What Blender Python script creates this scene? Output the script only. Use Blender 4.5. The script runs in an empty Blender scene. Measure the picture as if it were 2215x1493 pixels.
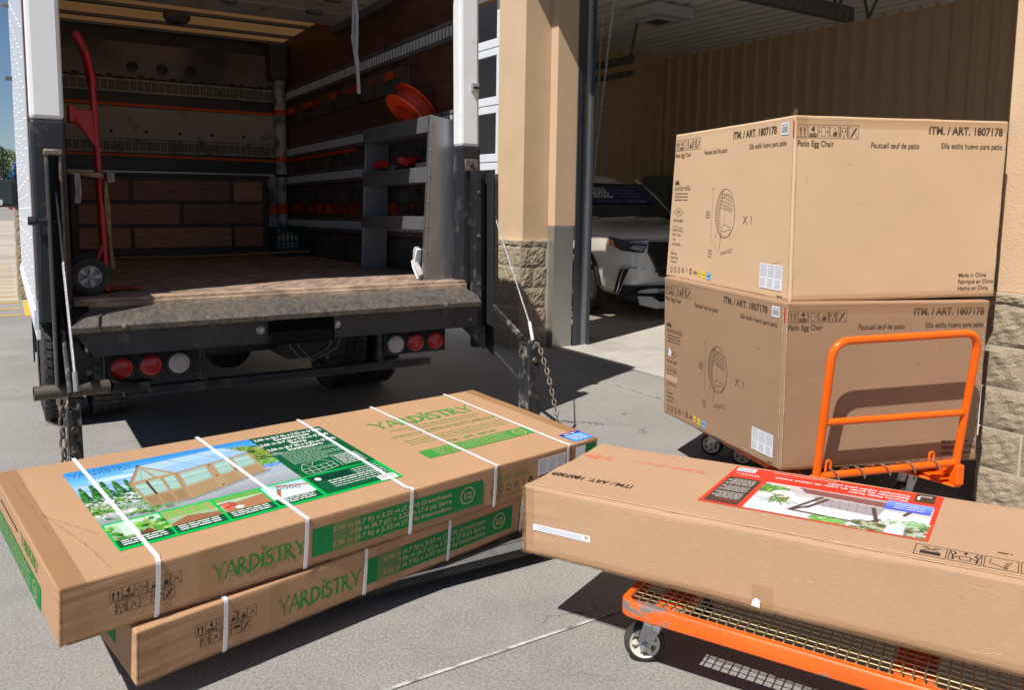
import bpy, bmesh, math, random
import numpy as np
from mathutils import Vector, Matrix
random.seed(7)
R = math.radians
S = bpy.context.scene
COL = S.collection

# ------------------------------------------------------------------ camera
PITCH, ROLL, CAMH = .1018, .0156, 1.45
cp, sp, cr, sr = math.cos(PITCH), math.sin(PITCH), math.cos(ROLL), math.sin(ROLL)
fwd = Vector((0, cp, -sp)); up0 = Vector((0, sp, cp)); ri0 = Vector((1, 0, 0))
ri = ri0 * cr + up0 * sr; upv = ri0 * -sr + up0 * cr
cam = bpy.data.cameras.new('camera'); camo = bpy.data.objects.new('camera', cam); COL.objects.link(camo)
m = Matrix((ri, upv, -fwd)).transposed().to_4x4(); m.translation = (0, 0, CAMH); camo.matrix_world = m
cam.sensor_width = 36; cam.lens = 1750.1 / 2215 * 36; cam.shift_y = -(746.5 - 614.3) / 2215
cam.clip_start = .05; cam.clip_end = 9000
S.camera = camo
# ------------------------------------------------------------------ light
SUNDIR = Vector((.432, .605, -1)).normalized()
W = bpy.data.worlds.new('World'); S.world = W; W.use_nodes = True
nt = W.node_tree; bg = nt.nodes['Background']; sky = nt.nodes.new('ShaderNodeTexSky'); sky.sky_type = 'NISHITA'
sky.sun_disc = False; sky.sun_elevation = math.asin(-SUNDIR.z); sky.sun_rotation = math.atan2(-SUNDIR.x, -SUNDIR.y)
sky.air_density = 1.0; sky.dust_density = .1; sky.ozone_density = 4.5; sky.altitude = 1300
nt.links.new(sky.outputs[0], bg.inputs[0]); bg.inputs[1].default_value = .060
sl = bpy.data.lights.new('sun', 'SUN'); sl.energy = 5.0; sl.angle = R(.53); sl.color = (1, .955, .9)
so = bpy.data.objects.new('sun', sl); COL.objects.link(so); so.rotation_euler = SUNDIR.to_track_quat('-Z', 'Y').to_euler()
so.location = (-4, -4, 12)
S.view_settings.view_transform = 'Standard'; S.view_settings.look = 'None'; S.view_settings.exposure = 0.24; S.view_settings.gamma = 1
S.render.engine = 'CYCLES'
S.cycles.max_bounces = 8; S.cycles.diffuse_bounces = 5; S.cycles.transparent_max_bounces = 12

# ------------------------------------------------------------------ materials
MATS = {}
def srgb(r, g, b):
    f = lambda c: (c / 255 / 12.92) if c / 255 <= .04045 else ((c / 255 + .055) / 1.055) ** 2.4
    return (f(r), f(g), f(b))
def mat(name, col, rough=.6, metal=0, var=.0, vscale=6, bump=0, bscale=60, col2=None, thr=.55, soft=.08, dscale=5,
        stretch=(1, 1, 1), coat=0, uv=False, spec=.5, col3=None, thr3=.7, d3=20, detail=5):
    """noise-varied Principled; col2 blends in through thresholded noise (dirt, wear)"""
    if name in MATS: return MATS[name]
    mt = bpy.data.materials.new(name); mt.use_nodes = True; t = mt.node_tree; N = t.nodes; Lk = t.links
    b = N['Principled BSDF']; b.inputs['Roughness'].default_value = rough; b.inputs['Metallic'].default_value = metal
    b.inputs['Specular IOR Level'].default_value = spec
    if coat: b.inputs['Coat Weight'].default_value = coat; b.inputs['Coat Roughness'].default_value = .08
    tc = N.new('ShaderNodeTexCoord'); mp = N.new('ShaderNodeMapping'); mp.inputs['Scale'].default_value = stretch
    Lk.new(tc.outputs['UV' if uv else 'Object'], mp.inputs[0])
    def noise(sc, det=detail, ro=.6):
        n = N.new('ShaderNodeTexNoise'); n.inputs['Scale'].default_value = sc; n.inputs['Detail'].default_value = det
        n.inputs['Roughness'].default_value = ro; Lk.new(mp.outputs[0], n.inputs['Vector']); return n
    def mix(fac, a, bb, mode='MIX'):
        x = N.new('ShaderNodeMix'); x.data_type = 'RGBA'; x.blend_type = mode
        for s_, v in ((x.inputs[0], fac), (x.inputs[6], a), (x.inputs[7], bb)):
            if hasattr(v, 'is_linked'): Lk.new(v, s_)
            elif isinstance(v, tuple): s_.default_value = (*v, 1)
            else: s_.default_value = v
        return x.outputs[2]
    def ramp(src, a, bb):
        r_ = N.new('ShaderNodeMapRange'); r_.inputs[1].default_value = a; r_.inputs[2].default_value = bb; Lk.new(src, r_.inputs[0]); return r_.outputs[0]
    c = col
    if var:
        n = noise(vscale); f = ramp(n.outputs[0], .3, .7)
        c = mix(f, tuple(x * (1 - var) for x in col), tuple(min(1, x * (1 + var)) for x in col))
    if col2:
        n = noise(dscale, 8, .65); f = ramp(n.outputs[0], thr - soft, thr + soft); c = mix(f, c, col2)
    if col3:
        n = noise(d3, 8, .7); f = ramp(n.outputs[0], thr3 - soft, thr3 + soft); c = mix(f, c, col3)
    if isinstance(c, tuple): b.inputs['Base Color'].default_value = (*c, 1)
    else: Lk.new(c, b.inputs['Base Color'])
    if bump:
        n = noise(bscale, 4); bp = N.new('ShaderNodeBump'); bp.inputs['Strength'].default_value = bump; bp.inputs['Distance'].default_value = .01
        Lk.new(n.outputs[0], bp.inputs['Height']); Lk.new(bp.outputs[0], b.inputs['Normal'])
        if not metal and rough > .3:
            pass
    MATS[name] = mt; return mt

def cardboard(name, col, ridge=.03, wave=90, fine=.1, dent=.1):
    mt = bpy.data.materials.new(name); mt.use_nodes = True; t = mt.node_tree; N = t.nodes; Lk = t.links
    b = N['Principled BSDF']; b.inputs['Roughness'].default_value = .82; b.inputs['Specular IOR Level'].default_value = .25
    tc = N.new('ShaderNodeTexCoord')
    def noise(vec, sc, stretch, det=4, ro=.6):
        mp = N.new('ShaderNodeMapping'); mp.inputs['Scale'].default_value = stretch; Lk.new(tc.outputs[vec], mp.inputs[0])
        n = N.new('ShaderNodeTexNoise'); n.inputs['Scale'].default_value = sc; n.inputs['Detail'].default_value = det; n.inputs['Roughness'].default_value = ro
        Lk.new(mp.outputs[0], n.inputs['Vector']); return n.outputs[0]
    def rng(src, a, bb, c, d):
        r_ = N.new('ShaderNodeMapRange'); r_.inputs[1].default_value = a; r_.inputs[2].default_value = bb
        r_.inputs[3].default_value = c; r_.inputs[4].default_value = d; Lk.new(src, r_.inputs[0]); return r_.outputs[0]
    def mul(a, bb):
        x = N.new('ShaderNodeMath'); x.operation = 'MULTIPLY'; Lk.new(a, x.inputs[0]); Lk.new(bb, x.inputs[1]); return x.outputs[0]
    streak = noise('UV', 14, (2.2, 26, 1), 4, .6)
    fib = noise('UV', 260, (1, 1.6, 1), 3, .7)
    blot = noise('UV', 2.2, (1, 1, 1), 5, .6)
    f = mul(mul(rng(streak, .3, .7, 1 - fine, 1 + fine * .6), rng(fib, .3, .7, .9, 1.08)), rng(blot, .3, .7, .95, 1.04))
    wv = N.new('ShaderNodeTexWave'); wv.wave_type = 'BANDS'; wv.bands_direction = 'X'; wv.inputs['Scale'].default_value = wave
    wv.inputs['Distortion'].default_value = .6; wv.inputs['Detail'].default_value = 1; Lk.new(tc.outputs['UV'], wv.inputs['Vector'])
    f = mul(f, rng(wv.outputs[1], 0, 1, 1 - ridge, 1 + ridge))
    mx = N.new('ShaderNodeMix'); mx.data_type = 'RGBA'; mx.blend_type = 'MULTIPLY'; mx.inputs[0].default_value = 1
    mx.inputs[6].default_value = (*col, 1); cb = N.new('ShaderNodeCombineColor')
    for i in range(3): Lk.new(f, cb.inputs[i])
    Lk.new(cb.outputs[0], mx.inputs[7]); Lk.new(mx.outputs[2], b.inputs['Base Color'])
    bp = N.new('ShaderNodeBump'); bp.inputs['Strength'].default_value = dent; bp.inputs['Distance'].default_value = .02
    Lk.new(noise('UV', 3.2, (1, 1, 1), 2, .45), bp.inputs['Height'])
    bp2 = N.new('ShaderNodeBump'); bp2.inputs['Strength'].default_value = .12; bp2.inputs['Distance'].default_value = .002
    Lk.new(fib, bp2.inputs['Height']); Lk.new(bp.outputs[0], bp2.inputs['Normal']); Lk.new(bp2.outputs[0], b.inputs['Normal'])
    MATS[name] = mt; return mt

def clear_tape(name, col=(.5, .3, .13), alpha=.22, rough=.22):
    mt = bpy.data.materials.new(name); mt.use_nodes = True; t = mt.node_tree; N = t.nodes; b = N['Principled BSDF']
    b.inputs['Base Color'].default_value = (*col, 1); b.inputs['Roughness'].default_value = rough; b.inputs['Alpha'].default_value = alpha
    n = N.new('ShaderNodeTexNoise'); n.inputs['Scale'].default_value = 25; n.inputs['Detail'].default_value = 6
    tc = N.new('ShaderNodeTexCoord'); t.links.new(tc.outputs['Object'], n.inputs['Vector'])
    bp = N.new('ShaderNodeBump'); bp.inputs['Strength'].default_value = .5; bp.inputs['Distance'].default_value = .004
    t.links.new(n.outputs[0], bp.inputs['Height']); t.links.new(bp.outputs[0], b.inputs['Normal'])
    MATS[name] = mt; return mt

# ------------------------------------------------------------------ object helpers
OFF = {}
def tag(o, label=None, cat=None, group=None, kind=None):
    if label: o['label'] = label
    if cat: o['category'] = cat
    if group: o['group'] = group
    if kind: o['kind'] = kind
    return o
def thing(name, label, cat, loc, group=None):
    o = bpy.data.objects.new(name, None); COL.objects.link(o); o.location = loc; o.empty_display_size = .2
    OFF[o.name] = Vector(loc); return tag(o, label, cat, group)

class Fr:
    def __init__(s, O, ex, ey, ez): s.O, s.ex, s.ey, s.ez = map(Vector, (O, ex, ey, ez))
    def __call__(s, x, y=None, z=None):
        if y is None: x, y, z = x
        return s.O + s.ex * x + s.ey * y + s.ez * z
WF = Fr((0, 0, 0), (1, 0, 0), (0, 1, 0), (0, 0, 1))
def yawfr(x, y, z, a): return Fr((x, y, z), (math.cos(a), math.sin(a), 0), (-math.sin(a), math.cos(a), 0), (0, 0, 1))

class MB:
    def __init__(s, fr=WF): s.v = []; s.f = []; s.m = []; s.sm = []; s.mats = []; s.fr = fr
    def mi(s, mt):
        if mt not in s.mats: s.mats.append(mt)
        return s.mats.index(mt)
    def add(s, vs, fs, mt, smooth=False):
        o = len(s.v); s.v += [Vector(v) for v in vs]; k = s.mi(mt)
        for f in fs: s.f.append([i + o for i in f]); s.m.append(k); s.sm.append(smooth)
    def box(s, a, b, mt, fr=None):
        F = fr or s.fr; x0, y0, z0 = a; x1, y1, z1 = b
        vs = [F(x, y, z) for x in (x0, x1) for y in (y0, y1) for z in (z0, z1)]
        s.add(vs, [(0, 1, 3, 2), (4, 6, 7, 5), (0, 4, 5, 1), (2, 3, 7, 6), (0, 2, 6, 4), (1, 5, 7, 3)], mt); return s
    def quad(s, pts, mt, fr=None):
        F = fr or s.fr; s.add([F(p) for p in pts], [tuple(range(len(pts)))], mt); return s
    def prism(s, pts, d, mt, fr=None):
        """polygon pts (3D, local) extruded by local vector d"""
        F = fr or s.fr; n = len(pts); d = Vector(d)
        vs = [F(Vector(p)) for p in pts] + [F(Vector(p) + d) for p in pts]
        s.add(vs, [tuple(range(n)), tuple(range(2 * n - 1, n - 1, -1))] + [(i, (i + 1) % n, n + (i + 1) % n, n + i) for i in range(n)], mt); return s
    def tube(s, pts, r, mt, seg=10, fr=None, cap=True, closed=False, flat=None):
        F = fr or s.fr; P = [F(p) for p in pts]; n = len(P)
        rr = r if isinstance(r, (list, tuple)) else [r] * n
        o = []; prev = None
        for i in range(n):
            if closed: d = P[(i + 1) % n] - P[i - 1]
            else: d = P[min(i + 1, n - 1)] - P[max(i - 1, 0)]
            d = d.normalized() if d.length > 1e-9 else Vector((0, 0, 1))
            if prev is None:
                a = Vector((0, 0, 1)) if abs(d.z) < .9 else Vector((1, 0, 0)); x = d.cross(a).normalized()
            else:
                x = (prev - d * prev.dot(d)).normalized()
            prev = x; y = d.cross(x)
            for k in range(seg):
                t = 2 * math.pi * k / seg; o.append(P[i] + (x * math.cos(t) + y * math.sin(t)) * rr[i])
        fs = []
        for i in range(n if closed else n - 1):
            j = (i + 1) % n
            for k in range(seg):
                l = (k + 1) % seg; fs.append((i * seg + k, i * seg + l, j * seg + l, j * seg + k))
        if cap and not closed: fs += [tuple(range(seg))[::-1], tuple(range((n - 1) * seg, n * seg))]
        s.add(o, fs, mt, True); return s
    def lathe(s, c, ax, prof, mt, seg=24, fr=None, smooth=True, cap=True):
        """prof: list of (distance along axis, radius)"""
        F = fr or s.fr; C = F(c); A = (F(Vector(c) + Vector(ax)) - C).normalized()
        a = Vector((0, 0, 1)) if abs(A.z) < .9 else Vector((1, 0, 0)); x = A.cross(a).normalized(); y = A.cross(x)
        vs = []; fs = []
        for d, r in prof:
            for k in range(seg):
                t = 2 * math.pi * k / seg; vs.append(C + A * d + (x * math.cos(t) + y * math.sin(t)) * r)
        for i in range(len(prof) - 1):
            for k in range(seg):
                l = (k + 1) % seg; fs.append((i * seg + k, i * seg + l, (i + 1) * seg + l, (i + 1) * seg + k))
        if cap and prof[0][1] > 1e-4: fs.append(tuple(range(seg))[::-1])
        if cap and prof[-1][1] > 1e-4: fs.append(tuple(range((len(prof) - 1) * seg, len(prof) * seg)))
        s.add(vs, fs, mt, smooth); return s
    def ball(s, c, r, mt, fr=None, sc=(1, 1, 1), seg=12, rings=8):
        F = fr or s.fr; vs = []; fs = []
        for i in range(rings + 1):
            p = math.pi * i / rings
            for k in range(seg):
                t = 2 * math.pi * k / seg
                vs.append(F(Vector(c) + Vector((math.sin(p) * math.cos(t) * r * sc[0], math.sin(p) * math.sin(t) * r * sc[1], math.cos(p) * r * sc[2]))))
        for i in range(rings):
            for k in range(seg): fs.append((i * seg + k, i * seg + (k + 1) % seg, (i + 1) * seg + (k + 1) % seg, (i + 1) * seg + k))
        s.add(vs, fs, mt, True); return s
    def split(s, name, parent, bevel=0, **k):
        """one object per connected piece"""
        par = list(range(len(s.v)))
        def find(i):
            while par[i] != i: par[i] = par[par[i]]; i = par[i]
            return i
        for f in s.f:
            for i in f[1:]: par[find(i)] = find(f[0])
        G_ = {}
        for n, f in enumerate(s.f): G_.setdefault(find(f[0]), []).append(n)
        for fs in G_.values():
            q = MB(s.fr); ids = sorted({i for n in fs for i in s.f[n]}); mp = {i: j for j, i in enumerate(ids)}; q.v = [s.v[i] for i in ids]
            for n in fs: q.f.append([mp[i] for i in s.f[n]]); q.m.append(q.mi(s.mats[s.m[n]])); q.sm.append(s.sm[n])
            q.build(name, parent, bevel, **k)
    def build(s, name, parent=None, bevel=0, recalc=True, angle=35, loc=None, segs=2):
        me = bpy.data.meshes.new(name); off = OFF.get(parent.name, Vector((0, 0, 0))) if parent else Vector(loc or (0, 0, 0))
        me.from_pydata([v - off for v in s.v], [], s.f)
        for x in s.mats: me.materials.append(x)
        me.polygons.foreach_set('material_index', s.m); me.polygons.foreach_set('use_smooth', s.sm)
        if recalc:
            bm = bmesh.new(); bm.from_mesh(me)
            bmesh.ops.remove_doubles(bm, verts=bm.verts, dist=1e-6)
            bmesh.ops.recalc_face_normals(bm, faces=bm.faces); bm.to_mesh(me); bm.free()
        if any(s.sm):
            try: me.set_sharp_from_angle(angle=R(angle))
            except Exception: pass
        o = bpy.data.objects.new(name, me); COL.objects.link(o)
        if parent: o.parent = parent; OFF[o.name] = OFF[parent.name]
        else: o.location = off; OFF[o.name] = off
        if bevel:
            b = o.modifiers.new('bevel', 'BEVEL'); b.width = bevel; b.segments = segs; b.limit_method = 'ANGLE'; b.angle_limit = R(50); b.harden_normals = False
        return o

# ------------------------------------------------------------------ print / decals
_tc = {}
def text_mesh(st, bold=0.0):
    k = (st, bold)
    if k in _tc: return _tc[k]
    cu = bpy.data.curves.new('t', 'FONT'); cu.body = st; cu.size = 1; cu.offset = bold; cu.resolution_u = 3
    ob = bpy.data.objects.new('t', cu); COL.objects.link(ob)
    dg = bpy.context.evaluated_depsgraph_get(); me = bpy.data.meshes.new_from_object(ob.evaluated_get(dg))
    vs = [v.co.copy() for v in me.vertices]; fs = [tuple(p.vertices) for p in me.polygons]
    bpy.data.objects.remove(ob); bpy.data.curves.remove(cu); bpy.data.meshes.remove(me)
    w = max([v.x for v in vs] + [.01]); _tc[k] = (vs, fs, w); return _tc[k]

class Face:
    """a (slightly skewed) rectangle in space; m(u,v,off) maps metres on it to the world"""
    def __init__(s, a, b, c, d):
        s.P = [Vector(x) for x in (a, b, c, d)]; s.L = (s.P[1] - s.P[0]).length; s.H = (s.P[3] - s.P[0]).length
        s.n = (s.P[1] - s.P[0]).cross(s.P[3] - s.P[0]).normalized(); s.kv = 1
    def m(s, u, v, off=0):
        a = u / s.L; b = v * s.kv / s.H; P = s.P
        return P[0] * (1 - a) * (1 - b) + P[1] * a * (1 - b) + P[2] * a * b + P[3] * (1 - a) * b + s.n * off

class Print(MB):
    def __init__(s, face, off=.0012): super().__init__(); s.F = face; s.off = off
    def poly(s, pts, mt, l=0): s.add([s.F.m(u, v, s.off + l * .0004) for u, v in pts], [tuple(range(len(pts)))], mt)
    def rect(s, u0, v0, u1, v1, mt, l=0, n=1):
        for i in range(n):
            a = u0 + (u1 - u0) * i / n; b = u0 + (u1 - u0) * (i + 1) / n
            s.poly([(a, v0), (b, v0), (b, v1), (a, v1)], mt, l)
    def frame(s, u0, v0, u1, v1, w, mt, l=0):
        s.rect(u0, v0, u1, v0 + w, mt, l); s.rect(u0, v1 - w, u1, v1, mt, l); s.rect(u0, v0 + w, u0 + w, v1 - w, mt, l); s.rect(u1 - w, v0 + w, u1, v1 - w, mt, l)
    def line(s, pts, w, mt, l=0, closed=False, w2=None):
        pts = [Vector(p) for p in pts]; n = len(pts)
        for i in range(n if closed else n - 1):
            a = pts[i]; b = pts[(i + 1) % n]; d = b - a
            if d.length < 1e-7: continue
            d.normalize(); q = Vector((-d.y, d.x)); wa = w; wb = w
            if w2 is not None: wa = w + (w2 - w) * i / (n - 1); wb = w + (w2 - w) * (i + 1) / (n - 1)
            s.poly([a + q * wa / 2, a - q * wa / 2, b - q * wb / 2, b + q * wb / 2], mt, l)
    def circ(s, c, r, mt, l=0, n=20, ry=None):
        s.poly([(c[0] + r * math.cos(t), c[1] + (ry or r) * math.sin(t)) for t in [2 * math.pi * i / n for i in range(n)]], mt, l)
    def ring(s, c, r, w, mt, l=0, n=24, ry=None):
        s.line([(c[0] + r * math.cos(t), c[1] + (ry or r) * math.sin(t)) for t in [2 * math.pi * i / n for i in range(n)]], w, mt, l, True)
    def text(s, st, u, v, h, mt, l=0, align='L', rot=0, w=None, bold=.012, sx=1, slant=0):
        """baseline at v, cap height h; w forces the total width"""
        vs, fs, tw = text_mesh(st, bold); k = h / .70; kx = k * sx
        if w: kx = w / tw
        ox = {'L': 0, 'C': -tw * kx / 2, 'R': -tw * kx}[align]; c, q = math.cos(rot), math.sin(rot); P = []
        for p in vs:
            x = p.x * kx + ox + slant * p.y * k; y = p.y * k; P.append(s.F.m(u + x * c - y * q, v + x * q + y * c, s.off + l * .0004))
        s.add(P, fs, mt)
    def scribble(s, u0, u1, v, h, mt, l=0, seed=0, gap=.5):
        """a line of print too small to read: a row of short word marks"""
        rr = random.Random(seed); x = u0; d = 1 if u1 > u0 else -1
        while (u1 - x) * d > 0:
            w = h * rr.uniform(1.5, 5); e = min(x + w, u1) if d > 0 else max(x - w, u1)
            s.rect(min(x, e), v, max(x, e), v + h * .62, mt, l); x = e + d * h * gap

def carton(name, C, mt, parent, bevel=.006, crush=.0025):
    """C: dict of 8 corners; uv in metres on each face"""
    me = bpy.data.meshes.new(name); off = OFF[parent.name]; keys = [(u, v, w) for u in (0, 1) for v in (0, 1) for w in (0, 1)]
    idx = {k: i for i, k in enumerate(keys)}; bm = bmesh.new(); V = [bm.verts.new(Vector(C[k]) - off) for k in keys]; uvl = bm.loops.layers.uv.new('UVMap')
    for q in ([(0, 0, 0), (1, 0, 0), (1, 0, 1), (0, 0, 1)], [(1, 1, 0), (0, 1, 0), (0, 1, 1), (1, 1, 1)], [(0, 1, 0), (0, 0, 0), (0, 0, 1), (0, 1, 1)],
              [(1, 0, 0), (1, 1, 0), (1, 1, 1), (1, 0, 1)], [(0, 0, 1), (1, 0, 1), (1, 1, 1), (0, 1, 1)], [(0, 1, 0), (1, 1, 0), (1, 0, 0), (0, 0, 0)]):
        f = bm.faces.new([V[idx[k]] for k in q]); a, b, c, d = [Vector(C[k]) for k in q]; L = (b - a).length; Hh = (d - a).length; r = random.random() * 9
        for lp, uv in zip(f.loops, ((0, 0), (L, 0), (L, Hh), (0, Hh))): lp[uvl].uv = (uv[0] + r, uv[1] + r)
    bmesh.ops.subdivide_edges(bm, edges=bm.edges, cuts=9, use_grid_fill=True)
    rr = random.Random(len(name) + int(C[(0, 0, 0)][0] * 100))
    # crushed, slightly wavy edges (cardboard), faces stay flat for the print
    for e in bm.verts:
        sharp = [x for x in e.link_edges if len(x.link_faces) == 2 and x.calc_face_angle(0) > .8]
        if len(sharp) == 2:
            n = Vector((0, 0, 0))
            for f in e.link_faces: n += f.normal
            e.co -= n.normalized() * rr.uniform(0, crush)
    bm.to_mesh(me); bm.free(); me.materials.append(mt)
    o = bpy.data.objects.new(name, me); COL.objects.link(o); o.parent = parent; OFF[o.name] = off
    b = o.modifiers.new('bevel', 'BEVEL'); b.width = bevel; b.segments = 2; b.limit_method = 'ANGLE'; b.angle_limit = R(50)
    return o
def faces(C):
    g = lambda *k: C[k]
    return dict(top=Face(g(0, 0, 1), g(1, 0, 1), g(1, 1, 1), g(0, 1, 1)), front=Face(g(0, 0, 0), g(1, 0, 0), g(1, 0, 1), g(0, 0, 1)),
                left=Face(g(0, 1, 0), g(0, 0, 0), g(0, 0, 1), g(0, 1, 1)), right=Face(g(1, 0, 0), g(1, 1, 0), g(1, 1, 1), g(1, 0, 1)))

# ---- small painter: pictures printed on labels, rasterised to a fine mesh with a colour attribute
class Canvas:
    def __init__(s, w, h, nx, ny, col=(1, 1, 1)):
        s.w, s.h, s.nx, s.ny = w, h, nx, ny; x = (np.arange(nx) + .5) / nx * w; y = (np.arange(ny) + .5) / ny * h
        s.X, s.Y = np.meshgrid(x, y); s.A = np.zeros((ny, nx, 3)); s.A[:] = col; s.rs = np.random.RandomState(3)
    def blend(s, M, col, a=1):
        M = np.clip(M.astype(float) * a, 0, 1)[..., None]; col = np.array(col) if not callable(col) else col(s.X, s.Y); s.A = s.A * (1 - M) + col * M
    def inside(s, pts):
        M = np.zeros(s.X.shape, bool); n = len(pts)
        for i in range(n):
            x0, y0 = pts[i]; x1, y1 = pts[(i + 1) % n]
            if y0 == y1: continue
            c = ((y0 > s.Y) != (y1 > s.Y)) & (s.X < (x1 - x0) * (s.Y - y0) / (y1 - y0) + x0); M ^= c
        return M
    def poly(s, pts, col, a=1): s.blend(s.inside(pts), col, a)
    def rect(s, x0, y0, x1, y1, col, a=1): s.blend((s.X >= x0) & (s.X < x1) & (s.Y >= y0) & (s.Y < y1), col, a)
    def vgrad(s, x0, y0, x1, y1, c0, c1):
        t = np.clip((s.Y - y0) / (y1 - y0), 0, 1)[..., None]; C = np.array(c0) * (1 - t) + np.array(c1) * t
        M = ((s.X >= x0) & (s.X < x1) & (s.Y >= y0) & (s.Y < y1))[..., None]; s.A = np.where(M, C, s.A)
    def ell(s, cx, cy, rx, ry, col, a=1): s.blend(((s.X - cx) / rx) ** 2 + ((s.Y - cy) / ry) ** 2 < 1, col, a)
    def line(s, p, q, w, col, a=1):
        p = np.array(p, float); q = np.array(q, float); d = q - p; L = d @ d
        t = np.clip(((s.X - p[0]) * d[0] + (s.Y - p[1]) * d[1]) / L, 0, 1)
        D = np.hypot(s.X - p[0] - t * d[0], s.Y - p[1] - t * d[1]); s.blend(np.clip((w / 2 - D) / (s.w / s.nx) + .5, 0, 1), col, a)
    def blobs(s, n, x0, y0, x1, y1, r, cols, a=.9):
        for i in range(n):
            x = s.rs.uniform(x0, x1); y = s.rs.uniform(y0, y1); q = r * s.rs.uniform(.5, 1.3); s.ell(x, y, q * s.rs.uniform(.8, 1.4), q, cols[s.rs.randint(len(cols))], a)
    def speck(s, x0, y0, x1, y1, amt):
        M = ((s.X >= x0) & (s.X < x1) & (s.Y >= y0) & (s.Y < y1))[..., None]; s.A = np.where(M, np.clip(s.A * (1 + s.rs.uniform(-amt, amt, s.X.shape))[..., None], 0, 1), s.A)
    def build(s, name, face, u0, v0, parent, off=.0014, rough=.25):
        nx, ny = s.nx, s.ny; o0 = OFF[parent.name]
        vs = [face.m(u0 + s.w * i / nx, v0 + s.h * j / ny, off) - o0 for j in range(ny + 1) for i in range(nx + 1)]
        fs = [(j * (nx + 1) + i, j * (nx + 1) + i + 1, (j + 1) * (nx + 1) + i + 1, (j + 1) * (nx + 1) + i) for j in range(ny) for i in range(nx)]
        me = bpy.data.meshes.new(name); me.from_pydata(vs, [], fs); ca = me.color_attributes.new('paint', 'FLOAT_COLOR', 'CORNER')
        A = np.ones((ny * nx, 4, 4)); A[:, :, :3] = s.A.reshape(-1, 1, 3); ca.data.foreach_set('color', A.ravel())
        k = 'printed_picture_%g' % rough
        if k not in MATS:
            mt = bpy.data.materials.new(k); mt.use_nodes = True; t = mt.node_tree; b = t.nodes['Principled BSDF']; b.inputs['Roughness'].default_value = rough
            at = t.nodes.new('ShaderNodeVertexColor'); at.layer_name = 'paint'; t.links.new(at.outputs[0], b.inputs['Base Color']); MATS[k] = mt
        me.materials.append(MATS[k]); ob = bpy.data.objects.new(name, me); COL.objects.link(ob); ob.parent = parent; OFF[ob.name] = o0; return ob

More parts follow.
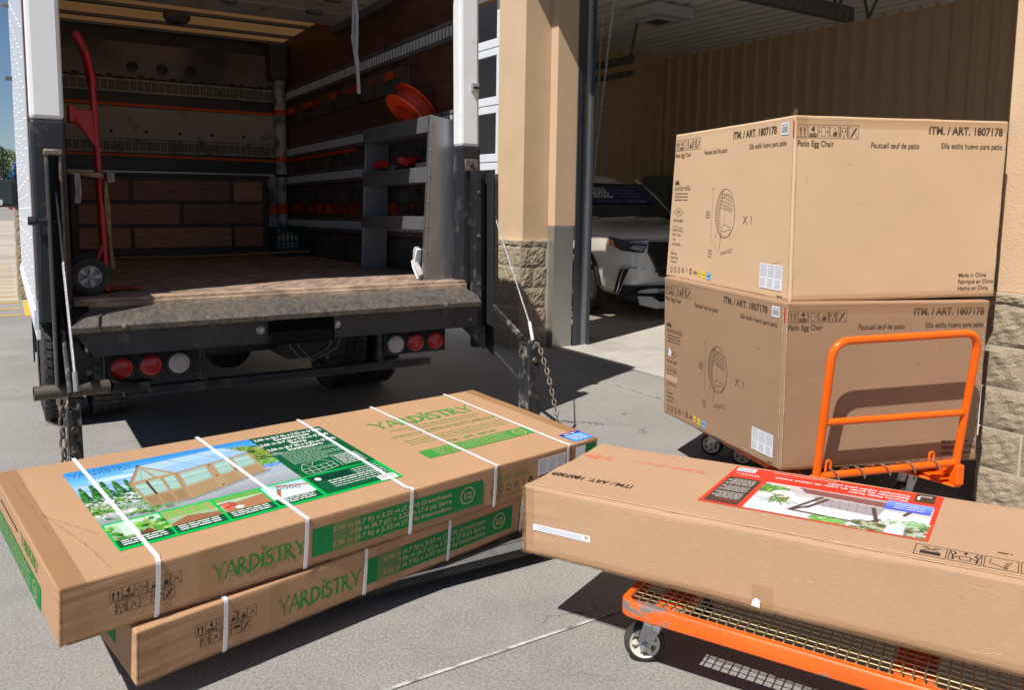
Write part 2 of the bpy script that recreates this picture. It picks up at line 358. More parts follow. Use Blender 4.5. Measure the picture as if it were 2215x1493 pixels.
# ------------------------------------------------------------------ palette
M_ = dict(
    asph=None,
    white=mat('white_paint', (.78, .79, .8), .35, var=.05, vscale=3, col2=(.55, .53, .5), thr=.68, dscale=4, bump=.03),
    black=mat('black_painted_steel', (.015, .017, .021), .42, var=.3, vscale=4, col2=(.13, .12, .11), thr=.66, soft=.1, dscale=7, bump=.15, bscale=40),
    blacku=mat('dusty_black_steel', (.032, .033, .037), .45, var=.4, vscale=6, col2=(.15, .115, .08), thr=.52, soft=.22, dscale=20, bump=.25, bscale=60, col3=(.2, .19, .18), thr3=.64, d3=45),
    dark=mat('underbody_black', (.012, .012, .013), .7, var=.3, bump=.2),
    rubber=mat('tyre_rubber', (.03, .03, .031), .75, var=.3, vscale=14, bump=.2, bscale=120, col2=(.08, .075, .07), thr=.6, dscale=6),
    alu=mat('brushed_aluminium', (.27, .28, .30), .36, .8, var=.3, vscale=3, stretch=(1, 1, .25), bump=.08, bscale=30, col2=(.42, .4, .38), thr=.62, dscale=6),
    aluw=mat('white_aluminium_siding', (.62, .64, .68), .4, .1, var=.06, vscale=3, bump=.03),
    rail=mat('rail_steel', (.17, .17, .175), .5, .2, var=.3, vscale=10, col2=(.1, .09, .08), thr=.56, dscale=9),
    slot=mat('rail_slot_metal', (.75, .75, .76), .4, .3),
    ply=mat('dark_red_plywood', (.10, .042, .027), .5, var=.45, vscale=4, stretch=(1, 1, 7), bump=.2, bscale=20, col2=(.16, .09, .06), thr=.66, dscale=9),
    floorw=mat('worn_wood_floor', (.36, .255, .195), .65, var=.3, vscale=5, stretch=(4, 1, 1), col2=(.20, .135, .10), thr=.55, soft=.1, dscale=4, bump=.3, bscale=40),
    sill=mat('worn_wood_sill', (.4, .29, .2), .75, var=.3, vscale=9, col2=(.2, .13, .09), thr=.55, dscale=7, bump=.3, bscale=40),
    cream=mat('scuffed_cream_panel', (.42, .36, .31), .6, var=.1, vscale=3, col2=(.09, .07, .06), thr=.64, soft=.07, dscale=4, bump=.15),
    orangep=mat('orange_spray_paint', (.75, .09, .01), .6, var=.2, vscale=9),
    orange=mat('orange_cart_paint', (.86, .12, .008), .42, var=.1, vscale=8, col2=(.20, .17, .15), thr=.575, soft=.012, dscale=6, stretch=(1, 1, 2.2), bump=.06, bscale=60),
    orangeh=mat('orange_handle_paint', (.93, .13, .004), .3, var=.05, vscale=8, col2=(.3, .24, .22), thr=.78, soft=.015, dscale=7, bump=.04, bscale=60),
    zinc=mat('yellow_zinc_wire', (.62, .5, .27), .3, .85, var=.15, vscale=20),
    steel=mat('galvanised_steel', (.48, .49, .5), .4, .75, var=.15, vscale=30, bump=.1),
    rust=mat('rusty_chain', (.2, .16, .13), .55, .6, var=.4, vscale=40, bump=.3, bscale=90),
    red=mat('red_truck_paint', (.36, .010, .016), .3, var=.12, vscale=6, col2=(.12, .02, .02), thr=.68, dscale=8),
    redlens=mat('red_lens', (.42, .008, .015), .25, var=.1, vscale=60, bump=.1, bscale=150, coat=.5),
    clens=mat('clear_lens', (.42, .40, .38), .3, var=.12, vscale=40, bump=.1, bscale=150, coat=.5),
    stucco=mat('tan_stucco', (.60, .43, .275), .88, var=.06, vscale=2, bump=.32, bscale=75, spec=.2),
    stone=mat('split_face_block', (.38, .305, .215), .9, var=.25, vscale=14, bump=1.0, bscale=90, col2=(.27, .22, .17), thr=.6, soft=.08, dscale=14, spec=.2),
    mortar=mat('mortar', (.5, .43, .33), .9, var=.1, bump=.3),
    guard=mat('stainless_guard', (.42, .42, .4), .42, .75, var=.12, vscale=3, stretch=(1, 1, .3), bump=.05),
    tanrib=mat('tan_ribbed_wall', (.74, .56, .37), .6, var=.06),
    ceil=mat('white_ribbed_ceiling', (.90, .90, .90), .55, var=.05),
    doorw=mat('white_door_frame', (.70, .72, .76), .4, var=.04),
    conc=mat('garage_concrete', (.42, .395, .35), .8, var=.14, vscale=1.5, bump=.15, bscale=80, col2=(.3, .285, .26), thr=.62, dscale=1.3),
    glass=mat('dark_window_glass', (.10, .085, .06), .07, 0, var=.6, vscale=3.2, stretch=(3, 3, .4), coat=.4, spec=.35),  # vertical streaks in the tone stand in for reflections
    ink=mat('black_ink', (.035, .028, .024), .7, spec=.2), inkb=mat('brown_ink', (.09, .055, .035), .8, spec=.2), inkg=mat('green_ink', (.05, .27, .045), .7, spec=.2),
    grnband=mat('green_band_ink', (.012, .21, .055), .65, var=.12, vscale=30, spec=.2), cardtxt=mat('knockout_cardboard', (.50, .38, .20), .8, spec=.2),
    wht=mat('white_sticker', (.78, .79, .84), .35), strap=mat('white_strap', (.74, .74, .77), .35, bump=.05, bscale=200),
    gray=mat('grey_ink', (.33, .34, .38), .7), redink=mat('red_ink', (.6, .02, .02), .5), yel=mat('yellow_ink', (.8, .6, .02), .5), blu=mat('blue_sticker', (.05, .3, .75), .35),
    lblu=mat('light_blue_ink', (.18, .45, .72), .5), dgreen=mat('dark_green_label', (.006, .1, .035), .3), wtx=mat('white_print', (.8, .82, .8), .4),
)
# the boxes share a few cardboard kinds
M_['cardA'] = cardboard('tan_cardboard_flat', (.475, .28, .155), ridge=.022, wave=42, dent=.10)
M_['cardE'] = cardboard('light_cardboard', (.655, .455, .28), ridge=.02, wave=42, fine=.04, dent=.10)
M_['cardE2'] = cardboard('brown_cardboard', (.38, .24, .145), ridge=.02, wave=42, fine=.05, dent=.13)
M_['cardS'] = cardboard('long_cardboard', (.48, .30, .18), ridge=.008, wave=42, fine=.12, dent=.30)
M_['tape'] = clear_tape('clear_tape'); M_['tape2'] = clear_tape('brown_tape', (.42, .22, .09), .42, .3)

# ------------------------------------------------------------------ ground
def ground_mat(name, c1, c2, crack=.5, speck=.28):
    mt = bpy.data.materials.new(name); mt.use_nodes = True; t = mt.node_tree; N = t.nodes; Lk = t.links
    b = N['Principled BSDF']; b.inputs['Roughness'].default_value = .9; b.inputs['Specular IOR Level'].default_value = .25
    tc = N.new('ShaderNodeTexCoord')
    def noise(sc, det=6, ro=.6, vec=None):
        n = N.new('ShaderNodeTexNoise'); n.inputs['Scale'].default_value = sc; n.inputs['Detail'].default_value = det; n.inputs['Roughness'].default_value = ro
        Lk.new(vec or tc.outputs['Object'], n.inputs['Vector']); return n
    def rng(src, a, bb, c=0, d=1):
        r_ = N.new('ShaderNodeMapRange'); r_.inputs[1].default_value = a; r_.inputs[2].default_value = bb; r_.inputs[3].default_value = c; r_.inputs[4].default_value = d
        Lk.new(src, r_.inputs[0]); return r_.outputs[0]
    def mix(fac, a, bb, mode='MIX'):
        x = N.new('ShaderNodeMix'); x.data_type = 'RGBA'; x.blend_type = mode
        for s_, v in ((x.inputs[0], fac), (x.inputs[6], a), (x.inputs[7], bb)):
            if hasattr(v, 'is_linked'): Lk.new(v, s_)
            elif isinstance(v, tuple): s_.default_value = (*v, 1)
            else: s_.default_value = v
        return x.outputs[2]
    base = mix(rng(noise(.9).outputs[0], .35, .65), c1, c2)
    base = mix(rng(noise(5, 8, .7).outputs[0], .5, .75, 0, .45), base, tuple(x * .72 for x in c1))
    base = mix(rng(noise(95, 4, .9).outputs[0], .42, .60, 0, speck * 2.0), base, tuple(x * 1.45 for x in c2))
    base = mix(rng(noise(120, 4, .9).outputs[0], .56, .66, 0, speck * 2.4), base, tuple(x * .45 for x in c1))
    base = mix(rng(noise(60, 3, .8).outputs[0], .66, .70, 0, .6), base, tuple(x * .5 for x in c1))
    # oil spots
    v = N.new('ShaderNodeTexVoronoi'); v.inputs['Scale'].default_value = 1.7; Lk.new(tc.outputs['Object'], v.inputs['Vector'])
    base = mix(rng(v.outputs['Distance'], .02, .05, .7, 0), base, (.05, .047, .045)); base = mix(rng(noise(.35, 8, .75).outputs[0], .50, .68, 0, .55), base, (.125, .12, .113))
    # cracks
    dn = noise(3.2, 3, .6); vm = N.new('ShaderNodeVectorMath'); vm.operation = 'SCALE'; vm.inputs['Scale'].default_value = .32; Lk.new(dn.outputs['Color'], vm.inputs[0])
    va = N.new('ShaderNodeVectorMath'); va.operation = 'ADD'; Lk.new(tc.outputs['Object'], va.inputs[0]); Lk.new(vm.outputs[0], va.inputs[1])
    vc = N.new('ShaderNodeTexVoronoi'); vc.feature = 'DISTANCE_TO_EDGE'; vc.inputs['Scale'].default_value = 1.15; Lk.new(va.outputs[0], vc.inputs['Vector'])
    cr_ = rng(vc.outputs['Distance'], .001, .005, 1, 0)
    msk = rng(noise(.55, 3).outputs[0], .55, .61, 0, crack)
    mm = N.new('ShaderNodeMath'); mm.operation = 'MULTIPLY'; Lk.new(cr_, mm.inputs[0]); Lk.new(msk, mm.inputs[1])
    base = mix(mm.outputs[0], base, (.045, .042, .04))
    Lk.new(base, b.inputs['Base Color'])
    bp = N.new('ShaderNodeBump'); bp.inputs['Strength'].default_value = .5; bp.inputs['Distance'].default_value = .004; Lk.new(noise(190, 4, .7).outputs[0], bp.inputs['Height'])
    Lk.new(bp.outputs[0], b.inputs['Normal']); return mt
M_['asph'] = ground_mat('aggregate_pavement', (.198, .189, .174), (.277, .265, .246), crack=.9, speck=.42)
M_['lot'] = ground_mat('pale_lot_concrete', (.43, .37, .30), (.5, .44, .36), crack=.2, speck=.1)
M_['conc'] = ground_mat('worn_garage_concrete', (.40, .375, .335), (.50, .47, .42), crack=.5, speck=.12)
g = MB()
def gh(y): return max(0, y - 80) * .085 if y < 180 else 8.5
ys = [-400, -60, -20, -5, 0, 5, 10, 20, 40, 80, 100, 120, 150, 180, 600, 3000]; xs = [-2500, -400, -80, -20, -8, 0, 8, 20, 80, 400, 2500]
vs = [(x, y, gh(y)) for y in ys for x in xs]; nx = len(xs)
g.add(vs, [(j * nx + i, j * nx + i + 1, (j + 1) * nx + i + 1, (j + 1) * nx + i) for j in range(len(ys) - 1) for i in range(nx - 1)], M_['asph'])
tag(g.build('ground', recalc=False), kind='structure')

TH = R(33); BF = Fr((.369, 8.011, 0), (math.sin(TH), -math.cos(TH), 0), (math.cos(TH), math.sin(TH), 0), (0, 0, 1))
g = MB(BF); g.quad([(-8, .02, .004), (14, .02, .004), (14, 8.2, .004), (-8, 8.2, .004)], M_['conc']); tag(g.build('garage_floor', recalc=False), kind='structure')
# joints of the paving
g = MB(BF); jm = mat('joint_sealant', (.5, .49, .46), .8, var=.25, vscale=30, col2=(.16, .15, .14), thr=.56, dscale=12)
g.quad([(4.422, -9, .004), (4.436, -9, .004), (4.436, -.52, .004), (4.422, -.52, .004)], jm)
for a, b_ in ((-9, -1.8), (-1.8, 4.42), (4.44, 9)): g.quad([(a, -.512, .004), (b_, -.512, .004), (b_, -.50, .004), (a, -.50, .004)], jm)
dj = mat('dark_joint', (.07, .066, .06), .9)
for s_ in (-1.78, 1.3): g.quad([(s_, -.495, .004), (s_ + .008, -.495, .004), (s_ + .008, .015, .004), (s_, .015, .004)], dj)
for nn in (2.6, 5.2): g.quad([(-12, nn, .007), (9, nn, .007), (9, nn + .008, .007), (-12, nn + .008, .007)], dj)
tag(g.build('pavement_joint', recalc=False), kind='structure')
# lot far left with yellow markings
LF = Fr((-5.9, 9.7, 0), (math.cos(-.56), -math.sin(.56) * -1 * -1, 0), (-math.sin(.56), math.cos(.56), 0), (0, 0, 1))
LF = Fr((-5.75, 9.85, 0), (.847, .531, 0), (-.531, .847, 0), (0, 0, 1))
g = MB(LF); g.quad([(-14, 1.4, .004), (.6, 1.4, .004), (.6, 40, .004), (-14, 40, .004)], M_['lot']); tag(g.build('parking_lot', recalc=False), kind='structure')
ym = mat('yellow_road_paint', (.72, .42, .05), .7, var=.12, vscale=20, col2=(.4, .33, .2), thr=.66, dscale=14)
g = MB(LF)
g.quad([(-.20, -.27, .005), (.25, -.27, .005), (.25, 1.36, .005), (-.20, 1.36, .005)], ym)
for k, (y0, y1) in enumerate(((-.2, -.12), (.45, .55), (1.15, 1.25))): g.quad([(-6, y0, .005), (-.24, y0, .005), (-.24, y1, .005), (-6, y1, .005)], ym)
for k in range(11):
    y0 = 1.9 + k * .62; g.quad([(-5, y0, .008), (-.28, y0 + .0, .008), (-.28, y0 + .07, .008), (-5, y0 + .07, .008)], ym)
tag(g.build('yellow_floor_marking', recalc=False), kind='structure')
# hills
hm = mat('hazed_hill_scrub', (.20, .22, .23), .95, var=.15, vscale=.004)  # bluish grey base colour stands in for distance haze
g = MB(); pts = []; rr = random.Random(4); hs = []
for i in range(41):
    x = -3800 + i * 150; hs.append((x, 165 + 28 * math.sin(i * .9) + 22 * math.sin(i * .37 + 1) + rr.uniform(-6, 6)))
vs = []
for x, h in hs: vs += [(x, 2400, 8), (x, 2900, h * .55), (x, 3350, h), (x, 4200, 8)]
fs = [(i * 4 + k, i * 4 + k + 1, i * 4 + k + 5, i * 4 + k + 4) for i in range(len(hs) - 1) for k in range(3)]
g.add(vs, fs, hm, True); tag(g.build('hills'), kind='structure')

# ------------------------------------------------------------------ stone helper
def stone_face(mb, F, s0, s1, z0, z1, ax, fixed, sign, seed, bw=.405, bh=.2025, depth=.015):
    """split-face blocks on the plane ax=fixed of frame F, running from s0 to s1 along the other axis"""
    rr = random.Random(seed); row = 0; z = z0
    while z < z1 - .02:
        zt = min(z + bh, z1); a = s0 - (bw / 2 if row % 2 else 0)
        while a < s1 - .01:
            b = min(a + bw, s1); aa = max(a, s0)
            if b - aa > .03:
                nx_, nz = max(3, int((b - aa) / .026)), 9; g0 = .005; ph = [rr.uniform(0, 6) for _ in range(6)]; vs = []
                for j in range(nz + 1):
                    for i in range(nx_ + 1):
                        u = aa + g0 + (b - aa - 2 * g0) * i / nx_; w = z + g0 + (zt - z - 2 * g0) * j / nz
                        e = min(i, nx_ - i, j, nz - j)
                        d = 0 if e == 0 else depth * (.55 + .25 * math.sin(u * 31 + ph[0]) * math.cos(w * 37 + ph[1]) + .18 * math.sin(u * 77 + w * 59 + ph[2])) + rr.uniform(-.005, .005)
                        if e == 1: d *= .75
                        q = fixed + sign * (d + .003 if e else .002)
                        vs.append(F(u, q, w) if ax == 'n' else F(q, u, w))
                fs = [(j * (nx_ + 1) + i, j * (nx_ + 1) + i + 1, (j + 1) * (nx_ + 1) + i + 1, (j + 1) * (nx_ + 1) + i) for j in range(nz) for i in range(nx_)]
                mb.add(vs, fs, M_['stone'])
            a += bw
        z += bh; row += 1

# ------------------------------------------------------------------ garage building
B = thing('garage_building', 'tan stucco garage with block pier bases and an open vehicle bay', 'building', (.369, 8.011, 0))
ST = M_['stucco']; ZT = 5.2
m_ = MB(BF)                      # left pier and jamb
m_.box((-.52, -.30, 1.05), (-.045, .16, ZT), ST); m_.box((-.045, 0, 1.213), (.07, .30, ZT), ST)
m_.build('pier', B, bevel=.006)
m_ = MB(BF); m_.box((-.555, -.335, 0), (-.02, .16, 1.075), M_['mortar']); stone_face(m_, BF, -.56, -.018, 0, 1.075, 'n', -.335, -1, 3); stone_face(m_, BF, -.335, -.02, 0, 1.075, 's', -.02, 1, 5, bw=.30)
m_.build('stone_base', B, recalc=False)
m_ = MB(BF); m_.box((-.045, -.003, 0), (.073, .235, 1.213), M_['guard']); m_.build('corner_guard', B, bevel=.004)
# right pier
m_ = MB(BF); m_.box((4.52, -.575, 1.05), (5.6, .3, ZT), ST); m_.box((4.26, 0, 0), (4.52, .3, ZT), ST); m_.build('pier', B, bevel=.006)
m_ = MB(BF); m_.box((4.507, -.60, -.02), (5.62, .1, 1.05), M_['mortar']); stone_face(m_, BF, 4.497, 5.6, -.02, 1.05, 'n', -.60, -1, 11, depth=.017)
stone_face(m_, BF, -.595, .1, -.02, 1.05, 's', 4.507, -1, 13); m_.build('stone_base', B, recalc=False)
# front wall beyond door 2, header band, canopy
m_ = MB(BF)
m_.box((.07, .02, 3.62), (4.26, .3, ZT), ST); m_.box((-4.6, .0, 3.72), (-.52, .3, ZT), ST); m_.box((-8.2, -.3, 0), (-4.6, .3, ZT), ST); m_.box((5.6, .02, 4.2), (10.4, .3, ZT), ST); m_.box((10.4, 0, 0), (14, .3, ZT), ST)  # unseen open bay past the right pier, added to let daylight in
m_.split('front_wall', B)
m_ = MB(BF); m_.box((-.30, -.92, 4.52), (5.4, .0, 4.66), M_['guard']); m_.box((-.3, -.95, 4.50), (5.4, -.92, 4.72), M_['guard']); m_.build('canopy', B)
# side, back walls and roof
tr = M_['tanrib']
def ribs(mb, fr, s0, s1, fn, mt, pitch=.3, d=.06, z0=0, z1=4.7):
    a = s0; k = 0
    while a < s1:
        prof = [(0, 0), (.10, 0), (.12, d), (.19, d), (.21, 0), (.3, 0)]
        for i in range(len(prof) - 1):
            p, q = prof[i], prof[i + 1]; mb.quad([fn(a + p[0], p[1], z0), fn(a + q[0], q[1], z0), fn(a + q[0], q[1], z1), fn(a + p[0], p[1], z1)], mt, fr)
        a += pitch
m_ = MB(BF); ribs(m_, BF, -6.98, 14, lambda a, d, z: (a, 8.0 - d, z), tr); m_.box((-7.2, 8.02, 0), (14, 8.2, ZT), tr); m_.build('back_wall', B, recalc=False)
m_ = MB(BF); ribs(m_, BF, .3, 7.9, lambda a, d, z: (-6.98 + d, a, z), tr); m_.box((-7.2, .3, 0), (-7.0, 8.02, ZT), tr); m_.build('side_wall', B, recalc=False); m_ = MB(BF); m_.box((14, 0, 0), (14.2, 8.2, ZT), tr); m_.build('side_wall', B)
m_ = MB(BF); cl = M_['ceil']; a = .3
while a < 8:
    prof = [(0, 0), (.12, 0), (.16, -.09), (.25, -.09), (.30, 0)]
    for i in range(4):
        p, q = prof[i], prof[i + 1]; m_.quad([(-7, a + p[0], 4.7 + p[1]), (-7, a + q[0], 4.7 + q[1]), (14, a + q[0], 4.7 + q[1]), (14, a + p[0], 4.7 + p[1])], cl)
    a += .30
m_.build('ceiling', B, recalc=False)
m_ = MB(BF); m_.box((-8.2, -.3, ZT), (14.2, 8.2, ZT + .25), M_['guard']); m_.build('roof', B)
# door track and open door edge along the left jamb
m_ = MB(BF); dk = mat('dark_track_steel', (.08, .095, .12), .35, .7)
m_.box((.02, .30, 0), (.075, .36, 4.3), dk); m_.box((.045, .36, 0), (.06, .44, 4.3), M_['steel']); m_.box((.045, .43, 0), (.10, .445, 4.3), dk)
m_.box((.075, .245, 0), (.088, .3, 4.3), dk)
m_.build('door_track', B, bevel=.003)
# closed sectional door with windows left of the pier
d2 = MB(BF); dw = M_['doorw']; x0, x1 = -4.6, -.5
d2.box((x0, .14, 0), (x1, .19, .63), dw)
for k in range(6):
    zb = .0 + k * .63
    d2.box((x0, .125, zb), (x1, .18, zb + .09), dw); d2.box((x0, .125, zb + .54), (x1, .18, zb + .62), dw)
    for j in range(7): d2.box((x0 + .02 + j * .665, .125, zb + .09), (x0 + .10 + j * .665, .178, zb + .54), dw)
dd = d2.build('garage_door', B, bevel=.004)
pgl = bpy.data.materials.new('window_pane'); pgl.use_nodes = True; t = pgl.node_tree; t.nodes.clear(); o_ = t.nodes.new('ShaderNodeOutputMaterial'); a_ = t.nodes.new('ShaderNodeBsdfTransparent'); a_.inputs[0].default_value = (.80, .76, .68, 1)
gl_ = t.nodes.new('ShaderNodeBsdfGlossy'); gl_.inputs[1].default_value = .03; mx = t.nodes.new('ShaderNodeMixShader'); mx.inputs[0].default_value = .07; t.links.new(a_.outputs[0], mx.inputs[1]); t.links.new(gl_.outputs[0], mx.inputs[2]); t.links.new(mx.outputs[0], o_.inputs[0])
bn = t.nodes.new('ShaderNodeTexNoise'); bn.inputs['Scale'].default_value = 1.6; tcn = t.nodes.new('ShaderNodeTexCoord'); t.links.new(tcn.outputs['Object'], bn.inputs['Vector']); bb = t.nodes.new('ShaderNodeBump'); bb.inputs['Strength'].default_value = .25; t.links.new(bn.outputs[0], bb.inputs['Height']); t.links.new(bb.outputs[0], gl_.inputs['Normal'])
p2 = MB(BF)
for k in range(1, 6):
    for j in range(6): p2.box((x0 + .09 + j * .665, .150, k * .63 + .08), (x0 + .695 + j * .665, .154, k * .63 + .55), pgl)
p2.split('pane', dd, recalc=False)

# ceiling lights (unlit panels) in the bay
lm_ = mat('white_fixture', (.7, .72, .75), .4); lg = mat('dark_louvre', (.12, .12, .13), .6)
def ceil_light(s0, n0, z, label):
    L = thing('ceiling_light', label, 'ceiling light', BF(s0, n0, z), 'square ceiling lights')
    q = MB(BF); h = .40; q.box((s0 - h, n0 - h, z), (s0 + h, n0 + h, z + .17), lm_); q.build('housing', L, bevel=.01)
    q = MB(BF); q.box((s0 - .24, n0 - .24, z - .03), (s0 + .24, n0 + .24, z), lm_); q.build('frame', L, bevel=.02)
    q = MB(BF); q.box((s0 - .15, n0 - .15, z - .036), (s0 + .15, n0 + .15, z - .031), lg); q.build('louvre', L)
ceil_light(-3.55, 4.62, 4.42, 'square white ceiling unit hanging in full view above the parked car')
ceil_light(-2.15, 3.72, 4.46, 'square white ceiling unit cut by the top edge of the photo, red pipe before it')
# overhead door rail and brackets
t_ = thing('door_rail', 'long dark steel rail hung under the white ribbed ceiling', 'rail', BF(-.9, 5.2, 4.2))
q = MB(BF); q.box((-.93, 1.2, 4.12), (-.86, 5.9, 4.30), M_['rail']); q.box((-1.0, 1.2, 4.10), (-.86, 5.9, 4.12), M_['rail']); q.build('rail', t_)
for nn in (5.55, 6.3):
    q = MB(BF); q.tube([(-.9, nn, 4.2), (-.75, nn + .1, 4.7)], .02, M_['rail'], 6); q.tube([(-.9, nn, 4.2), (-1.1, nn + .1, 4.7)], .02, M_['rail'], 6); q.build('hanger', t_)
t_ = thing('door_rail', 'short dark rail bracket at the inner left corner of the bay, behind the chains', 'rail', BF(-5.4, 5.6, 3.6))
q = MB(BF); q.box((-6.6, 5.0, 3.92), (-4.6, 5.06, 4.06), M_['rail']); q.box((-6.6, 5.0, 3.70), (-4.6, 5.06, 3.80), M_['rail']); q.tube([(-4.7, 5.03, 4.0), (-4.5, 5.03, 4.7)], .025, M_['rail'], 6); q.build('rail', t_)
# sprinkler drop
t_ = thing('sprinkler_head', 'small rusty red sprinkler pipe beside the nearer ceiling unit', 'sprinkler', BF(-2.0, 2.9, 4.3))
q = MB(BF); rd = mat('rusty_red_pipe', (.2, .03, .02), .6, var=.3)
q.tube([(-2.0, 2.9, 4.7), (-2.0, 2.9, 4.28)], .02, rd, 8); q.lathe((-2.0, 2.9, 4.28), (0, 0, -1), [(0, .02), (.02, .035), (.05, .012), (.08, .03)], rd, 10); q.build('pipe', t_)
# door hoist chains
def chain(mb, P, mt, link=.03, r=.003, wid=.010, seg=6):
    P = [Vector(p) for p in P]; L = [0]
    for a, b in zip(P, P[1:]): L.append(L[-1] + (b - a).length)
    n = int(L[-1] / (link * .72)); k = 0
    for i in range(n):
        s = L[-1] * (i + .5) / n
        while k < len(P) - 2 and s > L[k + 1]: k += 1
        t = (s - L[k]) / (L[k + 1] - L[k]); c = P[k].lerp(P[k + 1], t); d = (P[k + 1] - P[k]).normalized()
        a = Vector((0, 1, 0)) if abs(d.y) < .8 else Vector((1, 0, 0)); x = d.cross(a).normalized(); y = d.cross(x); q = x if i % 2 else y
        h = link / 2 - r; pts = []
        for j in range(10):
            th = 2 * math.pi * j / 10; pts.append(c + q * math.cos(th) * wid + d * (math.sin(th) * (h - wid * .6) + (wid * .6 if math.sin(th) > 0 else -wid * .6 if math.sin(th) < 0 else 0)))
        mb.tube(pts, r, mt, seg, closed=True)
t_ = thing('hoist_chain', 'double loop of thin chain hanging beside the left door jamb', 'chain', BF(.10, .55, 1.3))
q = MB(); zs = [1.75, 2.3, 2.9, 3.6, 4.4]
chain(q, [BF(-.03 + (z - 1.75) * .05, .55, z) for z in zs], M_['steel'], link=.045, r=.0035, wid=.011)
chain(q, [BF(-.03 + (z - 1.75) * .125, .55 + (z - 1.75) * .02, z) for z in zs], M_['steel'], link=.045, r=.0035, wid=.011); q.build('chain', t_)

# locker and hi-vis vest at the back of the bay
cab = mat('grey_locker', (.2, .24, .24), .5)
t_ = thing('storage_cabinet', 'grey metal storage cabinet against the ribbed back wall', 'cabinet', BF(-6.3, 7.4, 0))
q = MB(BF); q.box((-7.0 + .08, 7.45, 0), (-5.3, 7.95, 2.05), cab); q.build('body', t_, bevel=.01)
for a in (-6.9, -6.08): 
    q = MB(BF); q.box((a, 7.43, .08), (a + .78, 7.45, 1.98), cab); d_ = q.build('door', t_, bevel=.005); q = MB(BF); q.box((a + .68, 7.40, 1.0), (a + .70, 7.43, 1.15), M_['steel']); q.build('handle', d_)
vst = mat('lime_vest', (.45, .85, .04), .7)
q = MB(BF); V0 = (-5.62, 7.2); pr = [(0, .0), (.1, .02), (.26, .05), (.30, .2), (.27, .42), (.2, .6), (.1, .68), (.04, .64), (0, .6)]
q.prism([(V0[0] + a - .15, V0[1], 1.22 + b) for a, b in pr], (0, .12, 0), vst); q.prism([(V0[0] + .06, V0[1] - .01, 1.35), (V0[0] + .10, V0[1] - .01, 1.35), (V0[0] + .10, V0[1] - .01, 1.8), (V0[0] + .06, V0[1] - .01, 1.8)], (0, .01, 0), mat('silver_tape', (.7, .7, .7), .3))
tag(q.build('safety_vest', None, bevel=.03, loc=BF(V0[0], V0[1], 1.2)), 'lime green safety vest hanging in front of the grey cabinet', 'vest')

# ------------------------------------------------------------------ truck
vx = Vector((-.531, .847, -.0165)).normalized(); ux = Vector((.847, .531, .0056)); ux = (ux - vx * ux.dot(vx)).normalized(); wx = ux.cross(vx)
TO = Vector((-1.248, 4.49, .945)); TF = Fr(TO, ux, vx, wx)
TR = thing('box_truck', 'white box truck seen from behind with open cargo box and lowered lift gate', 'truck', (TO.x, TO.y, 0))
OFFT = OFF[TR.name]
def P(name, mb, bevel=0, parent=TR, **k): return mb.build(name, parent, bevel=bevel, **k)
Wm, Bk, Bu, Dk = M_['white'], M_['black'], M_['blacku'], M_['dark']
ZR = 2.14
# rear posts
q = MB(TF); q.box((-1.205, -.03, .863), (-1.062, .08, ZR), Wm); P('rear_post', q, .02)
q = MB(TF); q.box((-1.208, -.034, -.10), (-1.060, .082, .862), Bk); P('rear_post_base', q, .015)
q = MB(TF); q.box((1.080, -.03, .833), (1.215, .08, ZR), Wm); P('rear_post', q, .02)
q = MB(TF); q.box((1.082, -.034, -.02), (1.218, .082, .832), Bk); P('rear_post_base', q, .012)
q = MB(TF); q.box((-1.2, -.03, 1.98), (1.21, .10, ZR), Wm); P('header', q, .02)
q = MB(TF); q.box((1.15, -.055, 1.17), (1.20, -.03, 1.22), M_['steel']); q.box((1.155, -.062, 1.185), (1.195, -.055, 1.20), M_['dark']); P('latch', q, .004)
# side walls: outside skin with rivets, inside liner
q = MB(TF); q.box((-1.216, .085, -.05), (-1.206, 4.0, ZR), M_['aluw']); rv = mat('rivet', (.85, .86, .88), .3)
v_ = .25
k = 0
while v_ < 3.7:
    for j in range(15): q.ball((-1.216, v_, -.0 + j * .148), .008, rv, seg=6, rings=4)
    for j in range(14): q.ball((-1.216, v_ + .30, .07 + j * .148), .0065, rv, seg=6, rings=4)
    v_ += .60
P('side_wall', q, recalc=True)
q = MB(TF); q.box((-1.226, .085, -.15), (-1.205, 4.0, -.05), mat('blueish_white_rail', (.66, .71, .8), .4)); q.box((-1.218, .085, -.20), (-1.20, 4.0, -.15), Wm)
for j in range(40): q.ball((-1.226, .13 + j * .1, -.085), .006, rv, seg=6, rings=4)
P('bottom_rail', q, .004)
q = MB(TF); q.box((-1.27, .0, ZR), (1.25, 4.2, ZR + .06), Wm); 
P('top_rail', q, .01)
roofm = bpy.data.materials.new('fiberglass_roof'); roofm.use_nodes = True; t = roofm.node_tree; t.nodes.clear()
o_ = t.nodes.new('ShaderNodeOutputMaterial'); tl = t.nodes.new('ShaderNodeBsdfTranslucent'); df = t.nodes.new('ShaderNodeBsdfDiffuse'); mx = t.nodes.new('ShaderNodeMixShader')
tl.inputs[0].default_value = (.10, .052, .02, 1); df.inputs[0].default_value = (.6, .42, .2, 1); mx.inputs[0].default_value = .4
t.links.new(tl.outputs[0], mx.inputs[1]); t.links.new(df.outputs[0], mx.inputs[2]); t.links.new(mx.outputs[0], o_.inputs[0])
bpy.data.objects.remove(bpy.data.objects['top_rail'])
q = MB(TF); q.box((-1.215, .0, ZR), (-1.17, 4.05, ZR + .05), Wm); q.box((1.17, .0, ZR), (1.23, 4.05, ZR + .05), Wm); q.box((-1.17, 0, ZR), (1.17, .2, ZR + .05), Wm); q.box((-1.17, 3.95, ZR), (1.17, 4.05, ZR + .05), Wm); P('top_rail', q, .01)
